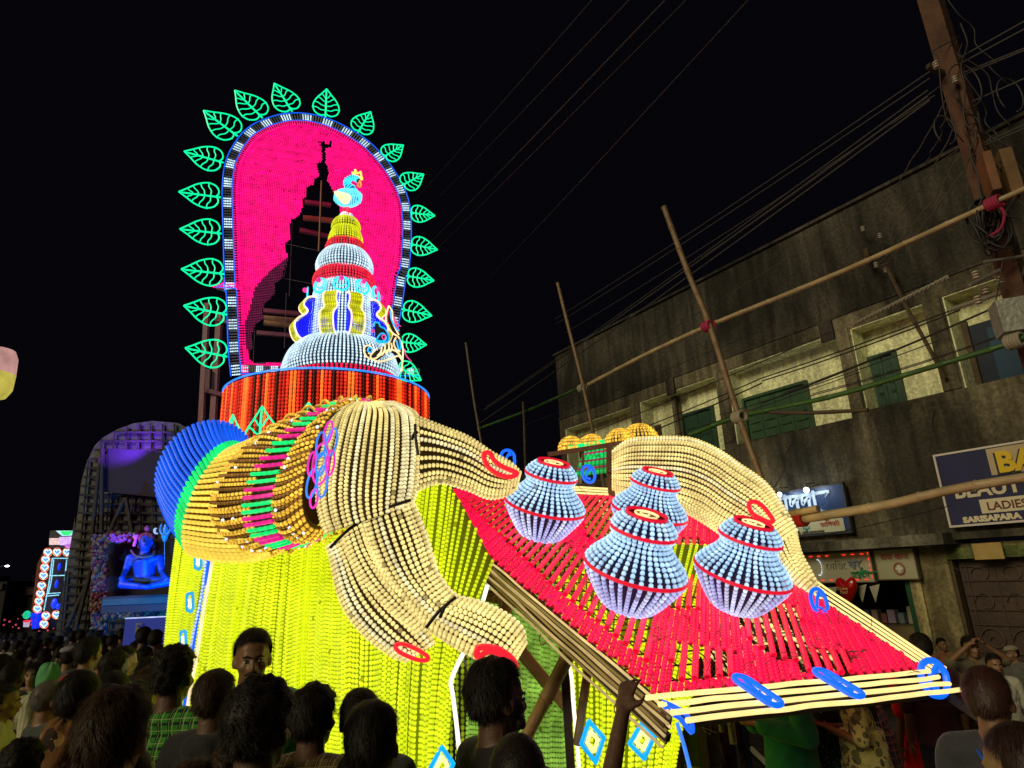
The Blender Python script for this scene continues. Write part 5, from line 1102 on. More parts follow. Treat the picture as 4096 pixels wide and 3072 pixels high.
# ================================================================== people
SKINS = [plain((.20, .10, .05), .5, 0, .15, 60, .1, 12, 'skin_brown'), plain((.105, .05, .027), .55, 0, .15, 60, .1, 12, 'skin_deep'), plain((.30, .16, .09), .5, 0, .15, 60, .1, 12, 'skin_tan')]
HAIRB = plain((.013, .009, .007), .6, 0, 0, 1, .4, 30, spec=.25, name='hair_black'); HAIRN = plain((.04, .021, .010), .6, 0, 0, 1, .4, 30, spec=.25, name='hair_brown'); HAIRG = plain((.10, .085, .07), .5, 0, 0, 1, .4, 30, spec=.25, name='hair_grey')
def caps(mb, p0, p1, r0, r1, seg=12):
    p0, p1 = A_(p0, float), A_(p1, float); mb.cone(p0, p1, r0, r1, seg); mb.sphere(p0, r0 * 1.0, seg, 6); mb.sphere(p1, r1 * 1.0, seg, 6)
def remesh(mb, vox, smooth=4, name='body'):
    me = mb.mesh(name); o = bpy.data.objects.new('tmp', me); COL.objects.link(o)
    m = o.modifiers.new('r', 'REMESH'); m.mode = 'VOXEL'; m.voxel_size = vox
    m2 = o.modifiers.new('s', 'SMOOTH'); m2.iterations = smooth; m2.factor = .5
    dg = bpy.context.evaluated_depsgraph_get(); me2 = bpy.data.meshes.new_from_object(o.evaluated_get(dg)); bpy.data.objects.remove(o)
    me2.polygons.foreach_set('use_smooth', np.ones(len(me2.polygons), bool)); me2.name = name; me2.materials.clear(); return me2
def hand_pieces(mb, w, d, n, side=1, curl=.25, k=1.0, infl=0):
    d = nrm(A_(d, float)); n = nrm(A_(n, float) - d * np.dot(n, d)); s = np.cross(d, n) * side
    X = np.stack([s, n, d]); mb.sphere(w + d * .045 * k, (.040 * k, .016 * k, .05 * k), 12, 8, X)
    for i, (o, L) in enumerate([(-.030, .068), (-.010, .078), (.011, .073), (.030, .056)]):
        a = w + d * .078 * k + s * o * k; dd = nrm(d + s * o * 3 + n * .15); b = a + dd * L * .5 * k; d2 = nrm(dd + n * curl * (1.2 + .4 * i)); c = b + d2 * L * .55 * k
        caps(mb, a, b, .0092 * k, .0085 * k, 8); caps(mb, b, c, .0085 * k, .0065 * k, 8)
    a = w + d * .022 * k - s * .030 * k; b = a + nrm(d * .7 - s * .8 + n * .3) * .038 * k; c = b + nrm(d - s * .25 + n * .3) * .03 * k
    caps(mb, a, b, .013 * k, .0105 * k, 8); caps(mb, b, c, .0105 * k, .008 * k, 8)
DOWN = [((.18, -.01, 1.355), (.215, -.03, 1.08), (.22, .03, .84)), ((-.18, -.01, 1.355), (-.215, -.03, 1.08), (-.22, .03, .84))]
def head_pieces(mb, dz=0.0, turn=0.0, f=1.0):
    c, s = math.cos(turn), math.sin(turn)
    def T(p): x, y, z = p; return A_([c * x - s * y, s * x + c * y, z + dz])
    X = A_([[c, s, 0], [-s, c, 0], [0, 0, 1.0]])
    def S(p, r, seg=16, ri=10): mb.sphere(T(p), r, seg, ri, X)
    S((0, -.014, 1.60), (.076, .094, .092)); S((0, .022, 1.552), (.064, .070, .086)); S((0, .060, 1.487), (.036, .028, .026)); S((0, .030, 1.497), (.050, .052, .032))
    S((0, .078, 1.594), (.050, .018, .011)); S((0, .055, 1.62), (.055, .032, .04))
    for q in (-1, 1):
        S((.037 * q, .064, 1.548), (.025, .022, .024)); S((.078 * q, -.004, 1.558), (.011, .018, .031)); S((.083 * q, -.014, 1.566), (.008, .010, .018)); S((.014 * q, .098, 1.535), (.010, .011, .008))
    mb.cone(T((0, .088, 1.582)), T((0, .112, 1.540)), .0085, .0125, 8); S((0, .108, 1.538), (.0125, .013, .010)); S((0, .092, 1.513), (.023, .010, .0055)); S((0, .089, 1.503), (.020, .010, .006))
def body(name, arms=DOWN, fem=False, turn=0.0, curl=(.25, .25), palms=None, vox=.0105, legs=True):
    mb = MB(); head_pieces(mb, 0, turn)
    caps(mb, (0, -.030, 1.38), (0, -.016, 1.52), .061, .056)
    sw = .92 if fem else 1.0
    mb.sphere((0, 0, 1.24), (.165 * sw, .105, .17), 20, 12); mb.sphere((0, .005, 1.05), (.140 * sw, .10, .18), 20, 12); mb.sphere((0, 0, .92), (.160, .11, .12), 20, 12)
    for i, (sh, el, wr) in enumerate(arms):
        sh, el, wr = [A_(p, float) for p in (sh, el, wr)]; caps(mb, (0, -.03, 1.405), sh * [.93, 1, 1.01], .060, .055); caps(mb, sh, el, .052, .038); caps(mb, el, wr, .037, .026)
        n = palms[i] if palms else (-1 if i == 0 else 1, 0, 0); hand_pieces(mb, wr, wr - el, n, 1 if i == 0 else -1, curl[i])
    if legs:
        for q in (-1, 1): caps(mb, (.085 * q, 0, .90), (.09 * q, .01, .48), .078, .052); caps(mb, (.09 * q, .01, .48), (.09 * q, -.01, .09), .052, .036); caps(mb, (.09 * q, -.02, .04), (.095 * q, .12, .03), .036, .026)
    return remesh(mb, vox, 4, name)
def shirt(name, arms=DOWN, sleeve=.55, inf=.016, fem=False, long=.84, hood=False):
    mb = MB(); sw = .92 if fem else 1.0; g = inf
    mb.sphere((0, 0, 1.24), (.168 * sw + g, .108 + g, .165), 20, 12); mb.sphere((0, .005, 1.06), (.150 * sw + g, .11 + g, .2), 20, 12); mb.cone((0, 0, 1.15), (0, 0, long), .14 * sw + g, .165 + g, 22); mb.sphere((0, 0, .95), (.165 + g, .115 + g, .12), 20, 12)
    for sh, el, wr in arms:
        sh, el, wr = [A_(p, float) for p in (sh, el, wr)]; caps(mb, (0, -.03, 1.395), sh * [.93, 1, 1.01], .058 + g * .7, .058 + g); e = sh + (el - sh) * min(1, sleeve * 1.6); caps(mb, sh, e, .052 + g, .045 + g)
        if sleeve > .7: caps(mb, el, el + (wr - el) * .9, .042 + g, .032 + g)
    if hood: caps(mb, (-.05, -.07, 1.40), (.05, -.07, 1.40), .05, .05)
    me = remesh(mb, .012, 5, name); n = len(me.vertices); co = np.zeros(n * 3, np.float32); me.vertices.foreach_get('co', co); co = co.reshape(-1, 3); no = np.zeros(n * 3, np.float32); me.vertices.foreach_get('normal', no); no = no.reshape(-1, 3)
    x, y, z = co.T; w = (np.sin(z * 38 + 6 * np.sin(x * 9 + y * 7)) * .5 + np.sin(z * 21 - x * 31 + y * 17 + 2 * np.sin(z * 13)) * .6) * .0042
    co += no * w[:, None].astype(np.float32); me.vertices.foreach_set('co', co.ravel()); me.update(); return me
def collar_mesh():
    mb = MB(); P = []
    for t in np.linspace(-2.6, 2.6, 30): P.append((.066 * math.sin(t), -.022 - .064 * math.cos(t), 1.408 + .012 * math.cos(t)))
    P = A_(P); Q = P * [1.14, 1.16, 1] - [0, 0, .032]; mb.grid(A_([P * [.98, .98, 1], P * [1.04, 1.04, 1] + [0, 0, .006], Q])); return mb.mesh('collar')
def trousers():
    mb = MB(); mb.sphere((0, 0, .90), (.165, .118, .12), 20, 12)
    for q in (-1, 1): caps(mb, (.085 * q, 0, .88), (.092 * q, .01, .48), .090, .068); caps(mb, (.092 * q, .01, .48), (.092 * q, -.005, .10), .068, .055)
    return remesh(mb, .014, 4, 'trousers')
def skirt_mesh(z0=1.02, flare=.28):
    mb = MB(); th = np.linspace(0, 2 * np.pi, 65); G = []
    for k in range(16):
        t = k / 15; G.append(np.stack([(.15 + (flare - .15) * t + .02 * t * np.sin(9 * th + 2 * t)) * np.cos(th), (.12 + (flare - .14) * t + .02 * t * np.sin(7 * th)) * np.sin(th), 0 * th + z0 - t * (z0 - .06)], 1))
    mb.grid(A_(G)); return mb.mesh('skirt')
def hair_mesh(style, seed=0):
    r = np.random.default_rng(seed); mb = MB(); c0 = A_([0, -.016, 1.60]); vol, L, curl, wd = {'short': (.010, .030, .22, .0022), 'wavy': (.015, .034, .55, .0026), 'curly': (.018, .020, 1.5, .0028), 'buzz': (.005, .010, .1, .0024), 'bald': (.004, .010, .1, .0024), 'bun': (.012, .05, .15, .0032), 'long': (.014, .10, .3, .0036)}[style]
    R = A_([.0755, .096, .094]) + vol
    def keep(u):
        x, y, z = u
        if style == 'bald': return z < .45 and z > -.62 and y < .35
        lim = -.68 if y < -.2 else (-.62 + (y + .2) * 2.6 if y < .25 else .38 + (y - .25) * .42)
        if style in ('bun', 'long') and y < .1: lim = -.95
        if abs(x) > .55 and -.45 < y < .42 and style not in ('bun', 'long'): lim = max(lim, -.12)
        return z > lim
    nt, npz = 40, 26; G = {}
    for i in range(npz + 1):
        ph = np.pi * i / npz
        for j in range(nt):
            th = 2 * np.pi * j / nt; u = A_([math.sin(ph) * math.cos(th), math.sin(ph) * math.sin(th), math.cos(ph)])
            b = noise.noise(Vector(u * (5 if style == 'curly' else 3)) + Vector((seed, 0, 0))) * vol * (.9 if style in ('curly', 'wavy') else .35)
            edge = min(1, max(.0, 1.0)); top = vol * .9 * max(0, u[2]) if style in ('wavy', 'curly', 'short') else 0
            G[i, j] = c0 + u * (R + b + top)
    V = A_([G[i, j] for i in range(npz + 1) for j in range(nt)]); Q = []
    for i in range(npz):
        for j in range(nt):
            ph = np.pi * (i + .5) / npz; th = 2 * np.pi * (j + .5) / nt
            if keep((math.sin(ph) * math.cos(th), math.sin(ph) * math.sin(th), math.cos(ph))): Q.append([i * nt + j, i * nt + (j + 1) % nt, (i + 1) * nt + (j + 1) % nt, (i + 1) * nt + j])
    mb.add(V, Q)
    n = {'short': 4200, 'wavy': 4000, 'curly': 3800, 'buzz': 1800, 'bald': 900, 'bun': 2200, 'long': 2600}[style]; VV = []; QQ = []; m = 0; S_ = 5
    while m < n:
        u = nrm(r.normal(size=3))
        if not keep(u): continue
        p = c0 + u * (R + noise.noise(Vector(u * (5 if style == 'curly' else 3)) + Vector((seed, 0, 0))) * vol * (.9 if style in ('curly', 'wavy') else .35) + (vol * .9 * max(0, u[2]) if style in ('wavy', 'curly', 'short') else 0) - .001); down = A_([0, -.25, -1.0]); crown = A_([.05, .1, .95]); fl = nrm(nrm(u - crown) + .55 * A_([noise.noise(Vector(u * 3.1)), noise.noise(Vector(u * 3.3 + A_([9, 0, 0]))), 0])) if style not in ('bun',) else nrm(A_([0, -.9, .1]) - u)
        fl = fl - u * np.dot(fl, u); nn = u; l = L * r.uniform(.6, 1.25); lift = {'short': .03, 'wavy': .08, 'curly': .28, 'buzz': .5, 'bald': .4, 'bun': .06, 'long': .12}[style]
        d = nrm(fl + nn * lift + r.normal(size=3) * .12); sd = nrm(np.cross(d, nn)); a = r.uniform(0, 6); pts = []
        q = p.copy()
        for k in range(S_ + 1):
            pts.append(q.copy()); f = k / S_; dd = d + curl * (.6 * math.cos(a + f * 4) * sd + .5 * math.sin(a + f * 4) * nn) - nn * lift * f * .9; q = q + nrm(dd) * l / S_
        pts = A_(pts); w = wd * np.linspace(1, .25, S_ + 1)[:, None] / 2
        VV.append(np.stack([pts - sd * w, pts + sd * w], 1).reshape(-1, 3)); b = m * (S_ + 1) * 2
        for k in range(S_): QQ.append([b + 2 * k, b + 2 * k + 1, b + 2 * k + 3, b + 2 * k + 2])
        m += 1
    mb.add(np.concatenate(VV), QQ)
    if style == 'bun': mb.sphere((0, -.135, 1.60), (.045, .035, .045), 14, 10); mb.tube([A_([.03 * math.cos(t), -.15 - .01 * math.sin(2 * t), 1.6 + .03 * math.sin(t)]) for t in np.linspace(0, 6.3, 20)], .012, 6)
    if style == 'long':
        th = np.linspace(np.pi * .98, 2.02 * np.pi, 30); G = [np.stack([(.088 + .01 * k * .6 + .004 * np.sin(th * 23)) * np.cos(th), -.02 + (.10 + .002 * k) * np.sin(th), 0 * th + 1.62 - .05 * k], 1) for k in range(9)]; mb.grid(A_(G))
    return mb.mesh('hair_' + style)
BODY = {}; SHIRT = {}; HAIR = {}
PH_ = [((.18, -.01, 1.355), (.235, .16, 1.22), (.10, .32, 1.42)), ((-.18, -.01, 1.355), (-.235, .16, 1.22), (-.10, .32, 1.42))]
BENT = [((.18, -.01, 1.355), (.235, .02, 1.10), (.06, .24, 1.14)), ((-.18, -.01, 1.355), (-.26, -.02, 1.10), (-.06, .24, 1.16))]
UPA = [((.18, -.01, 1.37), (.32, .10, 1.44), (.09, .13, 1.62)), ((-.18, -.01, 1.37), (-.32, .10, 1.44), (-.09, .13, 1.62))]
for nm, ar, fm, pm in [('down', DOWN, False, None), ('fem', DOWN, True, None), ('phone', PH_, False, [(0, 1, 0), (0, 1, 0)]), ('bent', BENT, False, [(0, 0, 1), (0, 0, 1)]), ('up', UPA, False, [(0, 0, -1), (0, 0, -1)])]:
    BODY[nm] = body('person_' + nm, ar, fm, palms=pm, vox=.0095 if nm == 'down' else .0115)
    SHIRT[nm] = shirt('shirt_' + nm, ar, .55, fem=fm)
SHIRT['long'] = shirt('jacket', DOWN, 1.0, .024, hood=True); SHIRT['bentlong'] = shirt('jacket_bent', BENT, 1.0, .03)
TRS = trousers(); COLR = collar_mesh(); SKM = skirt_mesh()
for k, st in enumerate(['short', 'wavy', 'curly', 'buzz', 'bald', 'bun', 'long']): HAIR[st] = hair_mesh(st, k)
HAIR['short2'] = hair_mesh('short', 17); HAIR['curly2'] = hair_mesh('curly', 23); HAIR['wavy2'] = hair_mesh('wavy', 29)
def cloth(col, kind=None, col2=(.02, .02, .02), s=1.0, col3=None):
    key = ('c', tuple(col), kind, tuple(col2), s, col3)
    if key in _MC: return _MC[key]
    m, nt, b = new_mat('fabric'); b.inputs['Roughness'].default_value = .85; b.inputs['Sheen Weight'].default_value = .15; b.inputs['Specular IOR Level'].default_value = .2
    tc = N(nt, 'ShaderNodeTexCoord'); sp = N(nt, 'ShaderNodeSeparateXYZ'); nt.links.new(tc.outputs['Object'], sp.inputs[0])
    def band(out, f, lo, hi, ph=0.0):
        a = N(nt, 'ShaderNodeMath', operation='MULTIPLY_ADD'); a.inputs[1].default_value = f; a.inputs[2].default_value = ph; nt.links.new(out, a.inputs[0])
        fr = N(nt, 'ShaderNodeMath', operation='FRACT'); nt.links.new(a.outputs[0], fr.inputs[0])
        g = N(nt, 'ShaderNodeMath', operation='GREATER_THAN'); g.inputs[1].default_value = lo; nt.links.new(fr.outputs[0], g.inputs[0])
        l = N(nt, 'ShaderNodeMath', operation='LESS_THAN'); l.inputs[1].default_value = hi; nt.links.new(fr.outputs[0], l.inputs[0])
        mu = N(nt, 'ShaderNodeMath', operation='MULTIPLY'); nt.links.new(g.outputs[0], mu.inputs[0]); nt.links.new(l.outputs[0], mu.inputs[1]); return mu.outputs[0]
    def mix(fac, a, bcol):
        x = N(nt, 'ShaderNodeMixRGB'); nt.links.new(fac, x.inputs[0])
        if isinstance(a, tuple): x.inputs[1].default_value = (*a, 1)
        else: nt.links.new(a, x.inputs[1])
        x.inputs[2].default_value = (*bcol, 1); return x.outputs[0]
    out = None
    if kind == 'plaid':
        c = mix(band(sp.outputs[0], 11 * s, .0, .28), tuple(col), tuple(col2)); c = mix(band(sp.outputs[2], 11 * s, .0, .25), c, tuple(col2)); c3 = col3 or tuple(min(1, v * 2.5 + .1) for v in col)
        c = mix(band(sp.outputs[0], 11 * s, .42, .50), c, c3); c = mix(band(sp.outputs[0], 11 * s, .12, .16), c, c3); out = mix(band(sp.outputs[2], 11 * s, .50, .56), c, c3)
    elif kind == 'stripe': out = mix(band(sp.outputs[0], 34 * s, 0, .3), tuple(col), tuple(col2))
    elif kind in ('dots', 'floral'):
        v = N(nt, 'ShaderNodeTexVoronoi'); v.inputs['Scale'].default_value = (38 if kind == 'dots' else 13) * s; nt.links.new(tc.outputs['Object'], v.inputs['Vector'])
        l = N(nt, 'ShaderNodeMath', operation='LESS_THAN'); l.inputs[1].default_value = .22 if kind == 'dots' else .42; nt.links.new(v.outputs['Distance'], l.inputs[0]); out = mix(l.outputs[0], tuple(col), tuple(col2))
        if col3:
            v2 = N(nt, 'ShaderNodeTexNoise'); v2.inputs['Scale'].default_value = 22 * s; nt.links.new(tc.outputs['Object'], v2.inputs['Vector'])
            l2 = N(nt, 'ShaderNodeMath', operation='GREATER_THAN'); l2.inputs[1].default_value = .58; nt.links.new(v2.outputs['Fac'], l2.inputs[0]); out = mix(l2.outputs[0], out, col3)
    if out is not None: nt.links.new(out, b.inputs['Base Color'])
    else: b.inputs['Base Color'].default_value = (*col, 1)
    wv = N(nt, 'ShaderNodeTexNoise'); wv.inputs['Scale'].default_value = 14; wv.inputs['Detail'].default_value = 4; nt.links.new(tc.outputs['Object'], wv.inputs['Vector'])
    bp = N(nt, 'ShaderNodeBump'); bp.inputs['Strength'].default_value = .5; bp.inputs['Distance'].default_value = .03; nt.links.new(wv.outputs['Fac'], bp.inputs['Height']); nt.links.new(bp.outputs[0], b.inputs['Normal'])
    _MC[key] = m; return m
def inst(name, me, mat, parent, loc=(0, 0, 0)):
    if not me.materials: me.materials.append(None)
    o = bpy.data.objects.new(name, me); COL.objects.link(o); o.material_slots[0].link = 'OBJECT'; o.material_slots[0].material = mat
    if parent is not None: o.parent = parent
    o.location = loc; return o
EYE_W, EYE_D = plain((.75, .72, .65), .3, name='eye_white'), plain((.015, .01, .008), .2, name='eye_dark')
def face(p, turn=0.0, stache=False, brow=HAIRB, lips=(.30, .09, .07), bindi=False, beard=False):
    c, s = math.cos(turn), math.sin(turn); T = lambda x, y, z: A_([c * x - s * y, s * x + c * y, z])
    q = MB(); d = MB(); b = MB()
    for k in (-1, 1):
        q.sphere(T(.030 * k, .083, 1.571), (.0135, .009, .0062), 10, 6); d.sphere(T(.031 * k, .0905, 1.571), (.0055, .004, .0056), 8, 6)
        b.tube([T(.012 * k, .098, 1.588), T(.030 * k, .094, 1.594), T(.048 * k, .080, 1.588)], [.0035, .0045, .002], 6); d.tube([T(.016 * k, .091, 1.574), T(.030 * k, .0945, 1.5785), T(.045 * k, .085, 1.573)], .0016, 4)
    if beard:
        for k in np.linspace(-1.2, 1.2, 9): b.sphere(T(.058 * math.sin(k), .030 + .055 * math.cos(k), 1.492 + .01 * abs(k)), (.017, .014, .022), 8, 6)
    for mb_, nm, mt in ((q, 'eyes', EYE_W), (d, 'pupils', EYE_D), (b, 'eyebrows', brow)):
        me = mb_.mesh(nm); inst(nm, me, mt, p)['kind'] = 'stuff'
    me = MB().sphere(T(0, .0985, 1.512), (.021, .006, .0042), 10, 6).sphere(T(0, .0965, 1.504), (.018, .006, .0045), 10, 6).mesh('lips'); inst('lips', me, plain(lips, .45), p)['kind'] = 'stuff'
    if stache: inst('moustache', MB().tube([T(-.034, .080, 1.512), T(-.018, .100, 1.5215), T(0, .106, 1.5225), T(.018, .100, 1.5215), T(.034, .080, 1.512)], [.003, .007, .0058, .007, .003], 8).mesh('moustache'), HAIRB, p)
NPEOPLE = 0
def person(px, top, w, yaw=0, label=None, hair='short', shirt_c=(.05, .05, .05), pat=None, c2=(.02, .02, .02), c3=None, s=1.0, skin=0, hm=None, pose='down', tro=(.02, .022, .03), collar=False, group='people in the crowd', Y=None, facep=None, dress=False, jacket=False, ztop=None, bodyme=None, shirtme=None, cat='person'):
    """px/top: where the top of the head sits in the photo, w: width of the head there"""
    d = Y or 640 * .186 / w * 1.0
    if Y is None:
        q = ray(px, top); d = d * q[1]
    P = at(px, top, d); zt = P[2] if ztop is None else ztop
    sc_ = min(1.22, max(.62, zt / 1.725))
    p = inst('person', bodyme or BODY[pose], SKINS[skin], None, (P[0], P[1], 0)); p.rotation_euler.z = R_(yaw); p.scale = (sc_,) * 3
    tag(p, label, cat, group)
    inst('hair', HAIR[hair] if isinstance(hair, str) else hair, hm or HAIRB, p)
    mt = cloth(shirt_c, pat, c2, s, c3)
    sm = shirtme or (SHIRT['bentlong'] if (jacket and pose == 'bent') else SHIRT['long'] if jacket else SHIRT[pose])
    inst('jacket' if jacket else 'shirt', sm, mt, p)
    if collar: inst('collar', COLR, mt if collar is True else cloth(collar), p)
    inst('skirt' if dress else 'trousers', SKM if dress else TRS, mt if dress else cloth(tro), p)
    if facep is not None: face(p, **facep)
    return p
# --- big heads in front, seen from behind
person(*z7(1040, 925), 62, 8, 'person with thick dark brown hair and yellow shirt, biggest head at lower left', 'wavy', (.65, .42, .08), skin=2, hm=HAIRN)
person(*z8(330, 860), 60, -10, 'person with big curly black hair and a dark olive shirt, below the man with moustache', 'curly', (.06, .07, .02), skin=1)
person(*z9(560, 1262), 66, 4, 'person with close cropped round head, rim lit at its edge, below the raised arm', 'buzz', (.03, .03, .03), skin=1)
person(*z8(1285, 1030), 56, -12, 'person with neat short hair and an upturned grey denim collar', 'short', (.10, .13, .10), skin=1, collar=True)
person(*z8(1165, 935), 44, 10, 'person with side parted hair, mostly hidden behind the denim collar head', 'short2', (.06, .07, .06), skin=1)
person(*z8(780, 905), 45, -14, 'person in a brown plaid shirt with frizzy hair and right ear showing', 'wavy2', (.10, .065, .02), 'plaid', (.04, .022, .008), (.22, .18, .08), 1.7, skin=1, collar=True)
person(*z7(1880, 775), 40, -14, 'person with receding brown hair and black jacket beside the woman with a bun', 'short', (.02, .02, .022), skin=1, jacket=True, hm=HAIRN)
person(*z7(1935, 1010), 36, 20, 'woman with dark hair tied in a bun, in front of the black jacket', 'bun', (.25, .2, .14), skin=1, pose='fem')
person(*z7(1525, 592), 37, -6, 'man in a green and black plaid shirt with short curly hair', 'curly2', (.04, .24, .02), 'plaid', (.006, .03, .008), (.30, .42, .16), 1.9, skin=1, collar=True)
person(*z8(255, 428), 36, 204, 'man with moustache and mint shirt turning back to look at the camera', 'short', (.10, .42, .20), skin=0, collar=True, facep=dict(stache=True))
person(*z7(715, 782), 39, 6, 'person with navy collar over white band and thick dark hair', 'short2', (.02, .02, .05), skin=1, collar=(.6, .6, .55))
person(*z7(465, 862), 31, -38, 'person with thinning hair and bare ear in a charcoal shirt', 'buzz', (.05, .06, .05), skin=0, hm=HAIRG)
person(*z7(1145, 1398), 58, 0, 'person with nearly shaved round head low at the bottom edge, beside a green shoulder', 'buzz', (.25, .4, .12), skin=0)
person(*z7(215, 1400), 45, 10, 'person with messy curly hair at the bottom edge beside the brown shawl', 'curly', (.04, .04, .03), skin=1)
person(*z7(1675, 1540), 52, 0, 'person with straight light brown hair, only the top showing at the bottom edge', 'short', (.05, .05, .03), skin=1, hm=HAIRN)
person(*z8(90, 1425), 50, 0, 'person with woolly light brown hair at the bottom edge below the woman with a bun', 'curly2', (.05, .04, .03), skin=1, hm=HAIRN)
person(*z8(1130, 1440), 52, 0, 'person with smooth cropped round head low between denim collar and bottom edge', 'buzz', (.05, .05, .04), skin=1)
person(*z8(1290, 1575), 42, 0, 'person with reddish brown hair top just above the bottom edge', 'short', (.05, .05, .04), skin=1, hm=plain((.10, .03, .012), .5, 0, 0, 1, .4, 30, spec=.25, name='hair_henna'))
pw = person(*z7(600, 1225), 40, 0, 'person wrapped in a shiny brown and gold headscarf', 'bald', (.10, .055, .02), skin=1, pose='fem')
def scarf_mesh():
    mb = MB(); th = np.linspace(0, 2 * np.pi, 61); G = []
    for k, (r, z, y) in enumerate([(.004, 1.735, -.02), (.06, 1.725, -.02), (.10, 1.68, -.02), (.118, 1.60, -.02), (.115, 1.52, -.025), (.10, 1.45, -.03), (.125, 1.40, -.03), (.19, 1.35, -.03), (.235, 1.27, -.02)]):
        G.append(np.stack([r * np.cos(th) * (1 + .03 * np.sin(th * 7 + k)), y + r * .98 * np.sin(th) * (1 + .04 * np.sin(th * 5 + 2 * k)), 0 * th + z + .008 * np.sin(th * 9 + k)], 1))
    G = crom(A_(G).reshape(9, -1), 30).reshape(30, -1, 3); mb.grid(G); return mb.mesh('headscarf')
pw_scarf = scarf_mesh(); inst('headscarf', pw_scarf, cloth((.16, .07, .02), 'floral', (.35, .20, .06), .5, (.03, .015, .008)), pw)
person(*z7(985, 795), 36, 14, 'person with smooth black hair beneath the pink shirt, between two larger heads', 'short', (.04, .04, .04), skin=1)
person(*z7(1230, 895), 30, -10, 'person with tousled brown hair just behind the thick brown haired head', 'wavy', (.1, .1, .05), skin=1)
# --- middle left
person(*z7(790, 508), 23, -10, 'man in a salmon red collared shirt seen from behind, both ears showing', 'short2', (.42, .08, .06), skin=0, collar=True)
person(*z7(1090, 590), 22, -48, 'man in a pale green shirt in profile, cheek lit yellow', 'short', (.20, .26, .10), skin=2)
person(*z7(135, 712), 24, 0, 'man in a cream pinstriped shirt with short black hair', 'short', (.50, .47, .32), 'stripe', (.30, .28, .18), skin=1, collar=True)
person(*z7(70, 918), 27, -62, 'woman in profile with a gold earring and pulled back hair at the left edge', 'bun', (.4, .35, .25), skin=0, pose='fem', facep={})
person(*z7(300, 740), 19, 200, 'woman with a patterned shawl looking back over her shoulder', 'long', (.22, .14, .08), 'floral', (.4, .3, .15), (.25, .04, .03), skin=2, pose='fem', facep={})
person(*z7(50, 1120), 26, 0, 'person with green lit shaved head at the left edge under the earring woman', 'buzz', (.04, .04, .03), skin=0)
person(*z7(30, 660), 24, 5, 'person at the left edge with dark hair behind the pinstriped man', 'short', (.05, .05, .04), skin=1)
person(*z7(1010, 640), 24, -20, 'person with frizzy greenish lit hair beside the man in profile', 'curly', (.03, .03, .03), skin=1)
person(*z7(1300, 680), 24, 10, 'woman with long dark hair beside the curly haired plaid man', 'long', (.04, .03, .03), skin=1, pose='fem')
person(*z7(1310, 770), 28, 0, 'person with brown hair hidden low behind the green plaid shirt', 'wavy', (.03, .03, .03), skin=1, hm=HAIRN)
inst('headscarf', pw_scarf, cloth((.10, .32, .14)), person(*z7(440, 760), 19, 0, 'person with a mint green scarf over the head', 'bald', (.10, .30, .12), skin=1, pose='fem'))
CAPM = MB().sphere((0, .0, 1.665), (.098, .118, .05), 20, 10).sphere((0, .10, 1.645), (.07, .05, .012), 14, 8).mesh('flat_cap'); inst('flat_cap', CAPM, cloth((.2, .2, .24)), person(*z7(600, 600), 17, 30, 'person in a grey flat cap above the salmon shirted man', 'short', (.12, .12, .15), skin=0))
person(*z7(1250, 430), 15, 0, 'person silhouetted against the blue banner, left of two', 'short', (.02, .02, .02), skin=1); person(*z7(1350, 455), 15, 0, 'person silhouetted against the blue banner, beside the lime skirt', 'short2', (.02, .02, .02), skin=1)
# --- dim crowd far down the street
fars = [(z7(60, 560), 10, (.35, .38, .4)), (z7(170, 560), 10, (.05, .05, .06)), (z7(330, 545), 11, (.1, .1, .13)), (z7(260, 520), 9, (.02, .02, .02)), (z7(420, 530), 10, (.03, .03, .03)), (z7(130, 500), 8, (.02, .02, .02)), (z7(210, 490), 8, (.02, .02, .03)), (z7(340, 480), 8, (.03, .03, .03)), (z7(450, 490), 9, (.02, .02, .02)), (z7(590, 450), 9, (.02, .02, .02)), (z7(520, 520), 10, (.02, .02, .02)), (z7(60, 490), 8, (.02, .02, .02)), (z7(20, 480), 8, (.03, .03, .03)), (z7(300, 600), 12, (.03, .03, .03)), (z7(230, 590), 12, (.06, .04, .04)), (z7(400, 620), 13, (.03, .02, .02)), (z7(530, 600), 13, (.02, .02, .02)), (z7(640, 480), 10, (.02, .02, .02)), (z7(700, 470), 10, (.02, .02, .02)), (z7(980, 500), 12, (.04, .04, .04)), (z7(1060, 450), 11, (.02, .02, .02)), (z7(900, 520), 12, (.02, .02, .02)), (z7(1180, 560), 15, (.02, .02, .02)), (z7(1260, 600), 16, (.03, .03, .03)), (z7(900, 620), 16, (.02, .02, .02)), (z7(560, 700), 16, (.10, .10, .14)), (z7(180, 640), 14, (.04, .04, .04)), (z7(380, 690), 15, (.02, .02, .02)), (z7(480, 560), 11, (.02, .02, .02)), (z7(1380, 600), 14, (.02, .02, .02)), (z7(860, 470), 10, (.02, .02, .02)), (z7(790, 460), 9, (.02, .02, .02))]
for k, (q, w, c) in enumerate(fars):
    person(q[0], q[1], w, rng.uniform(-40, 40), 'dark figure in the dim crowd down the street, seen from behind', ['short', 'curly', 'wavy', 'short2'][k % 4], c, skin=1, group='dim crowd down the street', pose='down')
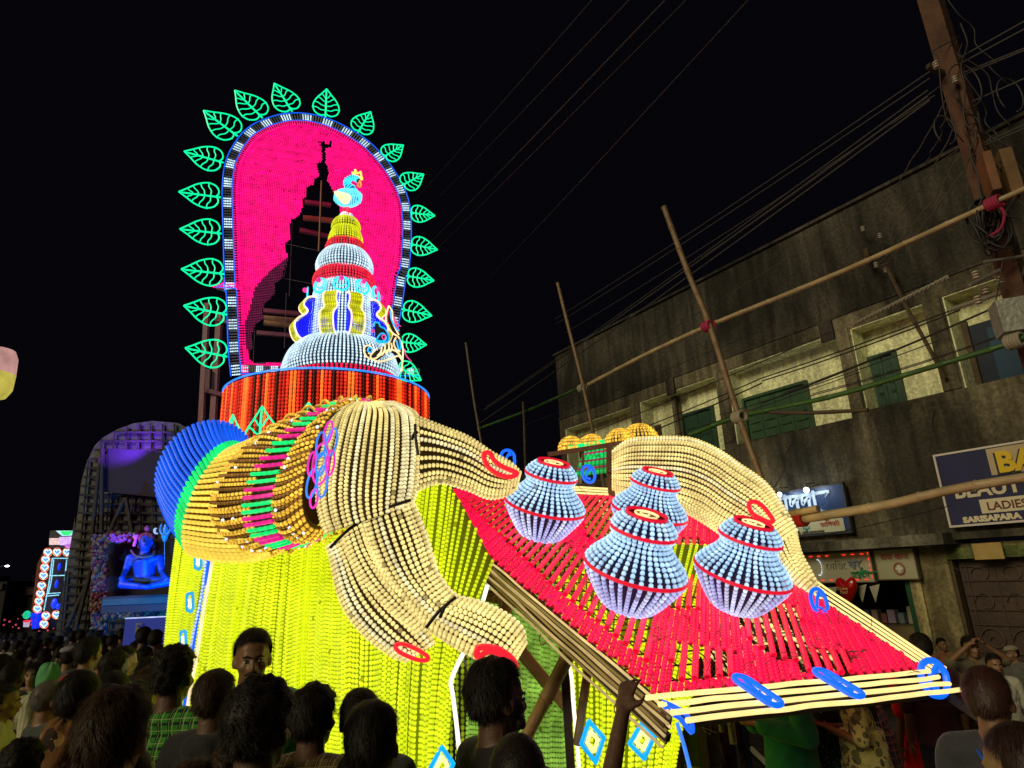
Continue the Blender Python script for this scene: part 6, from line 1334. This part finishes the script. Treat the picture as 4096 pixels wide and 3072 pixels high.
# --- man with raised arm under the giant fingers
def raised():
    w_px = 50; P = at(*z9(400, 690), 640 * .186 / w_px * ray(*z9(400, 690))[1]); s_ = P[2] / 1.735; yaw = R_(-58); base = A_([P[0], P[1], 0])
    def loc(q): q = (A_(q) - base) / s_; c, s = math.cos(-yaw), math.sin(-yaw); return A_([c * q[0] - s * q[1], s * q[0] + c * q[1], q[2]])
    wr = loc(at(622, 716, 2.55)); el = loc(at(604, 812, 2.4)); arms = [((.18, -.01, 1.355), el, wr), DOWN[1]]
    # palm faces the beam; direction up
    dw = 0
    bm = body('person_raised', arms, palms=[loc(at(700, 700, 3.1)) - wr, (1, 0, 0)], vox=.0095, curl=(.5, .25))
    sm = shirt('shirt_raised', arms, .55)
    p = person(*z9(400, 690), w_px, -58, 'man silhouetted with one arm raised to the tray, dark jacket over orange tee', 'wavy', (.022, .02, .018), skin=1, bodyme=bm, shirtme=sm, facep=dict(beard=True), collar=True)
    inst('tee', MB().sphere((0, .02, 1.33), (.075, .075, .085), 16, 10).mesh('tee'), cloth((.6, .10, .02)), p)
raised()
# --- right side
person(*[(*z, ) for z in [(981, 662)]][0], 46, -50, 'big man with cropped hair and a blue lanyard round the neck, dark grey tee', 'short', (.045, .045, .055), skin=0, hm=plain((.05, .018, .014), .5, name='hair_red_lit'))  # reddish light falling on the hair is put into its colour
LM = [o for o in COL.objects if o.get('label', '').startswith('big man with cropped')][0]
inst('lanyard', MB().tube(crom([(-.075, .05, 1.36), (-.082, -.03, 1.405), (-.045, -.105, 1.38), (0, -.135, 1.32)], 20), .008, 6).tube(crom([(.075, .05, 1.36), (.082, -.03, 1.405), (.045, -.105, 1.38), (0, -.135, 1.32)], 20), .008, 6).mesh('lanyard'), plain((.02, .08, .5), .5, name='lanyard_blue'), LM)
person(1010, 716, 70, 25, 'person very close in the bottom corner, dark hair with a pinkish lit ear', 'short', (.03, .025, .03), skin=2, hm=plain((.03, .012, .010), .5, name='hair_plum'))
person(944, 653, 15, 178, 'boy facing the camera beside the shop pillar', 'short', (.25, .12, .06), skin=0, facep={})
person(968, 634, 20, 175, 'person in front of the folding gate with both arms raised to the head', 'short2', (.12, .10, .06), skin=0, pose='up', facep={})
person(992, 652, 21, 165, 'dark haired person facing the camera in a pale shirt beside the capped man', 'short', (.40, .38, .30), skin=0, facep={})
pc_ = person(1012, 653, 17, 100, 'man in a khaki flat cap looking along the street', 'short', (.10, .10, .09), skin=0, facep={})
inst('flat_cap', MB().sphere((0, .0, 1.665), (.098, .118, .05), 20, 10).sphere((0, .10, 1.645), (.07, .05, .012), 14, 8).mesh('flat_cap'), cloth((.22, .19, .12)), pc_)
person(774, 640, 26, 95, 'person in a green jacket holding a phone under the front edge of the tray', 'short', (.006, .11, .045), pose='bent', jacket=True, Y=4.75, tro=(.02, .02, .03), skin=0)
person(690, 650, 24, 20, 'person in beige trousers standing beyond the skirt corner', 'short', (.03, .04, .03), tro=(.32, .25, .14), Y=5.2, skin=1); person(706, 655, 22, -20, 'person in dark trousers next to the blue chair', 'short2', (.03, .03, .025), tro=(.05, .045, .03), Y=5.6, skin=1)
person(812, 655, 24, 30, 'woman in a dark green dress with tiny white dots', 'long', (.01, .05, .02), 'dots', (.5, .5, .4), pose='fem', dress=True, Y=5.0)
person(846, 648, 26, 60, 'woman in a loose cream and olive patterned dress', 'long', (.50, .44, .16), 'floral', (.14, .15, .05), (.08, .06, .04), pose='bent', dress=True, Y=4.7)
person(868, 688, 20, 60, 'bearded man in a red and white plaid shirt behind the red dress', 'short', (.40, .06, .05), 'plaid', (.05, .06, .10), (.55, .5, .45), 1.4, facep=dict(beard=True), Y=5.2, skin=0, ztop=1.28)
person(902, 640, 26, 15, 'woman in a bright red dress in front of the patterned dress', 'long', (.75, .006, .012), pose='fem', dress=True, Y=5.5)
person(925, 668, 24, -10, 'person in a dark maroon top between the red dress and the lanyard man', 'short', (.05, .012, .015), Y=5.3, skin=0, ztop=1.5)
person(950, 682, 20, 170, 'child in a brown floral top below the boy', 'short', (.18, .10, .04), 'floral', (.3, .2, .1), facep={}, Y=5.6, skin=0, ztop=1.15)
# ================================================================== far left: tented arch with seated figure, light gate, lamps
zl = Z(0, 400, .1017); zg = Z(20, 512.5, .0979); zs = Z(95, 512.5, .0678)
TYB = 16.0
def bp(x, y, d=0.0): return at(x, y, TYB + d)
ta = empty('tarpaulin_arch', bp(110, 640) * A_([1, 1, 0]), 'dark bamboo and tarpaulin arch tower behind the blue seated figure', 'arch'); BDK = plain((.035, .03, .022), .7, 0, .3, 18, .25, 6, 'dark_pole'); TARP = plain((.022, .022, .026), .5, 0, .8, 6, .45, 3, 'tarpaulin')
ol = [(52, 655), (56, 630), zg(490, 480), zg(560, 50), zl(735, 1300), zl(770, 1050), zl(800, 800), zl(850, 620), zl(930, 450), zl(1010, 370), zl(1150, 290), zl(1310, 230), zl(1500, 205), (178, 423), (205, 437), (228, 470), (240, 520), (248, 655)]
P = A_([bp(*p) for p in ol]); P = np.vstack([[P[0][0], P[0][1], 0], P, [P[-1][0], P[-1][1], 0]]); MB().prism(P, (-.9, 1.6, 0)).build('tarpaulin_shell', TARP, ta, smooth=False)
pr = A_([p for p in ol]); k0 = 0
for i in range(len(P) - 1):
    pass
def inol(x, y): return inside(A_(ol), x, y)
# bamboo lattice: each pole of its own
for x in list(range(60, 250, 12)):
    ys = [y for y in range(415, 655, 3) if inol(x + (640 - y) * .09 * (1 if x < 130 else -.3), y)]
    if len(ys) > 8:
        f = lambda y: x + (640 - y) * .09 * (1 if x < 130 else -.3)
        a, b = bp(f(ys[0]), ys[0], -.06), bp(f(ys[-1]), ys[-1], -.06); MB().tube([a, (a[0] * .0 + b[0], b[1], b[2])], .026, 6).build('bamboo_upright', BDK, ta)
for y in range(432, 640, 9):
    xs = [x for x in range(50, 252, 2) if inol(x, y)]
    if len(xs) > 5: MB().tube([bp(xs[0], y, -.1), bp(xs[-1], y, -.1)], .018 if y % 3 else .03, 5).build('bamboo_rail', BDK, ta)
for a, b in [(zl(1010, 480), zl(1000, 1300)), (zl(1230, 960), zl(1080, 1300)), (zl(1240, 960), zl(1300, 1300)), (zl(985, 560), zl(890, 1500)), (zg(700, 700), zg(480, 1180)), (zg(720, 600), zg(570, 1200))]: MB().tube([bp(*a, -.3), bp(*b, -.3)], .05, 7).build('leaning_post', BDK, ta)
bn = [bp(*zl(1060, 470), -.25), bp(*zl(1620, 520), -.25), bp(*zl(1580, 960), -.25), bp(*zl(1000, 900), -.25)]; MB().prism(bn, (0, .05, 0)).build('fabric_banner', plain((.02, .012, .028), .8, name='purple_banner'), ta, smooth=False)
def lampspot(nm, p, tgt, col, e, ang=60, par=None, r=.05):
    ld = bpy.data.lights.new(nm, 'SPOT'); ld.energy = e; ld.color = col; ld.spot_size = R_(ang); ld.spot_blend = .6; ld.shadow_soft_size = r; lo = bpy.data.objects.new(nm, ld); COL.objects.link(lo)
    lo.matrix_world = Matrix.Translation(Vector(p)) @ (Vector(tgt) - Vector(p)).to_track_quat('-Z', 'Y').to_matrix().to_4x4(); return lo
lampspot('stage_light', bp(118, 447, -1.0), bp(130, 424, .2), (.20, .04, 1.0), 330, 120)
# stage recess
st = empty('flower_framed_stage', bp(140, 620, -1.2) * A_([1, 1, 0]), 'black stage niche framed by garlands of pink and yellow flowers', 'stage')
def sp(x, y, d=-1.0): return at(x, y, TYB + d)
c = [sp(105, 541), sp(178, 541), sp(178, 606), sp(106, 606)]; MB().prism(c, (0, .1, 0)).build('stage_backcloth', plain((.008, .008, .012), .8, name='black_cloth'), st, smooth=False)
a, b = sp(110, 596, -2.0), sp(178, 600, -2.0); MB().box((a + b) / 2 - A_([0, 0, .1]), (abs(b[0] - a[0]), .5, .32)).build('platform', plain((.01, .03, .05), .6, name='stage_dark'), st, smooth=False)
MB().box((a + b) / 2 - A_([0, .27, .05]), (abs(b[0] - a[0]) * .96, .02, .12)).build('teal_skirting', led((.0, .10, .18), .25, name='teal_band'), st, smooth=False)
FL = [MB() for _ in range(4)]
def flowers(x0, y0, x1, y1, n):
    for _ in range(n): FL[rng.integers(4)].sphere(sp(rng.uniform(x0, x1), rng.uniform(y0, y1), -1.25 - rng.uniform(0, .15)), rng.uniform(.03, .055), 7, 4)
flowers(92, 535, 107, 645, 620); flowers(107, 533, 140, 542, 130); flowers(105, 604, 180, 619, 380)
for m_, c in zip(FL, [(.16, .035, .055), (.18, .13, .05), (.10, .02, .04), (.20, .16, .11)]): m_.build('garland_flowers', plain(c, .8, name='petals'), st, kind='stuff')
fl_ = MB()
for _ in range(60): fl_.sphere(sp(rng.uniform(106, 131), rng.uniform(535, 542), -1.45), rng.uniform(.02, .045), 7, 4)
fl_.build('purple_lit_flowers', plain((.5, .12, .6), .7, name='petals_purple_light'), st, kind='stuff')  # purple light on these flowers is put into the petal colour
# seated figure
SY = TYB - 2.2; sk_ = at(*zs(745, 1060), SY); u = SY / 668 * .0678
def q_(x, y, d=0.0): return at(*zs(x, y), SY + d)
mb = MB(); mb.sphere(q_(755, 430), (95 * u, 100 * u, 120 * u), 20, 14); mb.sphere(q_(750, 480, -.06), (70 * u, 80 * u, 85 * u), 16, 10); caps(mb, q_(740, 500), q_(735, 620), 62 * u, 75 * u)
mb.sphere(q_(735, 720, .02), (185 * u, .15, 130 * u), 20, 12); mb.sphere(q_(650, 690, -.08), (95 * u, .07, 60 * u), 14, 8); mb.sphere(q_(815, 690, -.08), (95 * u, .07, 60 * u), 14, 8); mb.cone(q_(735, 700), q_(735, 960), 170 * u, 135 * u, 20); mb.sphere(q_(735, 960), (160 * u, .15, 80 * u), 16, 10)
for sh, el, wr in [((515, 670), (450, 860), (400, 950)), ((950, 670), (985, 870), (1060, 960))]: caps(mb, q_(*sh), q_(*el, -.05), 62 * u, 45 * u); caps(mb, q_(*el, -.05), q_(*wr, -.35), 44 * u, 30 * u); mb.sphere(q_(wr[0] + (10 if wr[0] > 700 else -15), wr[1] + 25, -.38), 38 * u, 10, 8)
for kn, an in [((400, 1060), (720, 1095)), ((1080, 1030), (760, 1100))]: caps(mb, q_(735, 1010), q_(*kn, -.35), 95 * u, 62 * u); caps(mb, q_(*kn, -.35), q_(*an, -.5), 58 * u, 40 * u); mb.sphere(q_(an[0], an[1], -.52), (75 * u, 50 * u, 35 * u), 10, 8)
for k in (-1, 1): mb.sphere(q_(755 + k * 98, 450), (14 * u, 20 * u, 34 * u), 10, 6)
mb.sphere(q_(752, 455, -.17), (16 * u, 22 * u, 26 * u), 10, 6)
fig = remesh(mb, .022, 3, 'seated_figure'); fig.materials.append(plain((.004, .07, .5), .45, 0, .25, 8, .15, 5, 'blue_body_paint')); fo = link('seated_figure', fig); tag(fo, 'blue painted cross legged statue glowing in coloured light on the stage', 'statue')
DK = plain((.015, .012, .02), .7, name='dark_hair'); h_ = MB(); h_.sphere(q_(755, 385, .08), (112 * u, 95 * u, 95 * u), 18, 10); h_.sphere(q_(770, 235, .05), (40 * u, 40 * u, 45 * u), 12, 8)
for k in range(22): x = 660 + k * 9; h_.tube([q_(x, 345 + abs(k - 11) * 4, -.10), q_(760 + (x - 760) * .8, 300 + abs(k - 11) * 2, -.02)], 7 * u, 4)
h_.build('hair', plain((.35, .06, .16), .6, name='matted_hair'), fo)
MB().tube(crom(A_([q_(530, 560, -.05), q_(600, 640, -.2), q_(735, 665, -.24), q_(850, 630, -.2), q_(880, 570, -.05)]), 24), 17 * u, 8).build('snake_collar', plain((.10, .12, .2), .4, name='collar_dark'), fo)
MB().tube(crom(A_([q_(470, 960, -.12), q_(620, 1000, -.22), q_(800, 1015, -.22), q_(970, 975, -.12)]), 20), 38 * u, 8).build('loincloth', plain((.03, .04, .05), .8, name='hide'), fo)
e_ = MB()
for k in (-1, 1): e_.sphere(q_(755 + k * 40, 420, -.165), (22 * u, 10 * u, 7 * u), 10, 5); e_.tube([q_(755 + k * 15, 395, -.18), q_(755 + k * 45, 385, -.17), q_(755 + k * 70, 398, -.15)], 5 * u, 5); e_.tube([q_(755 + k * 104 + 22 * math.cos(t), 500 + 26 * math.sin(t), -.02) for t in np.linspace(0, 6.28, 14)[:-1]], 6 * u, 5, True)
e_.sphere(q_(752, 485, -.17), (28 * u, 8 * u, 6 * u), 10, 5); e_.build('face_details', plain((.02, .03, .10), .5, name='ink_blue'), fo, kind='stuff')
tr = MB(); TL_ = plain((.10, .40, .60), .4, name='trident_metal')
tr.tube(crom(A_([q_(985, 165), q_(962, 230), q_(975, 300), q_(1030, 345)]), 14), np.linspace(.012, .035, 14), 6); tr.tube(crom(A_([q_(1118, 165), q_(1110, 240), q_(1085, 300), q_(1035, 345)]), 14), np.linspace(.012, .035, 14), 6); tr.tube([q_(1038, 170), q_(1038, 250), q_(1035, 340)], [.01, .06, .02], 6); tr.tube([q_(1030, 340), q_(1026, 430)], [.08, .03], 8); tr.tube([q_(1026, 430), q_(1020, 1000)], .008, 5)
tag(tr.build('trident', TL_), 'pale blue three pronged trident standing beside the seated statue', 'trident')
cm = [q_(895 + 38 * math.cos(t), 272 + 48 * math.sin(t)) for t in np.linspace(1.1, 4.6, 14)] + [q_(908 + 26 * math.cos(t), 268 + 36 * math.sin(t)) for t in np.linspace(4.6, 1.1, 14)]; tag(MB().prism(cm, (0, .04, 0)).build('crescent_moon', led((.3, .45, .9), .8, name='crescent_led'), smooth=False), 'small glowing crescent moon between statue and trident', 'ornament')
dm = MB(); dm.tube([q_(605, 330), q_(600, 370), q_(598, 410), q_(590, 440), q_(572, 500)], [.05, .055, .02, .035, .028], 10); tag(dm.build('hand_drum', plain((.5, .15, .6), .5, name='drum_pink')), 'small pink hourglass drum hanging beside the statue head', 'drum')
lampspot('stage_light', q_(800, 1500, -2.6), q_(760, 700), (.0, .26, 1.0), 900, 70); lampspot('stage_light', q_(480, 1180, -.9), q_(430, 1000, -.3), (.8, .05, 1.0), 12, 80); lampspot('stage_light', q_(500, 560, -.5), q_(640, 480), (1.0, .05, .3), 7, 70); lampspot('stage_light', q_(250, 300, -1.0), q_(330, 380, .9), (.5, .1, 1.0), 30, 90)
# blue banner in front of the stage
a, b = at(124, 636, 9.5), at(170, 632, 9.5); bb = MB().box((a + b) / 2, (abs(b[0] - a[0]), .03, .42)).build('blue_banner', led((.01, .03, .30), .45, var=.05, name='banner_blue'), smooth=False, label='glowing blue banner with white letters behind the crowd', cat='banner')
MB().box((a + b) / 2 + A_([0, -.01, .22]), (abs(b[0] - a[0]), .03, .015)).build('banner_edge', led((.5, .6, 1), .9, name='banner_edge_led'), bb, smooth=False)
for tx, x in (('E', 134), ('G', 135.5)):
    cu = bpy.data.curves.new('t', 'FONT'); cu.body = tx; cu.size = .2 if tx == 'E' else .16; cu.extrude = .003; cu.offset = .006; o = bpy.data.objects.new('t', cu); COL.objects.link(o); me = bpy.data.meshes.new_from_object(o.evaluated_get(bpy.context.evaluated_depsgraph_get())); bpy.data.objects.remove(o); me.materials.append(led((.6, .7, .9), .8, name='banner_letter')); me.transform(Matrix.Translation(Vector(at(x, 634 if tx == 'E' else 645, 9.46))) @ Matrix.Rotation(R_(90), 4, 'X')); link('banner_letter', me, None, bb)
# ---------------- light gate with hearts
GYB = 27.0
def gp(x, y, d=0.0): return at(*zg(x, y), GYB + d)
ug = GYB / 668 * .0979
lg = empty('heart_light_gate', gp(300, 1190) * A_([1, 1, 0]), 'distant light gate lined with glowing hearts and blue windows', 'light gate')
NO = led((1.0, .18, .05), 1.3, name='neon_orange'); NW = led((.45, .75, 1.0), 1.2, name='neon_white'); NB = led((.0, .03, .9), 1.1, name='window_blue')
MB().prism([gp(250, 370, .4), gp(640, 370, .4), gp(640, 1180, .4), gp(120, 1180, .4)], (0, .5, 0)).build('gate_board', plain((.02, .015, .03), .8, name='board_dark'), lg, smooth=False)
MB().prism([gp(175, 530, .3), gp(235, 400, .3), gp(120, 1120, .3), gp(100, 1120, .3)], (0, .4, 0)).build('side_board', plain((.16, .05, .03), .8, name='side_red'), lg, smooth=False)
def heart(cx, cy, k=1.0): return [gp(cx + k * 16 * math.sin(t) ** 3 * 1.6, cy - k * 1.6 * (13 * math.cos(t) - 5 * math.cos(2 * t) - 2 * math.cos(3 * t) - math.cos(4 * t)), -.05) for t in np.linspace(0, 6.283, 27)[:-1]]
for cx, cy in [(285, 407), (262, 482), (252, 562), (240, 645), (222, 747), (208, 830), (193, 908), (178, 985), (378, 405), (480, 405), (265, 1055), (370, 1045), (245, 1140)]:
    r_ = MB().tube([gp(cx + 44 * math.cos(t), cy + 42 * math.sin(t), -.1) for t in np.linspace(0, 6.283, 23)[:-1]], 3 * ug, 5, True).build('orange_ring', NO, lg)
    MB().tube(heart(cx, cy, 1.3), 8 * ug, 5, True).build('heart_outline', NW, r_); MB().tube(heart(cx, cy, .45), 5.5 * ug, 5, True).build('inner_heart', led((.1, .3, 1), 1.0), r_)
for pts in [[(515, 468), (330, 468), (300, 700), (245, 1000)], [(478, 480), (455, 700)], [(300, 645), (490, 642)], [(270, 830), (415, 820)], [(262, 855), (400, 842)], [(345, 480), (320, 700), (290, 830)]]:
    m_ = MB(); P = A_([gp(*p, -.1) for p in pts]); m_.strand(P, 11 * ug, 5.5 * ug, A_([0, -1, 0]), 6, g0=.5); m_.build('bead_border', led((.3, .75, 1.0), 1.1), lg, kind='stuff')
for x, y, a_, b_ in [(400, 555, 14, 38), (372, 730, 16, 42), (350, 930, 34, 50), (390, 960, 24, 30)]: MB().sphere(gp(x, y), (a_ * ug, .05, b_ * ug), 12, 8).build('blue_window', NB, lg)
MB().prism([gp(105, 1030, -.1), gp(188, 1018, -.1), gp(165, 1185, -.1), gp(120, 1190, -.1)], (0, .2, 0)).build('blue_pillar', led((.0, .02, .7), 1.0), lg, smooth=False)
sc_e = empty('led_screen', gp(430, 360) * A_([1, 1, 0]), 'small bright video screen with green and pink picture above the heart gate', 'screen')
MB().prism([gp(296, 262, .2), gp(310, 185, .2), gp(600, 185, .2), gp(590, 365, .2), gp(300, 365, .2)], (0, .2, 0)).build('screen_panel', plain((.01, .01, .03), .4, name='screen_black'), sc_e, smooth=False)
for pts, c in [([(365, 186), (556, 186), (530, 235), (430, 240)], (.4, .8, .9)), ([(410, 190), (535, 190), (500, 232), (440, 232)], (.0, .75, .15)), ([(300, 262), (400, 262), (405, 330), (298, 330)], (.75, .5, .5)), ([(400, 250), (540, 245), (545, 330), (410, 335)], (.65, .4, .85)), ([(450, 330), (545, 310), (535, 362), (470, 362)], (.5, .15, .7))]:
    MB().prism([gp(*p, .15 - .02 * len(sc_e.children)) for p in pts], (0, .01, 0)).build('picture_patch', led(c, .9), sc_e, smooth=False)
gs = MB(); gs.sphere(gp(70, 1045, -.2), (22 * ug, .2, 40 * ug), 10, 6); gs.build('green_light_tree', led((.0, .5, .25), .9), lg); gs = MB(); 
for k in range(6): gs.tube([gp(40 + k * 12, 1105, -.2), gp(38 + k * 10, 1170, -.2)], 4 * ug, 5)
gs.build('fence_lights', led((.5, .4, .6), .8), lg, kind='stuff'); MB().sphere(gp(75, 1110, -.2), (30 * ug, .2, 12 * ug), 10, 6).build('red_light_base', led((.8, .02, .05), .9), lg)
sl = led((.8, .9, 1.0), 4, name='street_lamp_led', var=0)
for (x, y), h in [((7, 566), 40), ((8, 590), 46), ((8.5, 600), 50)]:
    p = at(x, y, h); e = empty('street_lamp', (p[0] - .8, p[1], 0), {40: 'street lamp glowing white at the left edge, highest of three', 46: 'middle one of three distant white street lamps at the left edge', 50: 'lowest distant street lamp just above the crowd at the left edge'}[h], 'street lamp', 'street lamps down the road'); MB().sphere(p, (.15, .07, .06), 10, 6).build('lamp_head', sl, e); MB().tube([(p[0] - .8, p[1], 0), (p[0] - .8, p[1], p[2] - .1), (p[0], p[1], p[2] + .05)], .06, 6).build('lamp_post', STEELD, e)
# festoon of small coloured lights low over the far crowd
gl_ = MB()
for _ in range(26): gl_.sphere(at(rng.uniform(0, 60), rng.uniform(612, 632), 34), rng.uniform(.03, .06), 6, 4)
gl_.build('distant_lights', led((.7, .06, .12), .5, var=.9, name='distant_led'), kind='stuff', label='scattered dim red lights of far stalls above the crowd', cat='lights')
# paper lantern hanging at the left picture edge
lp = at(-7, 374, 5.2); ln = empty('paper_lantern', lp, 'pink and yellow glowing paper lantern cut by the left picture edge', 'lantern')
MB().lathe(lp, [(.02, .235), (.13, .215), (.155, .15), (.16, .0)], 20).build('pink_shade', led((.42, .22, .20), .9, name='lantern_pink'), ln); MB().lathe(lp, [(.16, 0), (.155, -.13), (.12, -.20), (.03, -.235)], 20).build('yellow_shade', led((.42, .36, .06), .9, name='lantern_yellow'), ln); MB().tube([lp + A_([0, 0, .23]), lp + A_([-1.5, 0, 1.2])], .006, 5).build('cord', WIREM, ln)

for k, (x, w, h) in enumerate([(-18, 40, 3.1), (20, 34, 2.7), (54, 44, 3.3), (-70, 60, 3.6)]):  # dark blocks added to cover the lit ground beyond the crowd
    a, b_ = at(x, 600, 43 + k), at(x + w, 600, 43 + k); q = MB().box(((a[0] + b_[0]) / 2, 43 + k, h / 2), (b_[0] - a[0], 3, h)); fb_ = tag(q.build('distant_silhouette', plain((.012, .01, .012), .9, name='distant_dark'), smooth=False), ['dark flat roofed stall at the far left end of the street', 'low dark stall between two taller ones down the street', 'dark stall just left of the heart gate down the street', 'tallest dark stall beyond the left picture edge'][k], 'stall')
    MB().box(((a[0] + b_[0]) / 2, 41.4 + k, h - .3), (b_[0] - a[0] - .3, .1, .35)).build('silhouette_band', plain((.03, .012, .014), .8, name='band_dark'), fb_, smooth=False)
# ---------------- blue plastic chair with painted cards
CY = 5.3; cp = at(727, 745, CY); ch = empty('plastic_chair', (cp[0], CY, 0), 'blue plastic armchair under the tray with painted cards in front', 'chair'); BP = plain((.015, .035, .13), .35, name='blue_plastic')
x0 = cp[0]
MB().box((x0, CY, .45), (.46, .44, .03)).build('seat', BP, ch); m_ = MB(); m_.box((x0 - .2, CY + .2, .75), (.05, .04, .6)); m_.box((x0 + .2, CY + .2, .75), (.05, .04, .6)); m_.box((x0, CY + .2, 1.03), (.36, .04, .07))
for k in range(3): m_.box((x0 - .09 + .09 * k, CY + .2, .75), (.045, .02, .5))
m_.build('backrest', BP, ch, smooth=False)
for sx in (-1, 1):
    for sy in (-1, 1): MB().beam((x0 + .21 * sx, CY + .2 * sy, .44), (x0 + .24 * sx, CY + .24 * sy, 0), .05, .04, (1, 0, 0)).build('leg', BP, ch, smooth=False)
    MB().beam((x0 + .23 * sx, CY - .22, .66), (x0 + .22 * sx, CY + .2, .70), .05, .03).build('armrest', BP, ch, smooth=False); MB().beam((x0 + .23 * sx, CY - .2, .45), (x0 + .23 * sx, CY - .2, .66), .04, .04, (1, 0, 0)).build('arm_post', BP, ch, smooth=False)
for (xa, ya, xb, yb), Yc, lab in [((727, 719, 737, 744), 4.95, 'cream painted card with a black tulip drawing in front of the blue chair'), ((718, 720, 724, 732), 5.0, 'shaded card with a tulip drawing, half hidden behind the bright one')]:
    a, b = at(xa, ya, Yc), at(xb, yb, Yc); w, h = abs(b[0] - a[0]), abs(a[2] - b[2]); c = (a + b) / 2; cd = MB().box(c, (w, .01, h)).build('painted_card', plain((.55, .50, .25) if w > .06 else (.25, .2, .14), .7, name='card'), smooth=False, label=lab, cat='card')  # second card is cream too, its shade put into the darker colour
    cd['group'] = 'painted cards by the chair'; t_ = MB()
    for k in range(3):
        xk = c[0] + w * (-.2 + .2 * k); t_.tube(crom(A_([(c[0] + w * .1 * k, c[1] - .008, c[2] - h * .45), (xk + w * .1, c[1] - .008, c[2]), (xk, c[1] - .008, c[2] + h * (.15 + .1 * k))]), 8), .0028, 4)
        for s in (-1, 0, 1): t_.tube([(xk, c[1] - .008, c[2] + h * (.15 + .1 * k)), (xk + s * w * .1, c[1] - .008, c[2] + h * (.27 + .1 * k))], .0028, 4)
    t_.build('tulip_drawing', BLK, cd, kind='stuff')
